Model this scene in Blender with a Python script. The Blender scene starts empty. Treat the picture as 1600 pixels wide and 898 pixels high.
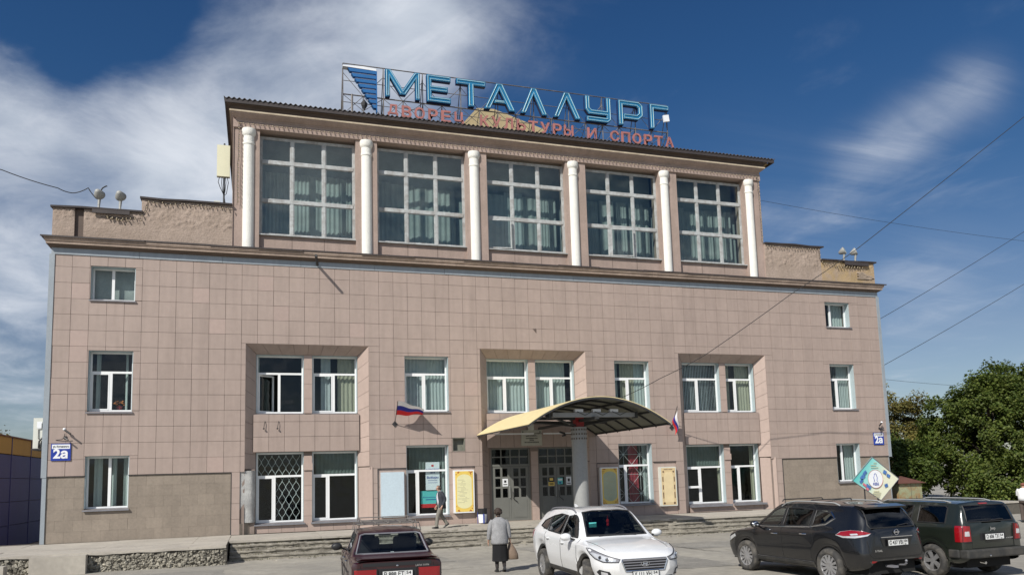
import bpy, bmesh, math, random
from mathutils import Vector, Matrix, noise as mnoise
from mathutils.bvhtree import BVHTree
from mathutils.geometry import delaunay_2d_cdt

random.seed(7)
SC = bpy.context.scene
COL = SC.collection
R = random.uniform

# ------------------------------------------------------------------ camera
cd = bpy.data.cameras.new('camera')
cam = bpy.data.objects.new('camera', cd)
COL.objects.link(cam)
cr = Vector((0.95116021, -0.30734558, -0.02886068)); cu = Vector((-0.00813094, -0.11840264, 0.99293238))
cb = -Vector((0.30859056, 0.94420311, 0.11511889))
cam.matrix_world = Matrix(((cr.x, cu.x, cb.x, 7.2663), (cr.y, cu.y, cb.y, -32.3021), (cr.z, cu.z, cb.z, 1.9730), (0, 0, 0, 1)))
cd.sensor_width = 36.0
cd.lens = 1223.58 / 1600 * 36.0
cd.shift_y = (600 - 449) / 1600.0
cd.clip_start = 0.1
cd.clip_end = 3000
SC.camera = cam
SC.render.resolution_x, SC.render.resolution_y = 1024, 574

# ------------------------------------------------------------------ light and sky
SUN_DIR = Vector((-1.15, -1.0, 1.27)).normalized()      # towards the sun
sl = bpy.data.lights.new('sun', 'SUN')
sl.energy = 3.6
sl.angle = math.radians(0.5)
sl.color = (1.0, 0.955, 0.88)
so = bpy.data.objects.new('sun', sl)
COL.objects.link(so)
so.rotation_euler = (-SUN_DIR).to_track_quat('-Z', 'Y').to_euler()
so.location = (0, 0, 60)
SC.view_settings.view_transform = 'Standard'
SC.view_settings.look = 'None'
SC.view_settings.exposure = 0.5
SC.view_settings.gamma = 1.0


def make_world():
    w = bpy.data.worlds.new('World')
    SC.world = w
    w.use_nodes = True
    nt = w.node_tree
    N, L = nt.nodes, nt.links
    bg = N['Background']
    sky = N.new('ShaderNodeTexSky')
    sky.sky_type = 'NISHITA'
    sky.sun_disc = False
    sky.sun_elevation = math.asin(SUN_DIR.z)
    sky.sun_rotation = math.atan2(SUN_DIR.x, SUN_DIR.y)
    sky.altitude = 150
    sky.air_density = 1.0
    sky.dust_density = 0.6
    sky.ozone_density = 3.0
    tc = N.new('ShaderNodeTexCoord')
    sep = N.new('ShaderNodeSeparateXYZ')
    L.new(tc.outputs['Generated'], sep.inputs[0])

    def math_(op, a, b=None, c=None, clamp=False):
        n = N.new('ShaderNodeMath'); n.operation = op; n.use_clamp = clamp
        for i, v in enumerate((a, b, c)):
            if v is None: continue
            if isinstance(v, (int, float)): n.inputs[i].default_value = v
            else: L.new(v, n.inputs[i])
        return n.outputs[0]

    # a cloud layer seen on a flat ceiling: p = dir.xy / (dir.z + k)
    den = math_('ADD', math_('MAXIMUM', sep.outputs[2], 0.0), 0.12)
    px = math_('DIVIDE', sep.outputs[0], den)
    py = math_('DIVIDE', sep.outputs[1], den)
    comb = N.new('ShaderNodeCombineXYZ')
    L.new(px, comb.inputs[0]); L.new(py, comb.inputs[1])

    def nz(scale, detail, rough, dist, rot=(0, 0, 0), sc=(1, 1, 1), loc=(0, 0, 0)):
        mp = N.new('ShaderNodeMapping')
        mp.inputs['Rotation'].default_value = rot; mp.inputs['Scale'].default_value = sc; mp.inputs['Location'].default_value = loc
        L.new(comb.outputs[0], mp.inputs[0])
        n = N.new('ShaderNodeTexNoise')
        n.inputs['Scale'].default_value = scale; n.inputs['Detail'].default_value = detail
        n.inputs['Roughness'].default_value = rough; n.inputs['Distortion'].default_value = dist
        L.new(mp.outputs[0], n.inputs['Vector'])
        return n.outputs[0]

    def ramp(v, a, b):
        m = N.new('ShaderNodeMapRange'); m.interpolation_type = 'SMOOTHSTEP'
        L.new(v, m.inputs[0]); m.inputs[1].default_value = a; m.inputs[2].default_value = b
        return m.outputs[0]

    def spot(az, el, rad):      # where a bank of cloud stands: 1 at its centre, 0 at rad
        a, e = math.radians(az), math.radians(el)
        v = N.new('ShaderNodeVectorMath'); v.operation = 'DISTANCE'
        nrm = N.new('ShaderNodeVectorMath'); nrm.operation = 'NORMALIZE'
        L.new(tc.outputs['Generated'], nrm.inputs[0])
        L.new(nrm.outputs[0], v.inputs[0])
        v.inputs[1].default_value = (math.sin(a) * math.cos(e), math.cos(a) * math.cos(e), math.sin(e))
        m = N.new('ShaderNodeMapRange'); m.interpolation_type = 'SMOOTHSTEP'
        L.new(v.outputs['Value'], m.inputs[0]); m.inputs[1].default_value = math.radians(rad); m.inputs[2].default_value = 0.0
        return m.outputs[0]

    big = nz(2.6, 9, 0.60, 0.45, (0, 0, 0.9), (1, 0.8, 1), (CLX, CLY, 0))
    soft = nz(1.1, 3, 0.5, 0.3, (0, 0, 0.3), (1, 1, 1), (4.4, 1.7, 0))
    streak = nz(2.2, 8, 0.62, 0.5, (0, 0, -0.62), (0.35, 2.2, 1), (3.1, 8.2, 0))
    cover = None
    for az, el, rad, k in SPOTS:
        s = math_('MULTIPLY', spot(az, el, rad), k)
        cover = s if cover is None else math_('ADD', cover, s)
    # unseen broken cloud, added behind the camera as fill light for the shade
    fill_cloud = math_('MULTIPLY', ramp(soft, 0.38, 0.62), ramp(sep.outputs[1], 0.30, -0.25))
    cover = math_('ADD', cover, math_('MULTIPLY', fill_cloud, 1.0))
    b = math_('ADD', math_('MULTIPLY', math_('ADD', big, -0.5), 2.0), math_('MULTIPLY', math_('ADD', soft, -0.5), 0.8))
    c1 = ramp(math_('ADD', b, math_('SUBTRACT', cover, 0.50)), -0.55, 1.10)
    wsp = None
    for az, el, rad, k in WISPS:
        s = math_('MULTIPLY', spot(az, el, rad), k)
        wsp = s if wsp is None else math_('ADD', wsp, s)
    c2 = math_('MULTIPLY', ramp(math_('ADD', math_('MULTIPLY', streak, 1.0), math_('MULTIPLY', wsp, 0.30)), 0.34, 1.10), math_('MINIMUM', math_('MULTIPLY', wsp, 1.5), 1.0), None, True)
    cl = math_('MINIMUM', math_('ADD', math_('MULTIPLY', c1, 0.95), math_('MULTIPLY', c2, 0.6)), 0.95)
    up = ramp(sep.outputs[2], -0.02, 0.06)
    cl = math_('MULTIPLY', cl, up)
    # clouds are lit by the sun: bright where thick, bluish where thin
    mix = N.new('ShaderNodeMix'); mix.data_type = 'RGBA'
    L.new(cl, mix.inputs['Factor'])
    hs = N.new('ShaderNodeMix'); hs.data_type = 'RGBA'; hs.blend_type = 'MULTIPLY'
    hs.inputs['Factor'].default_value = 1.0
    # air colour by height above the horizon: paler and greyer low down, deep blue overhead
    rp = N.new('ShaderNodeValToRGB')
    L.new(sep.outputs[2], rp.inputs[0])
    e = rp.color_ramp.elements
    e[0].position = 0.0; e[0].color = SKYRAMP[0][1]
    e[1].position = SKYRAMP[-1][0]; e[1].color = SKYRAMP[-1][1]
    for ps, cc in SKYRAMP[1:-1]:
        q = e.new(ps); q.color = cc
    L.new(sky.outputs[0], hs.inputs['A']); L.new(rp.outputs[0], hs.inputs['B'])
    L.new(hs.outputs['Result'], mix.inputs['A'])
    cm = N.new('ShaderNodeMix'); cm.data_type = 'RGBA'
    L.new(ramp(nz(4.2, 7, 0.6, 0.6, (0, 0, 0.4), (1, 0.8, 1), (1.3, 2.2, 0)), 0.36, 0.62), cm.inputs['Factor'])
    cm.inputs['A'].default_value = CLOUDDIM; cm.inputs['B'].default_value = CLOUDCOL
    L.new(cm.outputs['Result'], mix.inputs['B'])
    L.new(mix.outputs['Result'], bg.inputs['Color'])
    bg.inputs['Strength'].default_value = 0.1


CLX, CLY = 2.3, 5.1
SKYRAMP = [(0.0, (.50, .50, .52, 1)), (.15, (.47, .45, .475, 1)), (.32, (.235, .365, .475, 1)), (.45, (.175, .34, .485, 1)), (.75, (.13, .29, .46, 1))]
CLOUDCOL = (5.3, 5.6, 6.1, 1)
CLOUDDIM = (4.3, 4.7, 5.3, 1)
SPOTS = [(-2.5, 25.0, 11, 0.95), (-7, 19, 12, 0.74), (7.1, 28, 10, 0.75), (14, 30.5, 8, 0.7), (0, 16, 12, 0.35), (8, 34, 9, 0.5),
         (-15, 22, 6, 0.65), (-14.5, 15, 7, 0.5), (-15, 8, 8, 0.55), (-20, 18, 9, 0.45),
         (-9, 29.8, 6, -0.7), (-12.3, 25.8, 2.6, -0.55), (19, 26, 7, -0.4)]
WISPS = [(46.5, 21.2, 3.8, 0.70), (50.0, 22.6, 3.6, 0.62), (43.3, 19.7, 4.0, 0.55), (38.5, 17, 7.0, 0.28), (47, 11.5, 6, 0.42), (42, 8, 6, 0.18), (35, 22, 6, 0.06), (20, 31, 6, .25)]
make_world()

# ------------------------------------------------------------------ helpers


class MB:
    """collects shapes and builds ONE mesh object"""
    def __init__(s):
        s.v, s.f, s.m = [], [], []

    def add(s, vs, fs, mi=0):
        b = len(s.v)
        s.v += [tuple(q) for q in vs]
        s.f += [tuple(i + b for i in q) for q in fs]
        s.m += [mi] * len(fs)
        return s

    def box(s, x0, x1, y0, y1, z0, z1, mi=0):
        vs = [(x, y, z) for z in (z0, z1) for y in (y0, y1) for x in (x0, x1)]
        return s.add(vs, [(0, 2, 3, 1), (4, 5, 7, 6), (0, 1, 5, 4), (2, 6, 7, 3), (0, 4, 6, 2), (1, 3, 7, 5)], mi)

    def obox(s, c, ax, ay, az, mi=0):
        """oriented box: centre and three half-axis vectors"""
        c, ax, ay, az = map(Vector, (c, ax, ay, az))
        vs = [c + ax * i + ay * j + az * k for k in (-1, 1) for j in (-1, 1) for i in (-1, 1)]
        return s.add(vs, [(0, 2, 3, 1), (4, 5, 7, 6), (0, 1, 5, 4), (2, 6, 7, 3), (0, 4, 6, 2), (1, 3, 7, 5)], mi)

    def slab(s, p, n, t, mi=0):
        """polygon p (outer face) thickened by t against its normal n"""
        n = Vector(n).normalized()
        k = len(p)
        vs = [Vector(q) for q in p] + [Vector(q) - n * t for q in p]
        fs = [tuple(range(k)), tuple(range(2 * k - 1, k - 1, -1))]
        fs += [(i, i + k, (i + 1) % k + k, (i + 1) % k) for i in range(k)]
        return s.add(vs, fs, mi)

    def prism(s, pts, y0, y1, mi=0):
        """(x,z) outline extruded along y"""
        return s.slab([(x, y0, z) for x, z in pts], (0, -1, 0), y1 - y0, mi)

    def tube(s, path, r, n=6, mi=0, cap=True):
        P = [Vector(q) for q in path]
        rs = r if isinstance(r, (list, tuple)) else [r] * len(P)
        vs = []
        up = None
        for i, q in enumerate(P):
            d = (P[min(i + 1, len(P) - 1)] - P[max(i - 1, 0)])
            d = d.normalized() if d.length > 1e-9 else Vector((0, 0, 1))
            if up is None:
                up = Vector((0, 0, 1)) if abs(d.z) < 0.9 else Vector((1, 0, 0))
            a = d.cross(up)
            a = a.normalized() if a.length > 1e-6 else d.orthogonal().normalized()
            b = a.cross(d).normalized()
            up = b
            vs += [q + (a * math.cos(t) + b * math.sin(t)) * rs[i] for t in [2 * math.pi * k / n for k in range(n)]]
        fs = []
        for i in range(len(P) - 1):
            for k in range(n):
                fs.append((i * n + k, i * n + (k + 1) % n, (i + 1) * n + (k + 1) % n, (i + 1) * n + k))
        if cap:
            fs.append(tuple(reversed(range(n)))); fs.append(tuple((len(P) - 1) * n + k for k in range(n)))
        return s.add(vs, fs, mi)

    def lathe(s, prof, c=(0, 0, 0), axis='z', n=24, mi=0, cap=True):
        """prof: (radius, height) pairs about an axis"""
        vs = []
        for r, h in prof:
            for k in range(n):
                t = 2 * math.pi * k / n
                a, b = r * math.cos(t), r * math.sin(t)
                q = {'z': (a, b, h), 'y': (a, h, b), 'x': (h, a, b)}[axis]
                vs.append((c[0] + q[0], c[1] + q[1], c[2] + q[2]))
        fs = []
        for i in range(len(prof) - 1):
            for k in range(n):
                fs.append((i * n + k, i * n + (k + 1) % n, (i + 1) * n + (k + 1) % n, (i + 1) * n + k))
        if cap:
            fs.append(tuple(reversed(range(n)))); fs.append(tuple((len(prof) - 1) * n + k for k in range(n)))
        return s.add(vs, fs, mi)

    def ball(s, c, rx, ry, rz, n=10, m=7, mi=0):
        vs, fs = [], []
        for j in range(m + 1):
            ph = math.pi * j / m
            for k in range(n):
                t = 2 * math.pi * k / n
                vs.append((c[0] + rx * math.sin(ph) * math.cos(t), c[1] + ry * math.sin(ph) * math.sin(t), c[2] + rz * math.cos(ph)))
        for j in range(m):
            for k in range(n):
                fs.append((j * n + k, (j + 1) * n + k, (j + 1) * n + (k + 1) % n, j * n + (k + 1) % n))
        return s.add(vs, fs, mi)

    def mesh(s, name, mats, smooth=None):
        me = bpy.data.meshes.new(name)
        me.from_pydata(s.v, [], s.f)
        for m in (mats if isinstance(mats, (list, tuple)) else [mats]):
            me.materials.append(m)
        if any(s.m):
            me.polygons.foreach_set('material_index', s.m)
        me.validate()
        bm = bmesh.new(); bm.from_mesh(me)
        bmesh.ops.recalc_face_normals(bm, faces=bm.faces)
        bm.to_mesh(me); bm.free()
        if smooth is not None:
            me.polygons.foreach_set('use_smooth', [True] * len(me.polygons))
            me.set_sharp_from_angle(angle=math.radians(smooth))
        me.update()
        return me

    def build(s, name, mats, parent=None, smooth=None, kind=None):
        return link(name, s.mesh(name, mats, smooth), parent, kind)


def link(name, me, parent=None, kind=None):
    o = bpy.data.objects.new(name, me)
    COL.objects.link(o)
    if parent is not None: o.parent = parent
    if kind: o['kind'] = kind
    return o


def thing(name, label, cat, loc=(0, 0, 0), rz=0.0, group=None):
    o = bpy.data.objects.new(name, None)
    COL.objects.link(o)
    o.empty_display_size = 0.2
    o.location = loc; o.rotation_euler = (0, 0, rz)
    return tag(o, label, cat, group)


def tag(o, label, cat, group=None):
    o['label'] = label; o['category'] = cat
    if group: o['group'] = group
    return o


def copy_tree(o, parent=None):
    c = o.copy(); COL.objects.link(c)
    c.parent = parent
    for ch in list(o.children): copy_tree(ch, c)
    return c


_fonts = {}


def text_mesh(txt, size, depth=0.01, bold=0.0, shear=0.0, sx=1.0):
    """lettering as (verts, faces) in the XZ plane, centred, facing -Y"""
    key = (txt, size, depth, bold, shear, sx)
    if key in _fonts: return _fonts[key]
    cu_ = bpy.data.curves.new('t', 'FONT')
    cu_.body = txt; cu_.size = size; cu_.extrude = depth / 2; cu_.offset = bold; cu_.shear = shear
    cu_.align_x = 'CENTER'; cu_.align_y = 'CENTER'; cu_.resolution_u = 3
    ob = bpy.data.objects.new('t', cu_); COL.objects.link(ob)
    me = bpy.data.meshes.new_from_object(ob.evaluated_get(bpy.context.evaluated_depsgraph_get()))
    vs = [(v.co.x * sx, -v.co.z, v.co.y) for v in me.vertices]
    fs = [tuple(p.vertices) for p in me.polygons]
    bpy.data.objects.remove(ob); bpy.data.curves.remove(cu_); bpy.data.meshes.remove(me)
    _fonts[key] = (vs, fs)
    return vs, fs


def add_text(mb, txt, x, y, z, size, depth=0.006, bold=0.0, mi=0, sx=1.0, fit=None):
    vs, fs = text_mesh(txt, size, depth, bold, 0.0, sx)
    k = 1.0
    if fit and vs:
        w = max(v[0] for v in vs) - min(v[0] for v in vs)
        k = fit / w
    mb.add([(v[0] * k + x, v[1] + y, v[2] + z) for v in vs], fs, mi)


# ------------------------------------------------------------------ materials
def mat(name, col, rough=0.6, metal=0.0, var=0.12, scale=3.0, fine=0.06, bump=0.0, bscale=60.0, spec=0.5, coat=0.0,
        streak=0.0, obj=0.0, dirt=None, dirt_amt=0.0, dirt_scale=1.2, alpha=None, emit=None, trans=0.0, isl=False, dirt_z=None, dirt_run=False):
    m = bpy.data.materials.new(name)
    m.use_nodes = True
    nt = m.node_tree
    N, L = nt.nodes, nt.links
    p = N['Principled BSDF']
    p.inputs['Roughness'].default_value = rough
    p.inputs['Metallic'].default_value = metal
    p.inputs['Specular IOR Level'].default_value = spec
    p.inputs['Coat Weight'].default_value = coat
    p.inputs['Coat Roughness'].default_value = 0.04
    tc = N.new('ShaderNodeTexCoord')
    geo = N.new('ShaderNodeNewGeometry')
    pos = geo.outputs['Position'] if not isl == 'obj' else tc.outputs['Object']

    def noise(sc, det=4, vec=None, rough_=0.55, dist=0.0):
        n = N.new('ShaderNodeTexNoise')
        n.inputs['Scale'].default_value = sc; n.inputs['Detail'].default_value = det
        n.inputs['Roughness'].default_value = rough_; n.inputs['Distortion'].default_value = dist
        L.new(vec or pos, n.inputs['Vector'])
        return n.outputs[0]

    def mul(a, b, fac=1.0, mode='MULTIPLY'):
        x = N.new('ShaderNodeMix'); x.data_type = 'RGBA'; x.blend_type = mode
        x.inputs['Factor'].default_value = fac
        if isinstance(a, tuple): x.inputs['A'].default_value = a
        else: L.new(a, x.inputs['A'])
        if isinstance(b, tuple): x.inputs['B'].default_value = b
        else: L.new(b, x.inputs['B'])
        return x

    def rng(v, lo, hi, a=0.25, b=0.75):
        r = N.new('ShaderNodeMapRange')
        L.new(v, r.inputs[0]); r.inputs[1].default_value = a; r.inputs[2].default_value = b
        r.inputs[3].default_value = lo; r.inputs[4].default_value = hi
        return r.outputs[0]

    c = (*col, 1.0)
    out = None
    if var or fine:
        v1 = rng(noise(scale), 1 - var, 1 + var)
        v2 = rng(noise(scale * 14, 3), 1 - fine, 1 + fine)
        mm = N.new('ShaderNodeMath'); mm.operation = 'MULTIPLY'
        L.new(v1, mm.inputs[0]); L.new(v2, mm.inputs[1])
        fac = mm.outputs[0]
        if streak:
            mp = N.new('ShaderNodeMapping'); mp.inputs['Scale'].default_value = (1, 1, 0.09)
            L.new(pos, mp.inputs[0])
            st = rng(noise(5.0, 5, mp.outputs[0]), 1 - streak, 1 + streak * 0.4, 0.3, 0.62)
            m2 = N.new('ShaderNodeMath'); m2.operation = 'MULTIPLY'
            L.new(fac, m2.inputs[0]); L.new(st, m2.inputs[1]); fac = m2.outputs[0]
        if obj:
            oi = N.new('ShaderNodeObjectInfo')
            ad = N.new('ShaderNodeMath'); ad.operation = 'ADD'
            L.new(oi.outputs['Random'], ad.inputs[0]); L.new(geo.outputs['Random Per Island'], ad.inputs[1])
            fr = N.new('ShaderNodeMath'); fr.operation = 'FRACT'; L.new(ad.outputs[0], fr.inputs[0])
            orr = rng(fr.outputs[0], 1 - obj, 1 + obj, 0, 1)
            m3 = N.new('ShaderNodeMath'); m3.operation = 'MULTIPLY'
            L.new(fac, m3.inputs[0]); L.new(orr, m3.inputs[1]); fac = m3.outputs[0]
        x = mul(c, fac)
        out = x.outputs['Result']
    if dirt is not None:
        d = N.new('ShaderNodeMix'); d.data_type = 'RGBA'
        dv = None
        if dirt_run:      # rain-washed grime: long vertical runs
            mp2 = N.new('ShaderNodeMapping'); mp2.inputs['Scale'].default_value = (1, 1, 0.10); L.new(pos, mp2.inputs[0]); dv = mp2.outputs[0]
        f = rng(noise(dirt_scale, 7, dv, 0.65, 0.6 if not dirt_run else 0.15), 0.0, dirt_amt, 0.42 if not dirt_run else 0.5, 0.68 if not dirt_run else 0.74)
        if dirt_z:
            sp = N.new('ShaderNodeSeparateXYZ'); L.new(tc.outputs['Object'] if isl == 'obj' else geo.outputs['Position'], sp.inputs[0])
            g = rng(sp.outputs[2], 1.0, 0.0, dirt_z[0], dirt_z[1])
            ml = N.new('ShaderNodeMath'); ml.operation = 'MULTIPLY'
            f2 = rng(noise(dirt_scale, 5), 0.55 * dirt_amt, dirt_amt, 0.35, 0.65)
            L.new(f2, ml.inputs[0]); L.new(g, ml.inputs[1]); f = ml.outputs[0]
            rr = N.new('ShaderNodeMath'); rr.operation = 'MULTIPLY_ADD'
            L.new(f, rr.inputs[0]); rr.inputs[1].default_value = 0.6; rr.inputs[2].default_value = rough
            L.new(rr.outputs[0], p.inputs['Roughness'])
            cw = N.new('ShaderNodeMath'); cw.operation = 'MULTIPLY_ADD'
            L.new(f, cw.inputs[0]); cw.inputs[1].default_value = -coat; cw.inputs[2].default_value = coat
            L.new(cw.outputs[0], p.inputs['Coat Weight'])
        L.new(f, d.inputs['Factor'])
        if out is not None: L.new(out, d.inputs['A'])
        else: d.inputs['A'].default_value = c
        d.inputs['B'].default_value = (*dirt, 1)
        out = d.outputs['Result']
    if out is not None: L.new(out, p.inputs['Base Color'])
    else: p.inputs['Base Color'].default_value = c
    if bump:
        b = N.new('ShaderNodeBump'); b.inputs['Strength'].default_value = bump; b.inputs['Distance'].default_value = 0.02
        L.new(noise(bscale, 5), b.inputs['Height'])
        L.new(b.outputs[0], p.inputs['Normal'])
    if emit:
        p.inputs['Emission Color'].default_value = (*emit[0], 1); p.inputs['Emission Strength'].default_value = emit[1]
    if trans:
        t = N.new('ShaderNodeBsdfTranslucent'); t.inputs['Color'].default_value = c
        ms = N.new('ShaderNodeMixShader'); ms.inputs[0].default_value = trans
        L.new(p.outputs[0], ms.inputs[1]); L.new(t.outputs[0], ms.inputs[2])
        L.new(ms.outputs[0], N['Material Output'].inputs['Surface'])
    return m


def glass(name, tint=(0.8, 0.9, 0.92), ior=1.5, rough=0.02, boost=1.0, wav=0.0):
    m = bpy.data.materials.new(name); m.use_nodes = True
    N, L = m.node_tree.nodes, m.node_tree.links
    N.remove(N['Principled BSDF'])
    t = N.new('ShaderNodeBsdfTransparent'); t.inputs[0].default_value = (*tint, 1)
    g = N.new('ShaderNodeBsdfGlossy'); g.inputs['Roughness'].default_value = rough
    g.inputs['Color'].default_value = (0.95, 0.97, 1, 1)
    lw = N.new('ShaderNodeLayerWeight'); lw.inputs['Blend'].default_value = 0.5     # Schlick, alike from both sides of a sheet
    pw = N.new('ShaderNodeMath'); pw.operation = 'POWER'; L.new(lw.outputs['Facing'], pw.inputs[0]); pw.inputs[1].default_value = 5.0
    f0 = ((ior - 1) / (ior + 1)) ** 2
    f = N.new('ShaderNodeMath'); f.operation = 'MULTIPLY_ADD'; L.new(pw.outputs[0], f.inputs[0]); f.inputs[1].default_value = 1 - f0; f.inputs[2].default_value = f0
    k = N.new('ShaderNodeMath'); k.operation = 'MULTIPLY'; k.use_clamp = True; k.inputs[1].default_value = boost
    L.new(f.outputs[0], k.inputs[0])
    mx = N.new('ShaderNodeMixShader')
    L.new(k.outputs[0], mx.inputs[0]); L.new(t.outputs[0], mx.inputs[1]); L.new(g.outputs[0], mx.inputs[2])
    if wav:
        ge = N.new('ShaderNodeNewGeometry')
        n = N.new('ShaderNodeTexNoise'); n.inputs['Scale'].default_value = 1.3; n.inputs['Detail'].default_value = 1
        L.new(ge.outputs['Position'], n.inputs['Vector'])
        b = N.new('ShaderNodeBump'); b.inputs['Strength'].default_value = wav; b.inputs['Distance'].default_value = 0.05
        L.new(n.outputs[0], b.inputs['Height']); L.new(b.outputs[0], g.inputs['Normal'])
    L.new(mx.outputs[0], N['Material Output'].inputs['Surface'])
    return m


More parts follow.
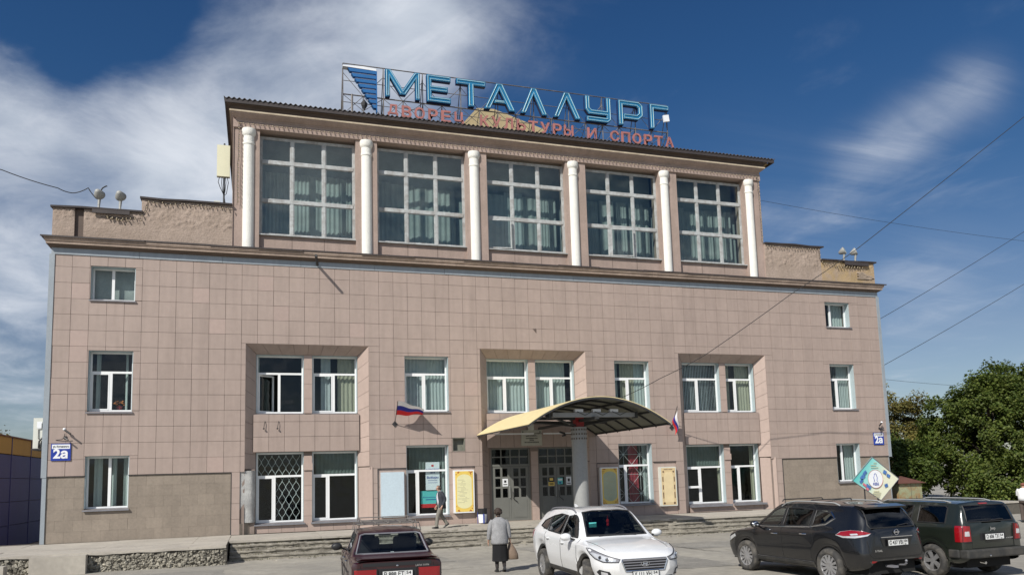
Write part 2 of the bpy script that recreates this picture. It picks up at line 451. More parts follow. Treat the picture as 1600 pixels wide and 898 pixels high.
M = dict(
    tile=mat('porcelain_tile', (0.356, 0.280, 0.243), 0.55, var=0.06, scale=0.30, fine=0.05, streak=0.06, obj=0.03, bump=0.03, bscale=90, dirt=(0.17, 0.13, 0.11), dirt_amt=0.30, dirt_scale=1.6, dirt_run=True),
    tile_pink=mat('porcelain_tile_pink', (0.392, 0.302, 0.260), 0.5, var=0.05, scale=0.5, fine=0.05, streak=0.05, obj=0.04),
    tile_new=mat('replacement_tile', (0.385, 0.295, 0.258), 0.5, var=0.05, scale=0.5, fine=0.05, obj=0.05),
    gap=mat('dark_joint', (0.12, 0.092, 0.078), 0.9, var=0.1),
    core=mat('wall_core', (0.22, 0.175, 0.15), 0.9, var=0.1),
    base=mat('base_stone_tile', (0.245, 0.205, 0.165), 0.8, var=0.10, scale=0.9, fine=0.10, obj=0.07, bump=0.1, bscale=70, streak=0.05),
    plaster=mat('pink_plaster', (0.36, 0.275, 0.235), 0.85, var=0.09, scale=1.2, fine=0.1, streak=0.10, bump=0.25, bscale=22, dirt=(0.20, 0.16, 0.13), dirt_amt=0.35, dirt_scale=0.7),
    rough_plaster=mat('rough_cast_plaster', (0.36, 0.285, 0.235), 0.95, var=0.10, scale=1.2, fine=0.15, bump=1.0, bscale=14, dirt=(0.21, 0.16, 0.12), dirt_amt=0.4, dirt_scale=1.1),
    yellow_plaster=mat('stained_yellow_plaster', (0.38, 0.275, 0.15), 0.95, var=0.2, scale=1.5, fine=0.15, bump=0.8, bscale=16, dirt=(0.36, 0.28, 0.23), dirt_amt=0.8, dirt_scale=1.6),
    cornice=mat('cornice_plaster', (0.36, 0.28, 0.225), 0.9, var=0.09, scale=1.5, fine=0.12, bump=0.5, bscale=40, streak=0.12, dirt=(0.16, 0.12, 0.10), dirt_amt=0.5, dirt_scale=0.9),
    cream=mat('cream_paint', (0.52, 0.44, 0.33), 0.85, var=0.1, scale=2, streak=0.12, dirt=(0.30, 0.22, 0.17), dirt_amt=0.4, dirt_scale=2.5),
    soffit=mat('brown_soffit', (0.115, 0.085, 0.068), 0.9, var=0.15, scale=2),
    ochre=mat('ochre_soffit', (0.48, 0.34, 0.16), 0.9, var=0.12, scale=2),
    tin=mat('dark_roof_tin', (0.045, 0.036, 0.035), 0.6, var=0.2, scale=1.5, fine=0.15, bump=0.1, bscale=8),
    roof=mat('weathered_roof_sheet', (0.07, 0.06, 0.056), 0.75, var=0.2, scale=1.0, fine=0.2),
    trim=mat('grey_metal_trim', (0.30, 0.335, 0.365), 0.45, metal=0.15, var=0.08, scale=1.5, streak=0.08),
    lining=mat('blue_grey_lining', (0.42, 0.50, 0.52), 0.5, metal=0.1, var=0.05, scale=2),
    pvc=mat('white_pvc', (0.78, 0.79, 0.79), 0.35, var=0.03, scale=3, fine=0.03),
    oldframe=mat('old_white_frame', (0.43, 0.45, 0.45), 0.7, var=0.10, scale=3, fine=0.15, streak=0.12, dirt=(0.22, 0.20, 0.18), dirt_amt=0.7, dirt_scale=3.5),
    sill=mat('zinc_sill', (0.22, 0.22, 0.24), 0.5, metal=0.3, var=0.15, scale=3),
    white_col=mat('whitewashed_column', (0.74, 0.73, 0.68), 0.9, var=0.05, scale=4, fine=0.06, bump=0.7, bscale=26, streak=0.05),
    sheer=mat('sheer_curtain', (0.60, 0.66, 0.63), 0.9, var=0.05, scale=2, trans=0.35),
    dim=mat('dim_green_curtain', (0.13, 0.165, 0.15), 0.9, var=0.15, scale=2, trans=0.15),
    hall_sheer=mat('hall_curtain', (0.45, 0.475, 0.455), 0.9, var=0.22, scale=1.6, fine=0.1, trans=0.25),
    hall_back=mat('hall_back_curtain', (0.33, 0.36, 0.35), 0.9, var=0.2, scale=1.2),
    blind=mat('vertical_blind', (0.52, 0.56, 0.56), 0.9, var=0.1, scale=5, trans=0.25),
    beige=mat('beige_curtain', (0.50, 0.48, 0.36), 0.9, var=0.08, scale=2, trans=0.3),
    redc=mat('red_curtain', (0.34, 0.04, 0.06), 0.9, var=0.1, scale=2, trans=0.2),
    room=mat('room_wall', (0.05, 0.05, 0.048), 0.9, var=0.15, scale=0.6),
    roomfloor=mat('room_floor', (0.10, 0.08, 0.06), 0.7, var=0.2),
    iron=mat('painted_iron', (0.03, 0.03, 0.032), 0.6, var=0.1),
    grille=mat('white_grille', (0.62, 0.63, 0.62), 0.5, var=0.05),
    door=mat('grey_door_paint', (0.15, 0.152, 0.138), 0.5, var=0.06, scale=2, fine=0.04),
    concrete=mat('bare_concrete', (0.36, 0.36, 0.35), 0.95, var=0.16, scale=3, fine=0.2, bump=0.9, bscale=18, dirt=(0.55, 0.55, 0.53), dirt_amt=0.8, dirt_scale=2.2),
    pave=mat('concrete_paving', (0.42, 0.385, 0.33), 0.9, var=0.10, scale=0.5, fine=0.10, bump=0.12, bscale=25, obj=0.05, dirt=(0.27, 0.245, 0.215), dirt_amt=0.5, dirt_scale=0.8),
    step=mat('worn_step_stone', (0.315, 0.29, 0.24), 0.95, var=0.16, scale=2.2, fine=0.22, bump=0.7, bscale=14, obj=0.10, dirt=(0.085, 0.075, 0.06), dirt_amt=0.85, dirt_scale=2.2),
    rubble=mat('rubble_stone', (0.27, 0.25, 0.205), 0.95, var=0.2, scale=2, fine=0.25, obj=0.35, bump=0.6, bscale=30),
    mortar=mat('rubble_mortar', (0.10, 0.09, 0.075), 1.0, var=0.2, scale=4, bump=1.0, bscale=30),
    yellow=mat('canopy_outer_sheet', (0.72, 0.60, 0.33), 0.5, var=0.04, scale=1.5, streak=0.04),
    canopy_in=mat('canopy_inner_sheet', (0.20, 0.20, 0.16), 0.7, var=0.08, scale=1.5),
    rib=mat('canopy_rib_steel', (0.035, 0.035, 0.035), 0.6),
    greysteel=mat('grey_steel_paint', (0.30, 0.305, 0.30), 0.5, var=0.04, scale=1, streak=0.05),
    red=mat('red_paint', (0.30, 0.02, 0.02), 0.5),
    white=mat('white_enamel', (0.78, 0.80, 0.82), 0.4, var=0.04),
    blueglyph=mat('blue_sign_face', (0.012, 0.17, 0.34), 0.45, var=0.12, scale=1.5, fine=0.06, streak=0.15),
    bluedark=mat('blue_sign_side', (0.008, 0.03, 0.11), 0.5, var=0.1),
    neon=mat('neon_tube', (0.50, 0.72, 0.74), 0.3, var=0.05),
    pink=mat('faded_pink_letter', (0.37, 0.145, 0.13), 0.7, var=0.15, scale=3, fine=0.12, streak=0.15),
    truss=mat('sign_truss_steel', (0.13, 0.12, 0.12), 0.6, metal=0.2, var=0.3, scale=2, dirt=(0.35, 0.32, 0.27), dirt_amt=0.6, dirt_scale=1.7),
    signblue=mat('street_sign_blue', (0.012, 0.04, 0.30), 0.4, var=0.04),
    black=mat('black_plastic', (0.018, 0.018, 0.02), 0.5, var=0.1),
    black_text=mat('black_print', (0.02, 0.02, 0.025), 0.6, var=0),
    grey_text=mat('grey_print', (0.46, 0.44, 0.28), 0.7, var=0),
    paper=mat('white_paper', (0.76, 0.78, 0.80), 0.6, var=0.03),
    bluewhite=mat('blank_case_white', (0.50, 0.60, 0.66), 0.4, var=0.03, scale=1),
    teal=mat('teal_print', (0.10, 0.52, 0.50), 0.5, var=0.05),
    gold=mat('yellow_poster', (0.78, 0.56, 0.12), 0.5, var=0.08, scale=2),
    pale=mat('pale_poster_centre', (0.74, 0.71, 0.42), 0.5, var=0.05),
    ornred=mat('ornament_print', (0.42, 0.07, 0.03), 0.6),
    tan=mat('tan_poster', (0.62, 0.48, 0.27), 0.6, var=0.08, scale=1.5),
    flagw=mat('flag_white', (0.80, 0.80, 0.82), 0.8, var=0.02, trans=0.15),
    flagb=mat('flag_blue', (0.02, 0.03, 0.28), 0.8, var=0.02, trans=0.1),
    flagr=mat('flag_red', (0.62, 0.02, 0.025), 0.8, var=0.02, trans=0.1),
    ac=mat('ac_casing', (0.62, 0.63, 0.57), 0.5, var=0.05, streak=0.06),
    antenna=mat('antenna_radome', (0.72, 0.69, 0.50), 0.4, var=0.03),
    aluminium=mat('lamp_aluminium', (0.34, 0.34, 0.32), 0.6, metal=0.15, var=0.08),
    lampglass=mat('lamp_lens', (0.55, 0.56, 0.40), 0.25, var=0.05),
    bulb=mat('garland_bulb', (0.36, 0.29, 0.19), 0.3, var=0.1),
    wire=mat('cable_black', (0.02, 0.02, 0.022), 0.6, var=0),
    nyellow=mat('yellow_panel', (0.36, 0.235, 0.05), 0.7, var=0.08, scale=1),
    nblue=mat('blue_panel', (0.026, 0.032, 0.15), 0.6, var=0.10, scale=1),
    kiosk=mat('rusty_green_box', (0.30, 0.33, 0.20), 0.7, var=0.15, scale=2, dirt=(0.30, 0.13, 0.04), dirt_amt=0.9, dirt_scale=2.2),
    kroof=mat('brown_box_roof', (0.12, 0.05, 0.035), 0.7, var=0.15),
    brick=mat('bared_brick', (0.34, 0.27, 0.21), 0.95, var=0.2, scale=5, obj=0.2, bump=0.5),
    glass_f=glass('window_glass', (0.88, 0.92, 0.92), 1.5, 0.01, 0.62, 0.25),
    glass_u=glass('hall_window_glass', (0.825, 0.885, 0.88), 1.5, 0.03, 1.3, 0.2),
    glass_dark=glass('dark_door_glass', (0.62, 0.68, 0.70), 1.5, 0.02, 0.6, 0.1),
)

# ------------------------------------------------------------------ ground
TW = 0.6028
BW = 63 * TW           # 37.976, building width


def gz(x, y):
    """asphalt height"""
    t = min(max((-4.9 - y) / 12.0, 0.0), 1.0)
    z = -0.6 + 0.19 * t - t * min(max(0.011 * (x - 14), -0.06), 0.12)
    return z + 0.012 * mnoise.noise((x * 0.35, y * 0.35, 0)) + 0.03 * mnoise.noise((x * 0.08, y * 0.08, 4))


def ground():
    xs = [-900, -300, -120, -60, -30] + [-20 + i * 1.0 for i in range(82)] + [70, 90, 150, 300, 900]
    ys = [-400, -150, -80, -50] + [-42 + i * 1.0 for i in range(60)] + [25, 40, 80, 200, 900]
    vs = [(x, y, gz(x, y)) for y in ys for x in xs]
    n = len(xs)
    fs = [(j * n + i, j * n + i + 1, (j + 1) * n + i + 1, (j + 1) * n + i) for j in range(len(ys) - 1) for i in range(n - 1)]
    mb = MB().add(vs, fs)
    asphalt = mat('dusty_asphalt', (0.325, 0.302, 0.256), 0.95, var=0.13, scale=0.30, fine=0.18, bump=0.35, bscale=45,
                  dirt=(0.19, 0.18, 0.165), dirt_amt=0.6, dirt_scale=0.42)
    mb.build('ground', asphalt, smooth=60, kind='structure')


ground()


def cracks():
    """tarred cracks and patches lying on the asphalt"""
    mb = MB()
    rr = random.Random(11)
    tar = mat('tar_seam', (0.075, 0.07, 0.065), 0.9, var=0.2, scale=5)
    for k in range(26):
        x, y = rr.uniform(4, 34), rr.uniform(-16, -5.6)
        a = rr.uniform(-0.5, 0.5) + (1.4 if rr.random() < 0.3 else 0)
        L_, R_ = [], []
        for i in range(rr.randint(4, 11)):
            w = rr.uniform(0.010, 0.034)
            q = Vector((x, y, 0)); n = Vector((-math.sin(a), math.cos(a), 0)) * w
            for lst, s in ((L_, 1), (R_, -1)):
                p = q + n * s
                lst.append((p.x, p.y, gz(p.x, p.y) + 0.014))
            a += rr.uniform(-0.45, 0.45)
            x += math.cos(a) * 0.32; y += math.sin(a) * 0.32
            if y > -5.2: break
        m = len(L_)
        mb.add(L_ + R_, [(i, i + 1, m + i + 1, m + i) for i in range(m - 1)])
    o = mb.build('crack_seams', tar); o['kind'] = 'stuff'
    tag(o, 'dark tarred cracks running across the dusty asphalt lot', 'cracks')


cracks()


def repair(x0, x1, y0, y1, seed):
    r5 = random.Random(seed)
    m = MB()
    nx, ny = int((x1 - x0) / .25), int((y1 - y0) / .25)
    vs = []
    for j in range(ny + 1):
        for i in range(nx + 1):
            x, y = x0 + (x1 - x0) * i / nx, y0 + (y1 - y0) * j / ny
            if i in (0, nx): x += r5.uniform(-.07, .07)
            if j in (0, ny): y += r5.uniform(-.07, .07)
            vs.append((x, y, gz(x, y) + .006))
    m.add(vs, [(j * (nx + 1) + i, j * (nx + 1) + i + 1, (j + 1) * (nx + 1) + i + 1, (j + 1) * (nx + 1) + i) for j in range(ny) for i in range(nx)])
    m.build('asphalt_patch', PATCH, smooth=60, kind='structure')


PATCH = mat('patched_asphalt', (0.265, 0.25, 0.22), 0.95, var=0.12, scale=0.8, fine=0.2, bump=0.4, bscale=40, dirt=(0.12, 0.115, 0.105), dirt_amt=0.6, dirt_scale=1.1)
for i, q in enumerate(((10.6, 12.9, -9.2, -6.3), (20.6, 25.2, -9.6, -7.4), (15.9, 17.6, -8.0, -5.6), (3.0, 6.4, -9.6, -7.0), (16.8, 19.2, -14.6, -11.2))): repair(*q, i + 60)

mb = MB()
rg_ = random.Random(31)
for i in range(1500):
    x, y = rg_.uniform(-2, 40), -4.7 - 11 * rg_.random() ** 1.6
    if x < 6.6 and y > -5.5: continue
    r0 = rg_.uniform(.006, .022); z = gz(x, y)
    mb.add([(x - r0, y, z), (x, y - r0, z), (x + r0, y, z), (x, y + r0, z), (x + r0 * .2, y, z + r0 * .8)], [(0, 1, 4), (1, 2, 4), (2, 3, 4), (3, 0, 4)])
o = mb.build('grit', mat('grit', (.26, .24, .20), .95, var=.3, scale=9), kind='stuff')
tag(o, 'grit and pebbles scattered over the asphalt lot', 'grit')

# ------------------------------------------------------------------ terrace and steps
terrace = thing('terrace', 'pale concrete terrace with worn steps in front of the building', 'terrace')
terrace['kind'] = 'structure'
TY = -3.05             # top step edge
mb = MB()
mb.box(-3.0, 6.34, -5.02, 1.0, -0.75, -0.03)
mb.box(6.34, 31.6, TY + 0.3, 1.0, -0.75, -0.03)
mb.box(31.6, 43, -3.0, 1.0, -0.75, -0.03)
mb.build('terrace_core', M['mortar'], terrace)
rr = random.Random(5)


def paving(x0, x1, y0, y1, w, d):
    x = x0
    while x < x1 - 0.05:
        xe = min(x + w * rr.uniform(0.9, 1.1), x1)
        if x1 - xe < 0.4: xe = x1
        y = y0
        while y < y1 - 0.05:
            ye = min(y + d, y1)
            if y1 - ye < 0.35: ye = y1
            dz = rr.uniform(-0.008, 0.008)
            t1, t2 = rr.uniform(-.006, .006), rr.uniform(-.006, .006)
            m = MB()
            g = 0.007
            top = [(x + g, y + g, dz + t1), (xe - g, y + g, dz - t1), (xe - g, ye - g, dz + t2), (x + g, ye - g, dz - t2)]
            m.add(top + [(a, b, -0.08) for a, b, c in top], [(0, 1, 2, 3), (7, 6, 5, 4), (0, 4, 5, 1), (1, 5, 6, 2), (2, 6, 7, 3), (3, 7, 4, 0)])
            m.build('paving_slab', M['pave'], terrace)
            y = ye
        x = xe


paving(-3.0, 6.34, -5.1, -0.02, 2.6, 1.75)
paving(6.34, 31.6, TY, -0.02, 2.9, 1.55)
paving(31.6, 43.0, -3.05, -0.02, 2.6, 1.55)
paving(16.98, 20.8, 0.0, 0.62, 1.9, 0.62)


def step_block(x0, x1, y0, y1, z0, z1, seed, deep=0.05):
    """a worn stone tread with an overhanging, chipped nosing above a set-back riser"""
    n = max(5, int((x1 - x0) / 0.09))
    r2 = random.Random(seed)
    vs = []
    for i in range(n + 1):
        x = x0 + (x1 - x0) * i / n
        c = mnoise.noise((x * 1.5, seed * 0.7, 0)) * .6 + mnoise.noise((x * 6.0, seed * 0.3, 2)) * .4
        ch = 0.13 * max(0, c - 0.05) + r2.uniform(0, 0.012)
        low = 0.05 * max(0, mnoise.noise((x * 2.3, seed * 1.3, 5)))
        th = 0.055 + 0.03 * mnoise.noise((x * 4, seed, 8))
        rv = 0.02 * mnoise.noise((x * 9, seed, 3))
        vs += [(x, y0 + deep + rv, z0), (x, y0 + deep + rv, z1 - th - .01), (x, y0 + ch + .008, z1 - th), (x, y0 + ch, z1 - 0.014 - low), (x, y0 + 0.015 + ch * 1.2, z1 - low * 0.6 + r2.uniform(-.004, .004)), (x, y1, z1 + r2.uniform(-.004, .004))]
    fs = []
    for i in range(n):
        for k in range(5):
            a = i * 6 + k
            fs.append((a, a + 6, a + 7, a + 1))
    fs += [(0, 1, 2, 3, 4, 5), tuple(n * 6 + k for k in (5, 4, 3, 2, 1, 0))]
    return MB().add(vs, fs)


RIS = 0.15
for s in range(4):
    y0 = TY - 0.36 * s
    zt = -0.012 - RIS * s
    x = 6.4
    k = 0
    while x < 31.4:
        xe = min(x + rr.uniform(1.5, 2.6), 31.5)
        if 31.5 - xe < 0.7: xe = 31.5
        step_block(x + 0.006, xe - 0.006, y0 + rr.uniform(-.02, .02), y0 + 0.42, zt - RIS - 0.06, zt + rr.uniform(-.018, .01), s * 97 + k, 0.28 if (s == 0 and k == 1) else 0.05).build('step_block', M['step'], terrace, smooth=35)
        x = xe; k += 1
# loose bits of stone that broke off the treads
mb = MB()
for i in range(240):
    s = rr.randint(0, 4)
    x = rr.uniform(6.6, 31); y = TY - 0.36 * s - rr.uniform(0.02, 0.3)
    z = -0.012 - RIS * (s + 1) if s < 4 else gz(x, y)
    r0 = rr.uniform(0.015, 0.06)
    mb.obox((x, y, z + r0 * 0.3), (r0, rr.uniform(-.02, .02), 0), (rr.uniform(-.02, .02), r0 * 0.7, 0), (0, rr.uniform(-.01, .01), r0 * 0.4))
mb.build('stone_chips', M['step'], terrace, kind='stuff')

# rubble retaining wall under the left terrace
rw = thing('retaining_wall', 'low rubble retaining wall under the left end of the terrace', 'wall', (2.0, -5.1, -0.6))
mb = MB(); mb.box(-5.0, 4.36, 0.02, 0.10, -0.2, 0.50); mb.build('mortar_bed', M['mortar'], rw)
mb = MB()
for i in range(2300):
    x = rr.uniform(-5.0, 4.32); z = rr.uniform(-0.12, 0.50)
    r0 = rr.choice((rr.uniform(0.016, 0.03), rr.uniform(0.025, 0.05), rr.uniform(0.04, 0.085)))
    q = Matrix.Rotation(rr.uniform(0, 6.28), 3, Vector((R(-1, 1), R(-1, 1), R(-1, 1))).normalized())
    a, b, c = q @ Vector((r0 * 1.3, 0, 0)), q @ Vector((0, r0, 0)), q @ Vector((0, 0, r0 * 0.9))
    o = Vector((x, 0.015, z))
    vs = [o + a, o - a, o + b, o - b, o + c, o - c]
    mb.add(vs, [(0, 2, 4), (2, 1, 4), (1, 3, 4), (3, 0, 4), (2, 0, 5), (1, 2, 5), (3, 1, 5), (0, 3, 5)])
mb.build('rubble', M['rubble'], rw, kind='stuff')
mb = MB()
n = 40
vs = []
for i in range(n + 1):
    x = -5 + 9.34 * i / n
    d = 0.03 * mnoise.noise((x * 2, 0, 0))
    vs += [(x, -0.05 + d, 0.575), (x, -0.05 + d, 0.52 + d), (x, 0.1, 0.575)]
mb.add(vs, [(i * 3, i * 3 + 3, i * 3 + 4, i * 3 + 1) for i in range(n)] + [(i * 3 + 2, i * 3 + 5, i * 3 + 3, i * 3) for i in range(n)])
mb.build('coping', M['pave'], rw)
cb1 = MB(); cb1.box(-0.75, 0.75, -0.16, 0.16, -0.1, 0.56)
o = cb1.build('concrete_block', M['pave']); o.location = (1.62, -5.3, -0.6)
tag(o, 'tall pale concrete block leaning against the rubble wall', 'block')
cb2 = MB(); cb2.box(-0.7, 0.7, -0.2, 0.2, -0.1, 0.36)
o = cb2.build('concrete_block', M['pave']); o.location = (-0.35, -5.75, -0.58)
tag(o, 'lower pinkish concrete block at the left edge of the picture', 'block')

# ------------------------------------------------------------------ building
B = thing('cultural_centre', 'long three storey building clad in pinkish tiles with a columned upper hall', 'building')


def rect_minus(x0, x1, z0, z1, holes):
    """axis-aligned rectangle minus rectangles -> rectangles (merged along x)"""
    hs = [h for h in holes if h[0] < x1 - 1e-6 and h[1] > x0 + 1e-6 and h[2] < z1 - 1e-6 and h[3] > z0 + 1e-6]
    if not hs: return [(x0, x1, z0, z1)]
    xs = sorted({x0, x1, *[min(max(h[i], x0), x1) for h in hs for i in (0, 1)]})
    zs = sorted({z0, z1, *[min(max(h[i], z0), z1) for h in hs for i in (2, 3)]})
    out = []
    for a, b in zip(zs, zs[1:]):
        run = None
        for c, d in zip(xs, xs[1:]):
            mx, mz = (c + d) / 2, (a + b) / 2
            if any(h[0] < mx < h[1] and h[2] < mz < h[3] for h in hs):
                if run: out.append((run[0], run[1], a, b)); run = None
            else:
                run = (run[0], d) if run else (c, d)
        if run: out.append((run[0], run[1], a, b))
    return out


# openings in the street wall
WIN = {  # name: x0,x1,z0,z1
    'L3': (1.24, 2.77, 8.99, 10.28), 'L2': (1.25, 2.76, 4.76, 7.05), 'L1': (1.25, 2.72, 1.17, 3.11),
    'R3': (34.70, 36.22, 9.0, 10.27), 'R2': (34.72, 36.22, 4.80, 7.08), 'R1': (34.76, 36.2, 1.17, 3.07),
    'S2': (13.11, 14.99, 4.74, 7.07), 'S1': (13.14, 14.93, 0.40, 3.32),
    'Q2': (22.77, 24.53, 4.76, 7.04), 'Q1': (22.80, 24.49, 0.52, 3.24), 'V': (15.11, 15.65, 3.04, 3.61)}
REC = [(6.80, 11.62), (16.40, 21.36), (26.10, 30.91)]
RT = 7.45              # recess top
RD = 0.40              # recess depth
REV = 0.34             # depth of window reveals behind the wall face
holes = list(WIN.values()) + [(a, b, -1, RT) for a, b in REC]
TOP = 11.2
# wall core: solid strips between openings
core = MB()
for a, b, c, d in rect_minus(0, BW, -0.3, TOP, holes):
    core.box(a, b, 0.06, 0.60, c, d)
core.build('wall_core', M['core'], B)

# ---- wall tiles
tiles = []
Z0 = 2.4
for c in range(63):
    for r in range(14):
        z0, z1 = Z0 + 0.6 * r, min(Z0 + 0.6 * (r + 1), 10.66)
        rs = rect_minus(c * TW, (c + 1) * TW, z0, z1, holes)
        if rs: tiles.append((c, r, rs, len(rs) == 1 and abs((rs[0][1] - rs[0][0]) * (rs[0][3] - rs[0][2]) - TW * 0.6) < 1e-3))
# flat strips beside the recesses below the tile grid
strips = [(6.32, 6.63), (11.72, 11.95), (16.06, 16.40), (21.36, 21.70), (25.70, 26.10), (31.12, 31.5)]
for a, b in strips:
    for k in range(4):
        tiles.append((a / TW, -k, [(a, b, 0.6 * k, 0.6 * k + 0.6)], False))
tiles.sort(key=lambda t: (t[0] * TW - 7) ** 2 + (2.4 + t[1] * 0.6 - 2) ** 2)
rt = random.Random(3)
G = 0.0052


def tile_shape(mbx, rs, y=0.0, ox=0.0, oz=0.0, jitter=0.0):
    d = y + rt.uniform(-jitter, jitter)
    for i, (a, b, c, e) in enumerate(rs):
        ga = G if i == 0 else 0
        t = [rt.uniform(-jitter, jitter) * 0.5 for _ in range(3)]
        f = [(a + G - ox, d + t[0], c + G - oz), (b - G - ox, d + t[1], c + G - oz), (b - G - ox, d + t[2], e - G - oz), (a + G - ox, d + t[0] + t[2] - t[1], e - G - oz)]
        k = [(p[0], 0.058, p[2]) for p in f]
        mbx.add(f + k, [(0, 1, 2, 3), (0, 4, 5, 1), (1, 5, 6, 2), (2, 6, 7, 3), (3, 7, 4, 0)])


shared = []
for i in range(12):
    m_ = MB(); tile_shape(m_, [(0, TW, 0, 0.6)], 0.0, 0, 0, 0.0035)
    shared.append(m_.mesh('wall_tile', M['tile']))
shared_b = []
for i in range(3):
    m_ = MB(); tile_shape(m_, [(0, TW, 0, 0.6)], 0.0, 0, 0, 0.004)
    shared_b.append(m_.mesh('wall_tile', M['tile_new']))
rest = MB()
for i, (c, r, rs, full) in enumerate(tiles):
    if i < 296:
        if full:
            o = link('wall_tile', rt.choice(shared_b if rt.random() < .05 else shared), B)
            o.location = (c * TW + rt.uniform(-.0025, .0025), rt.choice((0, 0, 0, -.003, .003)), Z0 + 0.6 * r + rt.uniform(-.0015, .0015))
        else:
            m_ = MB(); tile_shape(m_, rs, 0, 0, 0, 0.002); m_.build('wall_tile', M['tile'], B)
    else:
        tile_shape(rest, rs, 0, 0, 0, 0.0035)
rest.build('wall_tiles', M['tile'], B, kind='stuff')

# ---- stone base panels, running bond
for x0, x1, hl in ((0.02, 6.30, WIN['L1']), (31.52, BW - 0.02, WIN['R1'])):
    for ra, rb_ in ((x0, hl[0]), (hl[1], x1)):
        mbk = MB(); mbk.box(ra, rb_, 0.045, 0.0605, 2.28, 2.40); mbk.box(ra - 0.02, rb_ + 0.02, -0.01, 0.05, 2.375, 2.398); mbk.build('drip_rail', M['iron'], B)
    for r in range(6):
        z = 0.4 * r
        x = x0 - (0.3 if r % 2 else 0)
        while x < x1 - 0.02:
            rs = rect_minus(max(x, x0), min(x + 0.6, x1), z, z + 0.4, [hl])
            if rs:
                m_ = MB()
                y = 0.03 + rt.uniform(-.003, .003)
                for a, b, c, d in rs:
                    f = [(a + .0015, y, c + .0015), (b - .0015, y, c + .0015), (b - .0015, y + rt.uniform(-.002, .002), d - .0015), (a + .0015, y, d - .0015)]
                    m_.add(f + [(p[0], 0.06, p[2]) for p in f], [(0, 1, 2, 3), (0, 4, 5, 1), (1, 5, 6, 2), (2, 6, 7, 3), (3, 7, 4, 0)])
                m_.build('base_tile', M['base'], B)
            x += 0.6
mb = MB()
mb.box(6.30, 6.325, -0.012, 0.05, 0, 2.4); mb.box(31.495, 31.52, -0.012, 0.05, 0, 2.4)
mb.build('base_edge_strip', M['iron'], B)

# ---- panel zones between the recesses (behind the notice boards)
for x0, x1, hl in ((11.95, 16.06, WIN['S1']), (21.70, 25.70, WIN['Q1'])):
    n = 7
    w = (x1 - x0) / n
    for i in range(n):
        for k, (za, zb) in enumerate(((0.0, 0.45), (0.45, 1.05), (1.05, 1.65), (1.65, 2.395))):
            rs = rect_minus(x0 + w * i, x0 + w * (i + 1), za, zb, [hl])
            if rs:
                m_ = MB()
                tile_shape(m_, rs, 0.04, 0, 0, 0.001); m_.build('panel_tile', M['tile_pink'], B)
    m_ = MB()
    for a, b in ((x0, hl[0] - 0.05), (hl[1] + 0.05, x1)):
        m_.box(a, b, -0.01, 0.05, 2.37, 2.40)
    m_.box(x0 - 0.012, x0 + 0.012, -0.008, 0.05, 0, 2.37)
    m_.build('panel_edge_strip', M['iron'], B)

# ---- recesses
RI = []               # inner extents


def face_tiles(name, P, nu, nv, mat_, nrm, th=0.03, g=0.006):
    """a planar quad P (bl, br, tr, tl) split into nu x nv slabs"""
    bl, br, tr, tl = map(Vector, P)
    for i in range(nu):
        for j in range(nv):
            def pt(u, v):
                return bl.lerp(br, u).lerp(tl.lerp(tr, u), v)
            a, b, c, d = i / nu, (i + 1) / nu, j / nv, (j + 1) / nv
            q = [pt(a, c), pt(b, c), pt(b, d), pt(a, d)]
            cen = sum(q, Vector()) / 4
            q = [p + (cen - p).normalized() * g * 1.4 for p in q]
            MB().slab(q, nrm, th).build(name, mat_, B)


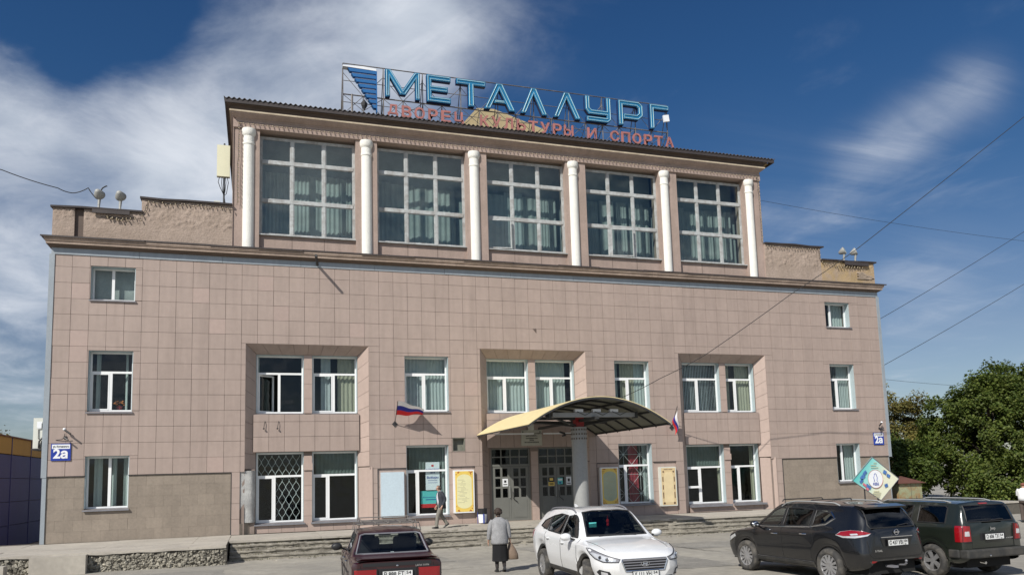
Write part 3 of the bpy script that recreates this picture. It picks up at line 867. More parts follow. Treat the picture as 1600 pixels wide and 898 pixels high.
for ri, (xa, xb) in enumerate(REC):
    ia, ib = xa + 0.40, xb - 0.42
    RI.append((ia, ib))
    zt = 7.08
    # splayed sides and soffit, tiled
    lowz = 2.5
    for (ox, ix, sgn, nm) in ((xa, ia, 1, 'l'), (xb, ib, -1, 'r')):
        exposed = (ri == 0 and nm == 'l')
        zb = lowz if (exposed or nm == 'r') else 0.0
        nv = int(round((RT - zb) / 0.6))
        nr = Vector((sgn * RD, -abs(ix - ox), 0))
        P = [(ox, 0.0, zb), (ix, RD, zb), (ix, RD, zt), (ox, 0.0, RT)]
        if sgn < 0: P = [P[1], P[0], P[3], P[2]]
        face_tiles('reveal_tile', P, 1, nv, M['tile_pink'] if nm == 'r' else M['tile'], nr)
        m_ = MB(); k = 0.035
        m_.add([(ox + sgn * k * -0.2, k, zb), (ix + sgn * -0.0, RD + k, zb), (ix, RD + k, zt), (ox + sgn * k * -0.2, k, RT)], [(0, 1, 2, 3)])
        m_.build('reveal_backing', M['gap'], B)
    P = [(ia, RD, zt), (ib, RD, zt), (xb, 0.0, RT), (xa, 0.0, RT)]
    face_tiles('soffit_tile', P, 8, 1, M['tile'], Vector((0, -(RT - zt), -RD)))
    m_ = MB(); m_.add([(ia, RD + .03, zt + .03), (ib, RD + .03, zt + .03), (xb, 0.04, RT + .03), (xa, 0.04, RT + .03)], [(0, 1, 2, 3)]); m_.build('soffit_backing', M['gap'], B)
    # lower pedestals: broad smooth stone blocks below the splay
    if ri != 1:
        # right pedestal
        m_ = MB()
        bx = xb + 0.10 if ri == 0 else xb + 0.21
        m_.slab([(ib + 0.02, RD - 0.03, 0), (bx, -0.03, 0), (bx, -0.03, 2.47), (ib + 0.02, RD - 0.03, 2.47)], Vector((-RD, -(bx - ib), 0)), 0.10)
        m_.build('pedestal', M['tile_pink'], B)
        m_ = MB(); m_.box(bx, bx + 0.02, -0.03, 0.06, 0, 2.47); m_.build('pedestal_return', M['tile_pink'], B)
    else:
        m_ = MB(); m_.slab([(ib + 0.02, RD - 0.02, 0), (xb, 0.0, 0), (xb, 0.0, 2.47), (ib + 0.02, RD - 0.02, 2.47)], Vector((-RD, -(xb - ib), 0)), 0.06)
        m_.build('pedestal', M['tile_pink'], B)
    if ri == 0:
        # broken-off cladding: bare concrete showing, with a tile plinth left
        m_ = MB()
        n, h = 6, 16
        vs = []
        for j in range(h + 1):
            for i in range(n + 1):
                u = i / n; z = 0.44 + (2.44 - 0.44) * j / h
                x = 6.63 + (7.20 - 6.63) * u
                y = 0.040 + 0.06 * u + (0.16 * (u - .8) / .2 if u > .8 else 0) + 0.025 * mnoise.noise((x * 6, z * 5, 1)) + (0.03 if z < 1.05 else 0)
                vs.append((x, y, z))
        m_.add(vs, [(j * (n + 1) + i, j * (n + 1) + i + 1, (j + 1) * (n + 1) + i + 1, (j + 1) * (n + 1) + i) for j in range(h) for i in range(n)])
        m_.build('bare_concrete', M['concrete'], B, smooth=50)
        m_ = MB(); m_.slab([(6.63, -0.01, 0), (7.20, RD - 0.06, 0), (7.20, RD - 0.06, 0.42), (6.63, -0.01, 0.42)], Vector((RD, -0.57, 0)), 0.3); m_.build('plinth_tile', M['base'], B)
        m_ = MB(); m_.box(6.55, 7.18, 0.22, 0.6, 0.0, 2.5); m_.build('pier_core', M['core'], B)

PIER = 0.33
RW = {}               # windows in the recesses
for ri, (ia, ib) in enumerate(RI):
    mid = {0: 9.21, 1: 18.90, 2: 28.72}[ri]
    hl = [(ia, mid - PIER / 2, 4.70, 7.08), (mid + PIER / 2, ib, 4.70, 7.08)]
    lo = [(ia + 0.02, mid - PIER / 2, 0.36, 3.15), (mid + PIER / 2, ib - 0.02, 0.36, 3.15)]
    if ri == 1:
        lo = [(ia + 0.10, mid - PIER / 2 - 0.02, 0.02, 3.16), (mid + PIER / 2 + 0.02, ib - 0.08, 0.02, 3.16)]
    for k in range(2):
        RW[(ri, 1, k)] = hl[k]; RW[(ri, 0, k)] = lo[k]
    m_ = MB()
    for a, b, c, d in rect_minus(ia - 0.02, ib + 0.02, -0.3, RT, hl + lo):
        m_.box(a, b, RD + 0.035, 0.62, c, d)
    m_.build('recess_wall', M['core'], B)
    # pier tiles between the windows
    for z in [0.0, 0.6, 1.2, 1.8, 2.4] + [4.7 + 0.6 * i for i in range(4)]:
        ze = min(z + 0.6, 3.15 if z < 4 else 7.08)
        m_ = MB(); m_.box(mid - PIER / 2 + .004, mid + PIER / 2 - .004, RD, RD + 0.034, z + .005, ze - .005)
        if z == 2.4 and ri != 1: m_.box(mid - PIER / 2 - .015, mid + PIER / 2 + .015, RD - 0.05, RD - 0.001, z + .01, ze - .3)
        m_.build('pier_tile', M['tile_pink'], B)
    # spandrel of tiles standing forward of the glass
    sa, sb = ia - 0.10, ib + 0.05
    sy = 0.26
    n = 7
    w = (sb - sa) / n
    for (za, zb) in ((3.16, 3.76), (3.76, 4.36), (4.36, 4.655)):
        for i in range(n):
            m_ = MB(); m_.box(sa + w * i + .006, sa + w * (i + 1) - .006, sy, sy + 0.03, za + .006, zb - .006); m_.build('spandrel_tile', M['tile'], B)
    m_ = MB(); m_.box(sa + .01, sb - .01, sy + 0.028, 0.60, 3.165, 4.66); m_.build('spandrel_core', M['gap'], B)
    # wall under the ground-floor windows
    if ri != 1:
        n = 8
        w = (ib - ia) / n
        for i in range(n):
            m_ = MB(); m_.box(ia + w * i + .004, ia + w * (i + 1) - .004, 0.30, 0.40, 0.0, 0.325); m_.build('plinth_tile', M['tile_pink'], B)

# ---- metal trims and corners
mb = MB()
mb.box(-0.16, 0.02, -0.03, 0.5, 2.36, 10.66); mb.box(-0.12, 0.02, -0.015, 0.5, 0.0, 2.36)
mb.build('corner_trim', M['trim'], B); mb = MB()
mb.box(BW - 0.02, BW + 0.16, -0.03, 0.5, 2.36, 10.66)
mb.box(BW - 0.02, BW + 0.03, 0.03, 0.5, 0.0, 2.36)
mb.build('corner_trim', M['trim'], B)
mb = MB()
x = -0.1
while x < BW:
    xe = min(x + 3.0, BW + 0.1)
    if not (9.0 < x + 1.5 < 9.9): mb.box(x, xe - 0.01, -0.028 + R(-.004, .004), 0.06, 10.66, 10.93)
    x = xe
mb.box(9.2, 9.9, 0.03, 0.06, 10.6, 10.9)
mb.build('head_flashing', M['trim'], B)

# ---- main cornice: profile swept along front and both ends
prof = [(0.0, 10.90), (-0.10, 10.91), (-0.22, 10.985), (-0.25, 11.0), (-0.25, 11.10), (-0.285, 11.105), (-0.285, 11.125), (-0.31, 11.15), (-0.31, 11.225), (-0.325, 11.23), (-0.325, 11.26)]


def sweep(prof, x0, x1, yb, mi=0, mbx=None, k=1.0):
    """cornice profile (dy<0 outwards, z) along the front x0..x1 and back along both ends to yb"""
    m = mbx or MB()
    path = []
    for d, z in prof:
        e = -d * k
        path.append([(x0 - e, yb, z), (x0 - e, d, z), (x1 + e, d, z), (x1 + e, yb, z)])
    nseg = 30
    for a, b in zip(path, path[1:]):
        for s in range(3):
            kk = nseg if s == 1 else 1
            for t in range(kk):
                f = [Vector(a[s]).lerp(Vector(a[s + 1]), t / kk), Vector(a[s]).lerp(Vector(a[s + 1]), (t + 1) / kk),
                     Vector(b[s]).lerp(Vector(b[s + 1]), (t + 1) / kk), Vector(b[s]).lerp(Vector(b[s + 1]), t / kk)]
                m.add(f, [(0, 1, 2, 3)], mi)
    return m


m_ = MB()
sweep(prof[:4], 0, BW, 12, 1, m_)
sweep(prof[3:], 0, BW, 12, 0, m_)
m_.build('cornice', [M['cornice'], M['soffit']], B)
m_ = MB()
x = -0.42
rr2 = random.Random(4)
while x < BW + 0.42:
    xe = min(x + rr2.uniform(1.6, 2.4), BW + 0.42)
    dy, dz = rr2.uniform(-.02, .02), rr2.uniform(-.012, .012)
    m_.box(x, xe + 0.03, -0.345 + dy, 0.25, 11.262 + dz, 11.285 + dz)
    m_.box(x, xe, -0.349 + dy, -0.341 + dy, 11.225 + dz, 11.284 + dz)
    x = xe
m_.box(-0.42, -0.0, 0.25, 12, 11.262, 11.285); m_.box(BW, BW + 0.42, 0.25, 12, 11.262, 11.285)
m_.build('cornice_flashing', M['tin'], B)
# building body sides, back, inner floors
mb = MB()
mb.box(0.0, 0.3, 0.6, 14, -0.5, 11.26); mb.box(BW - 0.3, BW, 0.6, 14, -0.5, 11.26); mb.box(0, BW, 13.7, 14, -0.5, 11.26)
mb.box(-0.0, BW, 0.3, 14, 11.12, 11.255)
mb.build('side_walls', M['plaster'], B)
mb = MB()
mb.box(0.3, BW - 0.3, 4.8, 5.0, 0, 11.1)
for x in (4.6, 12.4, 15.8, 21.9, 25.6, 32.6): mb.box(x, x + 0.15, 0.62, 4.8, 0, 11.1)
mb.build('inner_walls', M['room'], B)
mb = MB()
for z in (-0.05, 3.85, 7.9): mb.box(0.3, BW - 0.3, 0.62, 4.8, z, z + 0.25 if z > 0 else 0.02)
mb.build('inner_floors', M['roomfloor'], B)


# ------------------------------------------------------------------ windows
def wavy(x0, x1, z0, z1, y, amp, wl, mat_, parent, name='curtain', seed=0, gather=0.0):
    n = max(8, int((x1 - x0) / 0.035))
    r3 = random.Random(seed)
    ph = r3.uniform(0, 6)
    vs = []
    for i in range(n + 1):
        x = x0 + (x1 - x0) * i / n
        yy = y + amp * math.sin(x * 6.28 / wl + ph + 1.3 * math.sin(x * 3.1 + ph))
        vs += [(x, yy, z0), (x + gather * (R(-1, 1)) * 0.01, yy * 0.5 + y * 0.5, z1)]
    m = MB().add(vs, [(2 * i, 2 * i + 2, 2 * i + 3, 2 * i + 1) for i in range(n)])
    return m.build(name, mat_, parent, smooth=80)


def bar_frame(x0, x1, z0, z1, w, y0, y1, m=None):
    m = m or MB()
    m.box(x0, x0 + w, y0, y1, z0, z1); m.box(x1 - w, x1, y0, y1, z0, z1)
    m.box(x0 + w, x1 - w, y0, y1, z0, z0 + w); m.box(x0 + w, x1 - w, y0, y1, z1 - w, z1)
    return m


wn = [0]


def window(rect, yface, tr=None, mul=0.5, rev=None, curtains=(), sill=True, openleaf=None, small=False, lining=True, grille=None, liney=None, fw=0.055):
    """a white framed window set back in its opening; tr: transom height (0..1), mul: mullion place"""
    x0, x1, z0, z1 = rect
    rev = REV if rev is None else rev
    yf = yface + rev
    wn[0] += 1
    a, b, c, d = x0 + 0.02, x1 - 0.02, z0 + 0.03, z1 - 0.02
    m = bar_frame(a, b, c, d, fw, yf, yf + 0.07)
    cells = []
    zt = c + (d - c) * tr if tr else None
    xm = a + (b - a) * mul if mul else None
    if zt: m.box(a + fw, b - fw, yf - 0.004, yf + 0.066, zt - 0.04, zt + 0.04)
    top = (zt - 0.04) if zt else d - fw
    if xm: m.box(xm - 0.05, xm + 0.05, yf - 0.006, yf + 0.064, c + fw, top)
    w_ = m.build('window', M['pvc'], B)
    if zt: cells.append((a + fw, b - fw, zt + 0.04, d - fw))
    if xm: cells += [(a + fw, xm - 0.05, c + fw, top), (xm + 0.05, b - fw, c + fw, top)]
    else: cells.append((a + fw, b - fw, c + fw, top))
    for i, (p, q, r_, s) in enumerate(cells):
        if openleaf == i: continue
        MB().box(p - .004, q + .004, yf + 0.03, yf + 0.042, r_ - .004, s + .004).build('pane', M['glass_f'], w_)
    if xm and tr is not None:   # the sash that opens has a second, thinner frame
        p, q, r_, s = cells[-2] if openleaf is None else cells[openleaf]
        if openleaf is None:
            bar_frame(p, q, r_, s, 0.045, yf - 0.012, yf + 0.03).build('sash', M['pvc'], w_)
        else:
            W = q - p
            ang = math.radians(38)
            sm = MB()
            ux, uy = math.cos(ang), -math.sin(ang) * -1
            o = Vector((p, yf + 0.03, 0))
            dx = Vector((math.cos(ang), math.sin(ang), 0))
            nx = Vector((-math.sin(ang), math.cos(ang), 0)) * 0.03
            for u0, u1, h0, h1 in ((0, .06, r_, s), (W - .06, W, r_, s), (.06, W - .06, r_, r_ + .06), (.06, W - .06, s - .06, s)):
                cx = o + dx * ((u0 + u1) / 2) + Vector((0, 0, (h0 + h1) / 2))
                sm.obox(cx, dx * (u1 - u0) / 2, nx, (0, 0, (h1 - h0) / 2))
            sm.build('sash', M['pvc'], w_)
            gm = MB(); gm.obox(o + dx * W / 2 + Vector((0, 0, (r_ + s) / 2)), dx * (W / 2 - .06), nx * 0.2, (0, 0, (s - r_) / 2 - .06)); gm.build('pane', M['glass_f'], w_)
    if lining:
        y0 = (yface + 0.045) if liney is None else liney
        m = MB()
        m.box(x0 + .001, x0 + 0.02, y0, yf + 0.07, z0 + .03, z1); m.box(x1 - 0.02, x1 - .001, y0, yf + 0.07, z0 + .03, z1); m.box(x0 + 0.02, x1 - 0.02, y0, yf + 0.07, z1 - 0.02, z1 - .001)
        m.build('lining', M['lining'], w_)
    if sill:
        m = MB()
        m.slab([(x0 - 0.04, yface - 0.06, z0 - 0.025), (x1 + 0.04, yface - 0.06, z0 - 0.025), (x1 + 0.04, yf, z0 + 0.03), (x0 - 0.04, yf, z0 + 0.03)], (0, -0.1, 1), 0.02)
        m.box(x0 - 0.04, x1 + 0.04, yface - 0.06, yface - 0.05, z0 - 0.07, z0 - 0.03)
        m.build('sill', M['sill'], w_)
    for kind, u0, u1, mt in curtains:
        xx0, xx1 = a + (b - a) * u0, a + (b - a) * u1
        if kind == 'w': wavy(xx0, xx1, c, d, yf + 0.22, 0.035, 0.16, M[mt], w_, seed=wn[0] * 7 + int(u0 * 10))
        elif kind == 'p': wavy(xx0, xx1, c, d, yf + 0.26, 0.012, 0.5, M[mt], w_, seed=wn[0])
        elif kind == 'b':
            m = MB(); n = int((xx1 - xx0) / 0.085)
            for i in range(n):
                x = xx0 + (xx1 - xx0) * (i + .5) / n
                ta = 0.5 + R(-.12, .12)
                m.obox((x, yf + 0.2, (c + d) / 2), (0.042 * math.cos(ta), 0.042 * math.sin(ta), 0), (0, 0.001, 0), (0, 0, (d - c) / 2))
            m.build('blind', M[mt], w_)
        elif kind == 't':      # curtain stopping half way: top part only
            wavy(xx0, xx1, c + (d - c) * 0.64, d, yf + 0.2, 0.03, 0.15, M[mt], w_, seed=wn[0] * 3)
    if grille == 'wave':
        m = MB()
        gy = yf + 0.12
        for (gx0, gx1, gz0, gz1) in [cells[0], cells[-1]]:
            pitch = 0.27
            k = 0
            x = gx0 + 0.06
            while x < gx1:
                pts = []
                for i in range(int((gz1 - gz0) / 0.05) + 1):
                    z = gz0 + i * 0.05
                    pts.append((min(max(x + (1 if k % 2 else -1) * 0.062 * math.sin((z - c) * 6.28 / 0.5), gx0), gx1), gy, z))
                m.tube(pts, 0.009, 4); k += 1; x += 0.135
        m.build('grille', M['grille'], w_)
    if grille == 'star':
        m = MB(); gy = yf + 0.09
        cx = [a + (b - a) * t for t in (0.0, 0.5, 1.0)]
        zs = [c + (d - c) * t for t in (0.0, 0.32, 0.66, 1.0)]
        for i in range(2):
            for j in range(3):
                A_, B_, C_, D_ = cx[i], cx[i + 1], zs[j], zs[j + 1]
                ce = ((A_ + B_) / 2, gy, (C_ + D_) / 2)
                for q in ((A_, C_), (B_, C_), (A_, D_), (B_, D_), (A_, ce[2]), (B_, ce[2]), (ce[0], C_), (ce[0], D_)):
                    m.tube([ce, (q[0], gy, q[1])], 0.008, 4)
                m.lathe([(0.05, -0.006), (0.05, 0.006)], ce, 'y', 8)
        m.build('grille', M['grille'], w_)
    if grille == 'bars':
        m = MB(); gy = yf + 0.1
        x = a + 0.06
        while x < b:
            m.tube([(x, gy, c), (x, gy, d)], 0.007, 4); x += 0.1
        m.build('grille', M['grille'], w_)
    return w_


W = WIN
window(W['L3'], 0, None, 0.47, curtains=[('p', 0.0, 1.0, 'hall_sheer')])
window(W['L2'], 0, 0.66, 0.48, curtains=[('w', 0.12, 0.22, 'sheer'), ('w', 0.80, 0.86, 'sheer')])
window(W['L1'], 0, None, 0.53, curtains=[('w', 0.14, 0.34, 'sheer'), ('w', 0.56, 0.68, 'sheer'), ('w', 0.84, 1.0, 'sheer')])
window(W['R3'], 0, None, 0.36, curtains=[('w', 0.4, 1.0, 'sheer')])
window(W['R2'], 0, 0.68, 0.42, curtains=[('w', 0.0, 0.3, 'beige'), ('w', 0.55, 1.0, 'sheer')], grille='bars')
window(W['R1'], 0, None, 0.40, curtains=[('w', 0.62, 1.0, 'sheer')])
window(W['S2'], 0, 0.69, 0.47, curtains=[('w', 0.0, 0.36, 'blind'), ('p', 0.36, 0.56, 'blind'), ('w', 0.56, 1.0, 'sheer')])
S1 = window(W['S1'], 0, 0.64, 0.29, curtains=[('t', 0.1, 1.0, 'dim'), ('w', 0.88, 1.0, 'sheer')])
window(W['Q2'], 0, 0.66, 0.45, curtains=[('w', 0.06, 0.2, 'sheer'), ('w', 0.28, 0.7, 'beige'), ('w', 0.7, 1.0, 'sheer')])
window(W['Q1'], 0, 0.64, 0.28, curtains=[('w', 0.42, 0.72, 'redc'), ('w', 0.86, 1.0, 'sheer')], grille='star')
ry = RD + 0.0
window(RW[(0, 1, 0)], ry, 0.69, 0.48, rev=0.28, openleaf=1, curtains=[('p', 0.0, 0.06, 'sheer')])
window(RW[(0, 1, 1)], ry, 0.69, 0.48, rev=0.28, curtains=[('w', 0.2, 0.42, 'blind'), ('w', 0.58, 1.0, 'beige')])
window(RW[(0, 0, 0)], ry, 0.66, 0.38, rev=0.28, grille='wave')
window(RW[(0, 0, 1)], ry, 0.66, 0.36, rev=0.28, curtains=[('t', 0.08, 1.0, 'dim')])
window(RW[(1, 1, 0)], ry, 0.67, 0.47, rev=0.28, curtains=[('w', 0.0, 0.45, 'sheer'), ('w', 0.45, 1.0, 'sheer')])
window(RW[(1, 1, 1)], ry, 0.67, 0.46, rev=0.28, curtains=[('w', 0.0, 0.42, 'sheer'), ('w', 0.42, 0.85, 'sheer')])
window(RW[(2, 1, 0)], ry, 0.68, 0.45, rev=0.28, curtains=[('b', 0.0, 1.0, 'blind')])
window(RW[(2, 1, 1)], ry, 0.68, 0.42, rev=0.28, curtains=[('w', 0.0, 0.3, 'beige'), ('w', 0.5, 1.0, 'beige')])
wq = window(RW[(2, 0, 0)], ry, 0.62, 0.40, rev=0.28, curtains=[('t', 0.0, 1.0, 'dim'), ('w', 0.93, 1.0, 'beige')])
x0, x1, z0, z1 = RW[(2, 0, 0)]
MB().box(x0 + 0.08, x0 + 0.72, ry + 0.115, ry + 0.18, 1.12, 1.22).build('transom', M['pvc'], wq)
window(RW[(2, 0, 1)], ry, 0.62, 0.38, rev=0.28, curtains=[('w', 0.88, 1.0, 'beige')])
# grey stone sills under the right-hand ground-floor windows
for k in range(2):
    x0, x1, z0, z1 = RW[(2, 0, k)]
    MB().box(x0 - 0.03, x1 + 0.14, 0.13, 0.42, 0.24, 0.325).build('stone_sill', M['sill'], B)
    x0, x1, z0, z1 = RW[(0, 0, k)]
    MB().box(x0 - 0.05, x1 + 0.05, 0.20, 0.42, 0.285, 0.335).build('stone_sill', M['sill'], B)
# blind square opening with a dull panel
x0, x1, z0, z1 = W['V']
m = bar_frame(x0 + .002, x1 - .002, z0 + .002, z1 - .002, 0.03, 0.02, 0.3); m.box(x0 + .03, x1 - .03, 0.22, 0.25, z0 + .03, z1 - .03)
m.build('blind_opening', mat('dull_panel', (0.17, 0.17, 0.14), 0.8, var=0.2, scale=6), B)


# ------------------------------------------------------------------ doors
def door(rect, posters):
    x0, x1, z0, z1 = rect
    y = RD + 0.13
    m = bar_frame(x0, x1, z0, z1, 0.07, y - 0.02, y + 0.08)
    zt = 2.36
    m.box(x0 + .07, x1 - .07, y - 0.02, y + 0.08, zt, zt + 0.09)
    n = 4
    w = (x1 - x0 - .14) / n
    for i in range(1, n): m.box(x0 + .07 + w * i - .025, x0 + .07 + w * i + .025, y - 0.015, y + .06, zt + .09, z1 - .07)
    zm = (zt + .09 + z1 - .07) / 2
    m.box(x0 + .07, x1 - .07, y - 0.013, y + .058, zm - .025, zm + .025)
    d = m.build('door', M['door'], B)
    for i in range(n):
        for za, zb in ((zt + .09, zm - .025), (zm + .025, z1 - .07)):
            MB().box(x0 + .07 + w * i + .026, x0 + .07 + w * (i + 1) - .026, y + .02, y + .03, za + .001, zb - .001).build('transom_pane', M['glass_dark'], d)
    mid = (x0 + x1) / 2
    for li, (a, b) in enumerate(((x0 + .075, mid - .004), (mid + .004, x1 - .075))):
        m = MB()
        c = z0 + .03
        zp0, zp1 = 1.02, 2.27
        xs = [a, a + .13, (a + b) / 2 - .045, (a + b) / 2 + .045, b - .13, b]
        zs = [zp0, zp0 + .39, zp0 + .47, zp0 + .82, zp0 + .90, zp1]
        hl = []
        for i in (1, 3):
            for j in (0, 2, 4): hl.append((xs[i], xs[i + 1], zs[j], zs[j + 1]))
        for p, q, r_, s in rect_minus(a, b, c, zt - .01, hl): m.box(p, q, y, y + .05, r_, s)
        m.box(a + .10, b - .10, y - .012, y - .001, c + .1, zp0 - .1)
        lf = m.build('leaf', M['door'], d)
        for p, q, r_, s in hl: MB().box(p - .003, q + .003, y + .02, y + .03, r_ - .003, s + .003).build('pane', M['glass_dark'], d)
        if li == 1:
            m = MB(); hx = a + .06
            m.tube([(hx, y, 1.25), (hx, y - .07, 1.25), (hx, y - .07, .98), (hx + .2, y - .07, .82), (hx + .2, y, .82)], .014, 6); m.build('handle', M['iron'], d)
        else:
            m = MB(); hx = b - .06
            m.tube([(hx, y, 1.5), (hx, y - .06, 1.5), (hx, y - .06, 1.0), (hx, y, 1.0)], .014, 6); m.build('handle', M['greysteel'], d)
    return d, y


D1, dy = door(RW[(1, 0, 0)], 1)
D2, _ = door(RW[(1, 0, 1)], 2)


def poster(x0, x1, z0, z1, y, label, base='paper', marks=(), text=(), name='poster'):
    t = thing(name, label, 'poster', ((x0 + x1) / 2, y, z0))
    cx = (x0 + x1) / 2
    MB().box(x0 - cx, x1 - cx, -.006, 0, 0, z1 - z0).build('sheet', M[base], t)
    for i, (a, b, c, d, mt) in enumerate(marks):
        MB().box(a, b, -.0085, -.0062, c, d).build('print', M[mt], t)
    for (s, x, z, size, mt) in text:
        m = MB(); add_text(m, s, x, -.0095, z, size, 0.003, size * .02); m.build('lettering', M[mt], t)
    return t


x0, x1, z0, z1 = RW[(1, 0, 0)]
poster(x0 + .53, x0 + .78, 1.50, 1.83, dy - 0.004, 'small white notice with a figure on the left entrance door', marks=[(-.05, .05, .16, .26, 'black'), (-.09, .09, .06, .10, 'black')])
x0, x1, z0, z1 = RW[(1, 0, 1)]
poster(x0 + .48, x0 + .76, 1.66, 1.83, dy - 0.004, 'upper black and yellow notice on the right entrance door', 'black', marks=[(-.08, .08, .03, .14, 'gold')])
poster(x0 + .48, x0 + .76, 1.46, 1.62, dy - 0.004, 'lower yellow notice with dark lettering on the right entrance door', 'gold', marks=[(-.1, .1, .04, .07, 'black'), (-.1, .1, .09, .12, 'black')])
poster(x0 + .92, x0 + 1.16, 1.52, 1.80, dy - 0.004, 'blue and white notice on the right entrance door', 'teal', marks=[(-.1, .1, .16, .24, 'paper'), (-.06, .04, .03, .1, 'signblue')])
poster(x0 + 1.33, x0 + 1.57, 1.48, 1.84, dy - 0.004, 'white notice with a dark figure, rightmost on the entrance doors', marks=[(-.05, .05, .15, .28, 'black'), (-.08, .08, .05, .09, 'black')])
# banner behind the big window
yp = REV + 0.10
poster(14.02, 14.62, 1.45, 2.62, yp, 'white hanging banner with dark blue heading behind the ground floor window',
       marks=[(-.05, .05, .98, 1.06, 'flagr'), (-.2, .2, .40, .415, 'signblue'), (-.2, .2, .30, .315, 'signblue')],
       text=[('9 СЕНТЯБРЯ', 0, .86, .09, 'signblue'), ('2018', 0, .73, .10, 'signblue'), ('Выборы', 0, .52, .13, 'signblue')], name='banner')
poster(13.80, 14.72, .72, 1.42, yp + 0.04, 'turquoise board with a dark red foot behind the ground floor window', 'teal',
       marks=[(-.46, .46, 0, .16, 'flagr'), (-.38, .38, .42, .44, 'signblue'), (-.25, .3, .32, .35, 'signblue')], name='banner')

# ------------------------------------------------------------------ upper hall
UY = 0.15               # plane of beam and piers
UX0, UX1 = 6.22, 31.42
CX = [6.83 + 4.783 * i for i in range(6)]
UB = [(7.26, 11.16), (12.07, 16.01), (16.98, 20.80), (21.81, 25.66), (26.64, 30.45)]
UZ0, UZ1 = 12.04, 16.28
WY = 0.52
mb = MB()
# piers beside and behind the columns, sill wall, beam
mb.box(UX0, UX0 + 0.02, UY, 12, 11.2, 17.0)
piers = [(UX0, UB[0][0])] + [(UB[i][1], UB[i + 1][0]) for i in range(4)] + [(UB[4][1], UX1)]
for i, (a, b) in enumerate(piers):
    mb.box(a + (0.001 if i else 0), b, UY + 0.05, 1.0, 11.2, UZ1 + 0.14)
for a, b in UB: mb.box(a, b, UY + 0.22, 1.0, 11.2, UZ0)
mb.box(UX0, UX1, UY - 0.02, 1.0, UZ1 + 0.14, 16.75)
mb.box(UX0, UX1, UY + 0.01, 1.0, 16.75, 17.2)
mb.build('hall_front_wall', M['plaster'], B)
mb = MB()
mb.box(UX0, UX0 + 0.3, 1.0, 12.0, 11.2, 17.2); mb.box(UX1 - 0.3, UX1, 1.0, 12.0, 11.2, 17.2); mb.box(UX0, UX1, 11.7, 12.0, 11.2, 17.2)
mb.build('hall_side_walls', M['plaster'], B)
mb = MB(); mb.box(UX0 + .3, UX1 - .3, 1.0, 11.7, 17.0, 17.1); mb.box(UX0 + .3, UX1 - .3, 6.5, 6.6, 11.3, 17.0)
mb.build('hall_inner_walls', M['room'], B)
# thin concrete sill strips and hairline joints of the sill wall
for i, (a, b) in enumerate(UB):
    m = MB(); m.box(a - 0.06, b + 0.10, UY + 0.10, UY + 0.40, UZ0 - 0.045, UZ0 - 0.002); m.build('hall_sill', M['oldframe'], B)
    for k in (1, 2):
        m = MB(); m.box(a + (b - a) * k / 3 - .008, a + (b - a) * k / 3 + .008, UY + 0.214, UY + 0.23, 11.3, UZ0 - .05); m.build('wall_joint', M['gap'], B)

# columns
for i, x in enumerate(CX):
    r = 0.232
    m = MB()
    nz = 26
    prof_ = [(r * 1.0, 11.28)] + [(r * (1.0 - 0.02 * k / nz), 11.3 + (15.72 - 11.3) * k / nz) for k in range(nz + 1)]
    m.lathe(prof_, (x, UY + 0.12, 0), 'z', 28)
    sh = m.build('column', M['white_col'], B, smooth=40)
    m = MB()
    m.lathe([(r * .98, 15.72), (r * 1.07, 15.73), (r * 1.08, 15.80), (r * 1.0, 15.82), (r * .98, 16.08), (r * 1.12, 16.12), (r * 1.22, 16.2), (r * 1.24, 16.36), (r * 1.2, 16.40), (r * .9, 16.415)], (x, UY + 0.12, 0), 'z', 28)
    m.build('capital', M['white_col'], sh, smooth=35)

# eaves: mouldings, fascia, corrugated sheet
def uprof(p, m, mi):
    return sweep(p, UX0, UX1, 12.0, mi, m)


m = MB()
P1 = [(UY - 0.02, 16.74), (UY - 0.05, 16.76), (UY - 0.05, 16.80), (UY - 0.09, 16.82)]
P2 = [(UY - 0.09, 16.82), (UY - 0.25, 16.93), (UY - 0.26, 16.97)]
P3 = [(UY - 0.26, 16.97), (UY - 0.295, 16.975), (UY - 0.30, 17.04)]
P4 = [(UY - 0.30, 17.04), (UY - 0.24, 17.055), (UY - 0.25, 17.22), (UY - 0.40, 17.25), (UY - 0.41, 17.34)]
for j, P in enumerate((P1, P2, P3, P4)):
    P = [(d - 0.0, z) for d, z in P]
    sweep(P, UX0, UX1, 12.0, j, m)
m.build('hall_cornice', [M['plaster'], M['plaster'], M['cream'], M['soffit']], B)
# boarded soffit of the wide side eaves
for xa, xb in ((5.95, UX0 + .01), (UX1 - .01, 31.95)):
    m = MB(); m.box(xa, xb, 0.05, 12.2, 17.30, 17.345); m.build('side_eave_board', M['ochre'], B)
# corrugated roof
m = MB()
ex0, ex1, ey = 5.86, 32.05, -0.34
pitch = 0.20
n = int((ex1 - ex0) / (pitch / 6))
ridge_y, sl_ = 6.2, 0.17
vs = []
for i in range(n + 1):
    x = ex0 + (ex1 - ex0) * i / n
    h = 0.035 * math.cos((x - ex0) / pitch * 2 * math.pi)
    for y in (ey, ey, 0.2, 2.0, 4.0, ridge_y, 12.6):
        z = 17.43 + sl_ * (min(y, ridge_y) - ey) - max(0, y - ridge_y) * sl_
        vs.append((x, y, z + h))
    vs[-7] = (x, ey + 0.004, 17.40 + h)
fs = [(i * 7 + k, (i + 1) * 7 + k, (i + 1) * 7 + k + 1, i * 7 + k + 1) for i in range(n) for k in range(6)]
m.add(vs, fs)
m.build('hall_roof', M['roof'], B, smooth=60)
m = MB()
m.box(5.90, 32.0, -0.31, -0.24, 17.24, 17.385)
m.box(5.90, 5.97, -0.24, 12.4, 17.24, 17.385); m.box(31.93, 32.0, -0.24, 12.4, 17.24, 17.385)
m.build('eave_board', M['tin'], B)
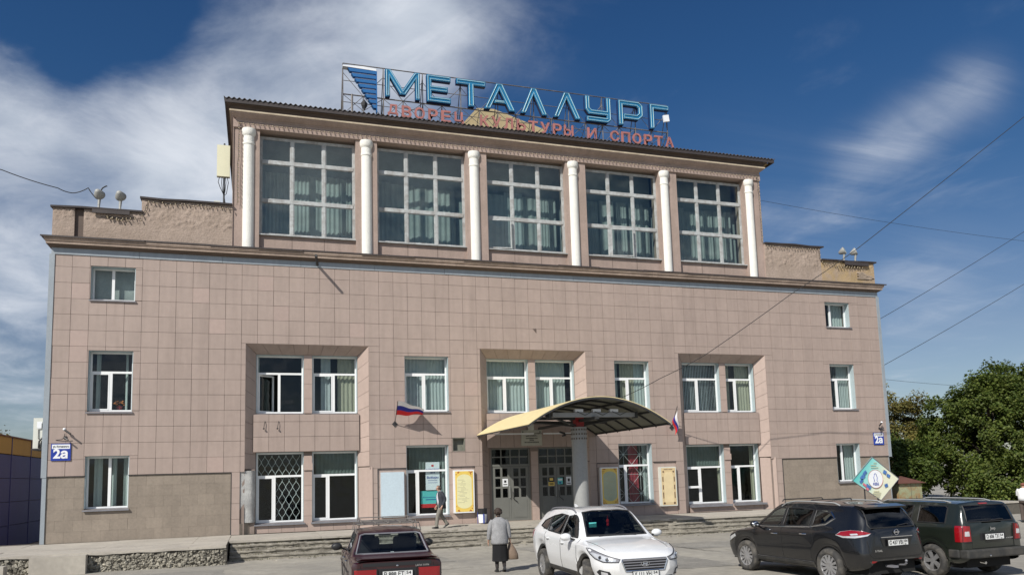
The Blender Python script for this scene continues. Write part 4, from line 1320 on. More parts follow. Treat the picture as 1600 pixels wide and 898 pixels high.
# patch of loose plaster on the left end of the moulding, small roof dormer
m = MB(); m.box(6.10, 6.30, UY - .235, UY - .17, 16.98, 17.09); m.build('plaster_patch', M['cream'], B)
m = MB()
dz = 18.2
m.slab([(16.9, 4.0, 18.0), (21.3, 4.0, 18.0), (21.3, 4.0, 19.72), (18.6, 4.0, 20.5), (17.7, 4.0, 20.45), (16.9, 4.0, 19.5)], (0, -1, 0), 1.6)
m.build('roof_dormer', mat('yellow_dormer', (0.44, 0.355, 0.20), 0.85, var=0.1, scale=1.2), B)

# hall windows: 3 x 3 old wooden frames
for bi, (a, b) in enumerate(UB):
    m = bar_frame(a, b, UZ0, UZ1, 0.08, WY, WY + 0.09)
    zs = [UZ0, 13.53, 15.19, UZ1]
    xs = [a + (b - a) * k / 3 for k in range(4)]
    for k in (1, 2):
        m.box(xs[k] - 0.06, xs[k] + 0.06, WY - 0.01, WY + 0.08, UZ0 + .08, UZ1 - .08)
        m.box(a + .08, b - .08, WY - 0.02, WY + 0.07, zs[k] - 0.07, zs[k] + 0.07)
    w_ = m.build('hall_window', M['oldframe'], B)
    for i in range(3):
        for j in range(3):
            p, q = xs[i] + (.08 if i == 0 else .06), xs[i + 1] - (.08 if i == 2 else .06)
            r_, s = zs[j] + (.08 if j == 0 else .07), zs[j + 1] - (.08 if j == 2 else .07)
            if (bi, i, j) in ((2, 0, 0), (3, 1, 0)):     # sashes standing ajar
                m = bar_frame(p, q, r_, s, 0.05, WY + 0.0, WY + 0.04)
                hx = p
                ang = 0.35
                m.v = [(hx + (x - hx) * math.cos(ang) - 0.0, y - 0.03 + (x - hx) * -math.sin(ang) * 0.35, z) for x, y, z in m.v]
                m.build('open_sash', M['oldframe'], w_)
                m = MB(); m.box(p + .05, q - .05, WY + .01, WY + .02, r_ + .05, s - .05)
                m.v = [(hx + (x - hx) * math.cos(ang), y - 0.03 + (x - hx) * -math.sin(ang) * 0.35, z) for x, y, z in m.v]
                m.build('pane', M['glass_u'], w_)
                continue
            m = bar_frame(p, q, r_, s, 0.035, WY + 0.01, WY + 0.05)
            m.build('sash', M['oldframe'], w_)
            MB().box(p + .03, q - .03, WY + 0.03, WY + 0.036, r_ + .03, s - .03).build('pane', M['glass_u'], w_)
    # curtains hang some way inside, in separate drops
    MB().box(a - .3, b + .3, 1.75, 1.77, 14.6, 17.0).build('valance', M['hall_back'], w_)
    MB().box(a - .3, b + .3, 1.60, 1.62, UZ0 - .4, 15.1).build('back_curtain', M['hall_back'], w_)
    k = 0
    x = a + 0.1
    rc = random.Random(bi + 20)
    while x < b - 0.2:
        wdt = rc.uniform(0.55, 1.05)
        wavy(x, min(x + wdt, b), UZ0 - 0.1, rc.choice((14.95, 15.05, 15.1)), 1.35 + rc.uniform(-.06, .06), 0.03, rc.choice((.15, .19, .26)), M['hall_sheer'] if rc.random() < .75 else M['blind'], w_, seed=bi * 10 + k)
        x += wdt + rc.choice((0.0, 0.02, 0.05, 0.14)); k += 1
# interior: dark box already; parapet shoulders beside the hall
par = [(-0.15, 0.62, 12.52, 'rough_plaster'), (0.62, 2.90, 12.52, 'rough_plaster'), (2.90, UX0, 13.08, 'rough_plaster'),
       (UX1, 34.80, 13.16, 'rough_plaster'), (34.80, 38.15, 12.50, 'yellow_plaster')]


def rough_wall(x0, x1, z0, z1, y, mat_, name, base=0.75):
    """a wall face of sprayed mortar: smooth for the first bit above the ledge, rough above"""
    m = MB()
    st = 0.055
    nx, nz_ = int((x1 - x0) / st), int((z1 - z0) / st)
    vs = []
    for j in range(nz_ + 1):
        for i in range(nx + 1):
            x, z = x0 + (x1 - x0) * i / nx, z0 + (z1 - z0) * j / nz_
            k = min(max((z - z0 - base) / 0.2, 0.12), 1.0)
            d = (abs(mnoise.noise((x * 7, z * 7, 3))) * 0.07 + mnoise.noise((x * 17, z * 17, 9)) * 0.02) * k
            if i in (0, nx) or j in (0, nz_): d = 0
            vs.append((x, y - d, z))
    m.add(vs, [(j * (nx + 1) + i, j * (nx + 1) + i + 1, (j + 1) * (nx + 1) + i + 1, (j + 1) * (nx + 1) + i) for j in range(nz_) for i in range(nx)])
    m.build(name, mat_, B, smooth=70)
    m = MB(); m.box(x0, x1, y + 0.004, y + 0.42, 11.2, z1 - 0.003); m.build(name + '_core', M['plaster'], B)


for i, (a, b, z, mt) in enumerate(par):
    if i == 0:
        rough_wall(a, b - 0.03, 11.2, z, UY, M[mt], 'parapet')
        continue
    rough_wall(a if i != 1 else 0.9, b, 11.2, z, UY, M[mt], 'parapet')
m = MB(); m.box(0.55, 0.95, UY + 0.10, UY + 0.4, 11.2, 12.52); m.build('parapet_slot', M['gap'], B)
# patches where brick shows
m = MB()
rb = random.Random(9)
for r_ in range(5):
    for k in range(4 if r_ < 3 else 2):
        x = 37.0 + 0.24 * k + (0.12 if r_ % 2 else 0); z = 11.62 + 0.075 * r_
        MB().box(x, x + 0.225, UY - 0.045 + rb.uniform(-.012, .012), UY, z, z + 0.062).build('brick', M['brick'], B)
# caps of tin, bent and lifting
def cap(x0, x1, z, seed):
    r4 = random.Random(seed)
    m = MB()
    n = max(2, int((x1 - x0) / 0.8))
    vs = []
    for i in range(n + 1):
        x = x0 + (x1 - x0) * i / n
        dz = r4.uniform(-.015, .03); dy = r4.uniform(-.02, .02)
        vs += [(x, UY - 0.10 + dy, z - 0.035 + dz), (x, UY - 0.11 + dy, z + 0.035 + dz), (x, UY + 0.5, z + 0.05 + dz), (x, UY + 0.5, z)]
    fs = [(i * 4 + k, i * 4 + 4 + k, i * 4 + 4 + (k + 1) % 4, i * 4 + (k + 1) % 4) for i in range(n) for k in range(4)]
    m.add(vs, fs + [(0, 1, 2, 3), tuple(n * 4 + k for k in (3, 2, 1, 0))])
    m.build('parapet_cap', M['tin'], B)


cap(-0.22, 2.95, 12.54, 1); cap(2.84, UX0, 13.10, 2); cap(UX1, 34.95, 13.18, 3); cap(34.80, 38.25, 12.52, 4)
m = MB(); m.box(1.2, 2.5, UY - 0.15, UY - 0.09, 12.36, 12.50); m.build('bent_tin', M['tin'], B)
m = MB(); m.box(36.2, 37.7, UY - 0.15, UY - 0.09, 12.30, 12.47); m.build('bent_tin', M['tin'], B)
# a gap in the cladding: chipped tile corner
m = MB(); m.slab([(18.86, -0.012, 8.40), (19.03, -0.012, 8.41), (19.03, -0.012, 8.2)], (0, -1, 0), 0.012); m.build('chipped_corner', M['gap'], B)

# ------------------------------------------------------------------ festoon garlands
def garland(pts, label, seed, drop=0.10, step=0.19, jitter=0.0):
    t = thing('light_garland', label, 'garland', pts[0], group='bulb garlands strung along the upper walls')
    O = Vector(pts[0])
    rg = random.Random(seed)
    wire, bulbs = MB(), MB()
    path = []
    for a, b in zip(pts, pts[1:]):
        a, b = Vector(a), Vector(b)
        n = max(1, int((b - a).length / step))
        for i in range(n):
            q = a.lerp(b, i / n) - O + Vector((rg.uniform(-jitter, jitter), 0, rg.uniform(-jitter, jitter)))
            path.append(q)
            d = Vector((0.03, -0.03, -drop * 0.4))
            wire.tube([q, q + d], 0.009, 4)
            bulbs.ball(q + d + Vector((0.0, -0.015, -0.035)), 0.024, 0.024, 0.036, 6, 4)
            bulbs.tube([q + d + Vector((0, 0, 0.02)), q + d + Vector((0, -0.005, -0.02))], 0.018, 5, mi=1)
    path.append(Vector(pts[-1]) - O)
    sag = []
    for i, q in enumerate(path):
        sag.append(q)
        if i < len(path) - 1: sag.append((q + path[i + 1]) / 2 + Vector((0, 0, -0.035)))
    wire.tube(sag, 0.008, 4)
    wire.build('cable', M['wire'], t)
    bulbs.build('bulb', [M['bulb'], M['black']], t, smooth=60, kind='stuff')


gy = UY - 0.05
garland([(6.40, gy, 16.64), (31.3, gy, 16.64)], 'long row of bare bulbs under the main eave above the columns', 1)
garland([(6.44, gy, 16.6), (6.40, gy, 13.1)], 'bulbs hanging down the left corner of the upper hall', 2, 0.06, 0.17, 0.02)
garland([(31.22, gy, 16.6), (31.26, gy, 13.2)], 'bulbs hanging down the right corner of the upper hall', 3, 0.06, 0.17, 0.02)
garland([(6.2, gy, 13.0), (3.1, gy, 13.0), (3.02, gy, 12.62), (2.85, gy, 12.3), (1.7, gy, 12.3), (2.4, gy, 12.2), (1.5, gy, 12.25)], 'tangled bulbs on the stepped parapet left of the hall', 4, 0.08, 0.16, 0.04)
garland([(31.5, gy, 13.05), (34.6, gy, 13.05), (34.7, gy, 12.6), (34.9, gy, 12.35), (37.3, gy, 12.25), (35.6, gy, 12.2)], 'bulbs looped on the stepped parapet right of the hall', 5, 0.08, 0.16, 0.03)

# ------------------------------------------------------------------ rooftop sign
SY = 1.2
S = thing('rooftop_sign', 'big blue block letters on a steel truss above small faded pink letters on the roof', 'sign', (10.8, SY, 17.7))
SO = Vector((10.8, SY, 17.7))
TH = 0.22              # letter depth
ZB, ZT = 19.0, 20.3


def letter(poly_list, x0, x1, name='letter'):
    """outlines in a unit box; each polygon is a closed stroke outline"""
    m = MB(); nm = MB()
    for poly in poly_list:
        pts = [(x0 + (x1 - x0) * u - SO.x, ZB + (ZT - ZB) * v - SO.z) for u, v in poly]
        k = len(pts)
        vs = [(x, -TH / 2, z) for x, z in pts] + [(x, TH / 2, z) for x, z in pts]
        m.add(vs, [tuple(range(k))], 0)
        m.add(vs, [tuple(range(2 * k - 1, k - 1, -1))] + [(i, i + k, (i + 1) % k + k, (i + 1) % k) for i in range(k)], 1)
        # neon tube inset from the outline
        A = sum(pts[i][0] * pts[(i + 1) % k][1] - pts[(i + 1) % k][0] * pts[i][1] for i in range(k))
        sg = 1 if A > 0 else -1
        ins = []
        for i in range(k):
            p, c, n = Vector(pts[i - 1]), Vector(pts[i]), Vector(pts[(i + 1) % k])
            e1, e2 = (c - p).normalized(), (n - c).normalized()
            n1, n2 = Vector((-e1.y, e1.x)) * sg, Vector((-e2.y, e2.x)) * sg
            bi = n1 + n2
            if bi.length < 0.2: bi = n1
            bi = bi.normalized()
            q = c + bi * min(0.055 / max(bi.dot(n1), 0.35), 0.12)
            ins.append((q.x, -TH / 2 - 0.03, q.y))
        nm.tube(ins + [ins[0]], 0.014, 5, cap=False)
    o = m.build(name, [M['blueglyph'], M['bluedark']], S)
    nm.build('neon_tube', M['neon'], o)
    # tin edge of the letter, a thin lip round the face
    return o


t_ = 0.17              # stroke, horizontal strokes in v
LET = {
    'М': ([[(0, 0), (.13, 0), (.13, .72), (.42, .13), (.58, .13), (.87, .72), (.87, 0), (1, 0), (1, 1), (.85, 1), (.5, .32), (.15, 1), (0, 1)]], 12.61, 14.18),
    'Е': ([[(0, 0), (1, 0), (1, .2), (.2, .2), (.2, .40), (.88, .40), (.88, .60), (.2, .60), (.2, .8), (1, .8), (1, 1), (0, 1)]], 14.50, 15.62),
    'Т': ([[(.40, 0), (.60, 0), (.60, .80), (1, .80), (1, 1), (0, 1), (0, .80), (.40, .80)]], 15.89, 17.30),
    'А': ([[(0, 0), (.19, 0), (.5, .76), (.81, 0), (1, 0), (.60, 1), (.40, 1)], [(.299, .25), (.701, .25), (.650, .38), (.350, .38)]], 17.22, 18.74),
    'Л': ([[(0, 0), (.19, 0), (.5, .74), (.81, 0), (1, 0), (.60, 1), (.40, 1)]], 19.02, 20.36),
    'Л2': ([[(0, 0), (.19, 0), (.5, .74), (.81, 0), (1, 0), (.60, 1), (.40, 1)]], 20.68, 22.09),
    'У': ([[(.04, 0), (.86, 0), (1, .12), (1, 1), (.82, 1), (.82, .47), (.25, .47), (.18, .54), (.18, 1), (0, 1), (0, .46), (.13, .28), (.82, .28), (.82, .2), (.04, .2)]], 22.35, 23.72),
    'Р': ([[(0, 0), (.19, 0), (.19, .80), (.74, .80), (.81, .74), (.81, .54), (.73, .47), (.198, .47), (.198, .26), (.80, .26), (1, .44), (1, .86), (.84, 1), (0, 1)]], 24.13, 25.48),
    'Г': ([[(0, 0), (.22, 0), (.22, .80), (1, .80), (1, 1), (0, 1)]], 25.87, 26.95)}
for k, (pl, a, b) in LET.items():
    o = letter(pl, a, b)
# striped emblem: dark blue wedge of seven bars
m = MB()
tz0, tz1 = 18.30, 20.12
for i in range(8):
    z1 = tz1 - (tz1 - tz0) * i / 8 - 0.0
    z0 = z1 - (tz1 - tz0) / 8 * 0.62
    xr = 12.22
    xl0 = 10.95 + (12.14 - 10.95) * (tz1 - z0) / (tz1 - tz0); xl1 = 10.95 + (12.14 - 10.95) * (tz1 - z1) / (tz1 - tz0)
    m.slab([(xl0 - SO.x, -TH / 2, z0 - SO.z), (xr - SO.x, -TH / 2, z0 - SO.z), (xr - SO.x, -TH / 2, z1 - SO.z), (xl1 - SO.x, -TH / 2, z1 - SO.z)], (0, -1, 0), TH)
m.box(12.195 - SO.x, 12.235 - SO.x, -TH / 2 - .002, TH / 2, tz0 - .1 - SO.z, tz1 - SO.z)
em = m.build('emblem', mat('emblem_blue', (0.014, 0.12, 0.33), 0.5, var=0.1), S)
m = MB(); m.slab([(10.72 - SO.x, -TH / 2, 20.17 - SO.z), (12.2 - SO.x, -TH / 2, 20.13 - SO.z), (12.2 - SO.x, -TH / 2, 20.24 - SO.z), (11.6 - SO.x, -TH / 2, 20.27 - SO.z), (10.72 - SO.x, -TH / 2, 20.22 - SO.z)], (0, -1, 0), .3); m.build('emblem_cap', M['white'], em)
m = MB()
for i in range(7):
    z = tz1 - (tz1 - tz0) * (i + 0.82) / 8
    xl = 11.0 + 1.19 * (tz1 - z) / (tz1 - tz0)
    m.box(xl + .02 - SO.x, 12.19 - SO.x, -.02, .02, z - .042 - SO.z, z + .042 - SO.z)
m.build('emblem_gap_sheet', M['white'], em)
# rhomb lantern below the emblem
m = MB(); m.lathe([(0.01, 18.22), (0.13, 18.42), (0.15, 18.55), (0.02, 18.72)], (11.66 - SO.x, -.1, -SO.z), 'z', 4); m.build('rhomb_bracket', M['iron'], S)
# small pink lettering
txt = 'ДВОРЕЦ КУЛЬТУРЫ И СПОРТА'
for i, ch in enumerate(txt):
    if ch == ' ': continue
    m = MB(); add_text(m, ch, 0, 0, 0, 0.68, 0.07, 0.014)
    hw = max(abs(v[0]) for v in m.v)
    zc = [v[2] for v in m.v]
    k = 0.235 / hw
    h = max(zc) - min(zc)
    x = 12.93 + 0.607 * i - SO.x
    m.v = [(v[0] * k + x, v[1] - 0.12, (v[2] - min(zc)) / h * 0.54 + 18.1 - SO.z) for v in m.v]
    m.build('small_letter', M['pink'], S)
# truss
m = MB()
r_ = 0.022
y2 = 0.75
X = lambda x: x - SO.x
Z = lambda z: z - SO.z
posts = [10.75 + 1.8 * i for i in range(10)]
for y in (0.12,):
    m.tube([(X(10.75), y, Z(20.42)), (X(27.0), y, Z(20.42))], .026, 5)
    m.tube([(X(10.75), y, Z(19.62)), (X(27.0), y, Z(19.62))], .016, 5)
    m.tube([(X(10.75), y, Z(18.98)), (X(27.0), y, Z(18.98))], .03, 5)
    m.tube([(X(10.75), y, Z(18.62)), (X(27.0), y, Z(18.62))], .016, 5)
for i, x in enumerate(posts):
    m.tube([(X(x), .12, Z(17.8)), (X(x), .12, Z(20.42))], .024, 5)
    m.tube([(X(x), .12, Z(18.98)), (X(x), 1.15, Z(18.0))], .022, 5)
    m.tube([(X(x), .12, Z(20.42)), (X(x), 1.15, Z(18.0))], .02, 5)
    if i < 9:
        xn = posts[i + 1]; xm = (x + xn) / 2
        for a, b in (((x, 20.0), (xm, 18.98)), ((xn, 20.0), (xm, 18.98)), ((x, 18.05), (xm, 18.98)), ((xn, 18.05), (xm, 18.98)), ((x, 18.98), (xm, 18.3)), ((xn, 18.98), (xm, 18.3))):
            m.tube([(X(a[0]), .14, Z(a[1])), (X(b[0]), .14, Z(b[1]))], .014, 4)
        m.tube([(X(xm), .13, Z(17.9)), (X(xm), .13, Z(19.0))], .02, 5)
        m.tube([(X(xm), 1.15, Z(18.0)), (X(xm), .13, Z(19.0))], .014, 4)
m.tube([(X(11.15), .1, Z(17.8)), (X(11.15), .1, Z(19.0))], .05, 6)
m.build('truss', M['truss'], S)
t = thing('floodlight', 'square white floodlight at the right end of the rooftop letters', 'floodlight', (26.78, SY - .1, 19.62))
m = MB(); m.obox((0, 0, 0), (.15, 0, .03), (0, .05, 0), (-.02, 0, .17)); m.build('housing', M['white'], t)
m = MB(); m.tube([(0.1, .05, .1), (.15, .2, .5)], .015, 5); m.tube([(0.05, .05, -.1), (.1, .2, -.4)], .012, 5); m.build('bracket', M['truss'], t)

# ------------------------------------------------------------------ entrance canopy
CAN = thing('entrance_canopy', 'barrel vaulted pale yellow canopy over the entrance on a grey column', 'canopy', (18.95, -4.6, -0.5))
cx0, cx1, cyf, cyb, cze, crise = 16.18, 21.72, -6.75, -0.02, 3.72, 0.97
CO = Vector((18.95, -4.6, -0.5))


def arch(u, off=0.0):
    """u in -1..1 across the vault"""
    x = (cx0 + cx1) / 2 + (cx1 - cx0) / 2 * u
    z = cze + crise * (1 - abs(u) ** 2.0) + off
    return x, z


def vault(y0, y1, off, th, mo, mi_, name, parent, rib=False, nu=28):
    m = MB()
    for i in range(nu):
        u0, u1 = -1 + 2 * i / nu, -1 + 2 * (i + 1) / nu
        a, b = arch(u0, off), arch(u1, off)
        f = [(a[0] - CO.x, y0 - CO.y, a[1] - CO.z), (b[0] - CO.x, y0 - CO.y, b[1] - CO.z), (b[0] - CO.x, y1 - CO.y, b[1] - CO.z), (a[0] - CO.x, y1 - CO.y, a[1] - CO.z)]
        g = [(x, y, z - th) for x, y, z in f]
        m.add(f, [(0, 1, 2, 3)], 0)
        m.add(g, [(3, 2, 1, 0)], 1)
        m.add(f + g, [(0, 4, 5, 1), (2, 6, 7, 3)] + ([(3, 7, 4, 0)] if i == 0 else []) + ([(1, 5, 6, 2)] if i == nu - 1 else []), 0)
    return m.build(name, [mo, mi_], parent, smooth=40)


ny = 6
for k in range(ny):
    y0 = cyf + (cyb - cyf) * k / ny; y1 = cyf + (cyb - cyf) * (k + 1) / ny
    vault(y0 + .004, y1 - .004, 0.0, 0.025, M['yellow'], M['canopy_in'], 'roof_sheet', CAN)
for k in range(ny + 1):
    y0 = cyf + (cyb - cyf) * k / ny
    y0 = min(max(y0, cyf + .035), cyb - .05)
    vault(y0 - .03, y0 + .03, -0.027, 0.07, M['rib'], M['rib'], 'rib', CAN)
for u in (-.985, -.72, -.36, 0, .36, .72, .985):
    x, z = arch(u, -0.035)
    m = MB(); m.box(x - .03 - CO.x, x + .03 - CO.x, cyf + .07 - CO.y, cyb - .1 - CO.y, z - .06 - CO.z, z - .004 - CO.z); m.build('purlin', M['rib'], CAN)
# tie beams and the box girder carried by the column
m = MB(); m.box(-1.6, 1.75, -1.45, -1.25, 4.50, 4.66); m.build('cross_beam', M['greysteel'], CAN)
m = MB(); m.box(-1.9, 1.9, 1.5, 1.62, 4.46, 4.56); m.box(-1.75, 1.75, -0.06, 0.06, 4.50, 4.62); m.box(-.06, .06, -1.8, 4.4, 4.4, 4.5); m.build('tie_beam', M['rib'], CAN)
m = MB()
for s in (-1, 1):
    m.tube([(0, 0, 4.25), (s * 1.85, -1.3, 4.58)], .04, 6); m.tube([(0, 0, 4.25), (s * 1.85, 1.6, 4.58)], .04, 6)
m.build('strut', M['rib'], CAN)
for i, x in enumerate((-.55, .15, .85)):
    m = MB(); m.box(x - .16, x + .16, -1.42, -1.28, 4.68, 4.79); m.build('canopy_lamp', M['white'], CAN)
    m = MB(); m.tube([(x - .1, -1.46, 4.70), (x + .2, -1.48, 4.56), (x + .5, -1.46, 4.70)], .01, 4); m.build('lamp_cable', M['wire'], CAN)
# two tube lights above the doors
for x in (-2.05, .15):
    m = MB(); m.box(x, x + 1.75, 4.28, 4.34, 4.20, 4.26); m.build('tube_light', M['white'], CAN)
m = MB()
m.lathe([(.29, -.3), (.29, 3.98)], (0, 0, 0), 'z', 36)
m.lathe([(.305, 3.70), (.305, 4.22)], (0, 0, 0), 'z', 36, cap=True)
col = m.build('column', M['greysteel'], CAN, smooth=40)
m = MB()
for j in range(3):
    for k in range(18):
        a = 2 * math.pi * (k + .5) / 18
        c = Vector((.304 * math.cos(a), .304 * math.sin(a), 3.78 + .17 * j))
        tn = Vector((-math.sin(a), math.cos(a), 0)); nr = Vector((math.cos(a), math.sin(a), 0))
        m.obox(c, tn * .028, nr * .006, (0, 0, .032))
m.build('perforation', M['gap'], col, kind='stuff')
m = MB(); m.box(-.16, .16, -.16, .16, 4.18, 4.62); m.build('red_collar', M['red'], CAN)
m = MB()
for s in (-1, 1): m.box(s * 1.72 - .05, s * 1.72 + .05, -1.5, -1.2, 4.46, 4.70)
m.build('beam_end', M['rib'], CAN)

# ------------------------------------------------------------------ things fixed to the facade
def flag(loc, tip, label, droop, seed):
    t = thing('flag', label, 'flag', loc)
    tip = Vector(tip)
    m = MB(); m.slab([(0, -.03, -.13), (.12, -.03, 0), (0, -.03, .13), (-.12, -.03, 0)], (0, -1, 0), .03); m.build('bracket', M['iron'], t)
    m = MB(); m.tube([(0, -.02, 0), tip], .014, 6); m.build('pole', M['iron'], t)
    L_ = tip.length
    for j, mt in enumerate(('flagw', 'flagb', 'flagr')):
        vs = []
        n, h = 14, 4
        for i in range(n + 1):
            u = i / n
            for k in range(h + 1):
                v = (j + k / h) / 3
                p = droop(u, v, tip)
                vs.append(p)
        m = MB().add(vs, [(i * (h + 1) + k, (i + 1) * (h + 1) + k, (i + 1) * (h + 1) + k + 1, i * (h + 1) + k + 1) for i in range(n) for k in range(h)])
        m.build({'flagw': 'white_stripe', 'flagb': 'blue_stripe', 'flagr': 'red_stripe'}[mt], M[mt], t, smooth=80)


def droop_l(u, v, tip):
    base = tip * (1 - 0.62 * v)
    top, bot = Vector((1.10, .12, -.35)), Vector((1.18, .32, .07))
    q = base + top.lerp(bot, v) * u
    return q + Vector((0, .05 * math.sin(u * 6 + v * 2) * u, .05 * math.sin(u * 3.14) * (1 - v) + .03 * math.sin(u * 9 + v)))


def droop_r(u, v, tip):
    base = tip * (1 - 0.60 * v)
    return base + Vector((0.10 * u + 0.05 * math.sin(u * 6 + v * 4), 0.75 * u * 0.25 + 0.08 * math.sin(u * 5), -0.75 * u ** 1.1))


flag((12.67, 0, 4.21), (-0.02, -.92, .86), 'white blue and red flag on a short pole left of the canopy', droop_l, 1)
flag((25.55, 0, 3.95), (-0.10, -.80, .92), 'limp white blue and red flag on the wall right of the canopy', droop_r, 2)


def board(x0, x1, z0, z1, label, face, kind, y=-0.16):
    t = thing('notice_board', label, 'notice board', ((x0 + x1) / 2, 0.04, z0))
    w, h = (x1 - x0) / 2, z1 - z0
    m = MB(); m.box(-w, w, y - .04, 0.0, 0, h); m.build('case', M['bluewhite'] if kind == 'blank' else M['white'] if kind != 'brown' else M['ac'], t)
    if kind == 'blank': return
    m = MB(); m.box(-w + .05, w - .05, y - .046, y - .041, .05, h - .05); m.build('poster_sheet', M[face], t)
    iw = w - .05
    if kind == 'brown':
        m = MB(); m.prism([(-iw + .12, .16), (iw - .12, .16), (iw - .12, h - .42), (iw - .2, h - .24), (-iw + .2, h - .24), (-iw + .12, h - .42)], y - .049, y - .047); m.build('print_panel', mat('tan_panel', (0.70, 0.57, 0.34), .6, var=.08), t)
        m = MB()
        for s in (-1, 1):
            for a, b in ((.35, .62), (.75, .95), (1.1, 1.32)): m.box(s * (iw - .07) - .022, s * (iw - .07) + .022, y - .049, y - .0465, a, b)
            m.lathe([(.05, -.003), (.05, .003)], (s * (iw - .1), y - .049, .13), 'y', 10); m.lathe([(.04, -.003), (.04, .003)], (s * (iw - .1), y - .049, h - .22), 'y', 8)
        for k in range(7): m.box(-.22 + .065 * k, -.185 + .065 * k, y - .049, y - .0465, h - .14, h - .09)
        m.build('ornament', mat('ornament_brown', (0.10, 0.05, 0.03), .7), t, kind='stuff')
        return
    m = MB()
    n = 16
    pts = []
    for i in range(n + 1):
        a = math.pi * i / n
        pts.append((iw * .84 * math.cos(a), h - .40 + .22 * math.sin(a)))
    for i in range(n + 1):
        a = math.pi + math.pi * i / n
        pts.append((iw * .84 * math.cos(a), .40 + .22 * math.sin(a)))
    m.prism(pts, y - .049, y - .047); m.build('print_panel', M['pale'] if kind == 'yellow' else mat('greenish_panel', (0.42, 0.47, 0.33), .5, var=.1), t)
    m = MB()
    rb_ = random.Random(int(x0 * 10))
    for k in range(20):
        z = h - .42 - k * .052
        if z < .38: break
        a = rb_.uniform(.05, .2); b = rb_.uniform(.05, .35)
        m.box(-iw * .75 + a * (k % 3), iw * .75 - b, y - .0515, y - .0495, z, z + .016)
    m.build('text_lines', M['grey_text'], t, kind='stuff')
    m = MB()
    for sx in (-1, 1):
        for sz in (0, 1):
            for k in range(9):
                a = rb_.uniform(0, 1); q = rb_.uniform(0, .24 * (1 - a))
                cx_, cz_ = sx * (iw - .025 - a * .15), (.07 + q) if sz == 0 else (h - .07 - q)
                m.lathe([(.018, -.002), (.018, .002)], (cx_, y - .0492 - .0004 * k, cz_), 'y', 7)
    m.build('ornament', M['ornred'], t, kind='stuff')


board(12.06, 13.00, .42, 2.24, 'blank white notice case left of the big ground floor window', 'white', 'blank')
board(15.10, 15.97, .47, 2.25, 'bright yellow notice board with red corner ornaments left of the entrance', 'gold', 'yellow')
board(21.80, 22.66, .53, 2.2, 'shaded olive yellow notice board just right of the canopy column', 'gold', 'green')
board(24.76, 25.58, .38, 2.15, 'tan notice board with dark brown ornaments right of the grilled window', 'tan', 'brown')

t = thing('wall_plaque', 'grey marble plaque with lines of lettering above the entrance doors', 'plaque', (18.73, .30, 3.24))
m = MB(); m.box(-.48, .48, -.08, -.05, 0, .68); m.build('slab', mat('marble_plaque', (0.42, 0.42, 0.36), .5, var=.1, scale=5), t)
m = MB()
for (s, z, sz) in (('ДВОРЕЦ КУЛЬТУРЫ И СПОРТА', .52, .062), ('«МЕТАЛЛУРГ»', .42, .075), ('НОВОСИБИРСКИЙ', .31, .06), ('ЗАВОД', .23, .06), ('МЕТАЛЛУРГИЧЕСКИЙ', .14, .06)):
    add_text(m, s, 0, -.083, z, sz, .004, .002)
m.build('lettering', M['black_text'], t)
m = MB()
for s in (-1, 1): m.lathe([(.03, -.003), (.03, .003)], (s * .4, -.083, .6), 'y', 8)
m.build('rosette', M['black_text'], t)
t = thing('lamp_box', 'small box lamp under the canopy above the marble plaque', 'lamp', (18.70, .26, 4.02))
m = MB(); m.box(-.12, .12, -.12, 0, -.1, .16); m.build('housing', M['ac'], t)
t = thing('wall_sign', 'small dark blue sign plate left of the left entrance door', 'sign', (16.58, .20, 1.32))
m = MB(); m.slab([(-.13, -.11, 0), (.13, .11, 0), (.13, .11, .30), (-.13, -.11, .30)], (.5, -.5, 0), .02); m.build('plate', M['signblue'], t)
m = MB(); m.slab([(-.08, -.09, .06), (.1, .085, .06), (.1, .085, .10), (-.08, -.09, .10)], (.5, -.5, 0), .006); m.slab([(-.02, -.035, .15), (.06, .04, .15), (.06, .04, .25), (-.02, -.035, .25)], (.5, -.5, 0), .006); m.build('print', M['flagr'], t)

for x, lab in ((.46, 'blue house number sign 2а at the left corner of the building'), (37.38, 'blue house number sign 2а at the right corner of the building')):
    t = thing('number_sign', lab, 'sign', (x, -.01, 2.97))
    m = MB(); m.box(-.32, .32, -.03, -.005, 0, .62); m.build('plate', M['signblue'], t)
    m = MB(); m.box(-.29, .29, -.034, -.031, .43, .59); m.build('name_strip', M['white'], t)
    m = MB(); add_text(m, 'ул. Котовского', 0, -.037, .51, .11, .004, .002, fit=.52); m.build('street_name', M['black_text'], t)
    m = MB(); add_text(m, '2а', 0, -.036, .235, .46, .006, .016); m.build('house_number', M['white'], t)
    # camera above it
    s = 1 if x < 10 else -1
    c = thing('security_camera', 'white headed security camera on an arm above the %s number sign' % ('left' if s > 0 else 'right'), 'camera', (x + .12, 0, 3.72))
    m = MB(); m.tube([(-.3 * s, -.01, 0), (-.1 * s, -.05, .02), (0, -.12, .1), (.02, -.2, .22)], .012, 5); m.box(-.05, .05, -.03, 0, .04, .14); m.build('arm', M['iron'], c)
    m = MB(); m.tube([(.0, -.2, .36), (.22 * s, -.26, .2)], .035, 8); m.build('housing', M['black'], c)
    m = MB(); m.ball((0, -.2, .38), .055, .055, .05); m.build('hood', M['white'], c, smooth=60)
    m = MB(); m.tube([(.0, -.15, .08), (.14 * s, -.22, -.02)], .03, 8); m.build('second_head', M['black'], c)
t = thing('security_camera', 'black security camera by the canopy column under the vault', 'camera', (18.25, -4.6, 3.42))
m = MB(); m.tube([(.42, 0, .05), (.1, -.05, .05)], .015, 5); m.build('arm', M['iron'], t)
m = MB(); m.tube([(.1, -.05, .06), (-.12, -.1, .12)], .04, 8); m.tube([(.12, -.05, .0), (-.02, -.12, -.03)], .035, 8); m.build('housing', M['black'], t)

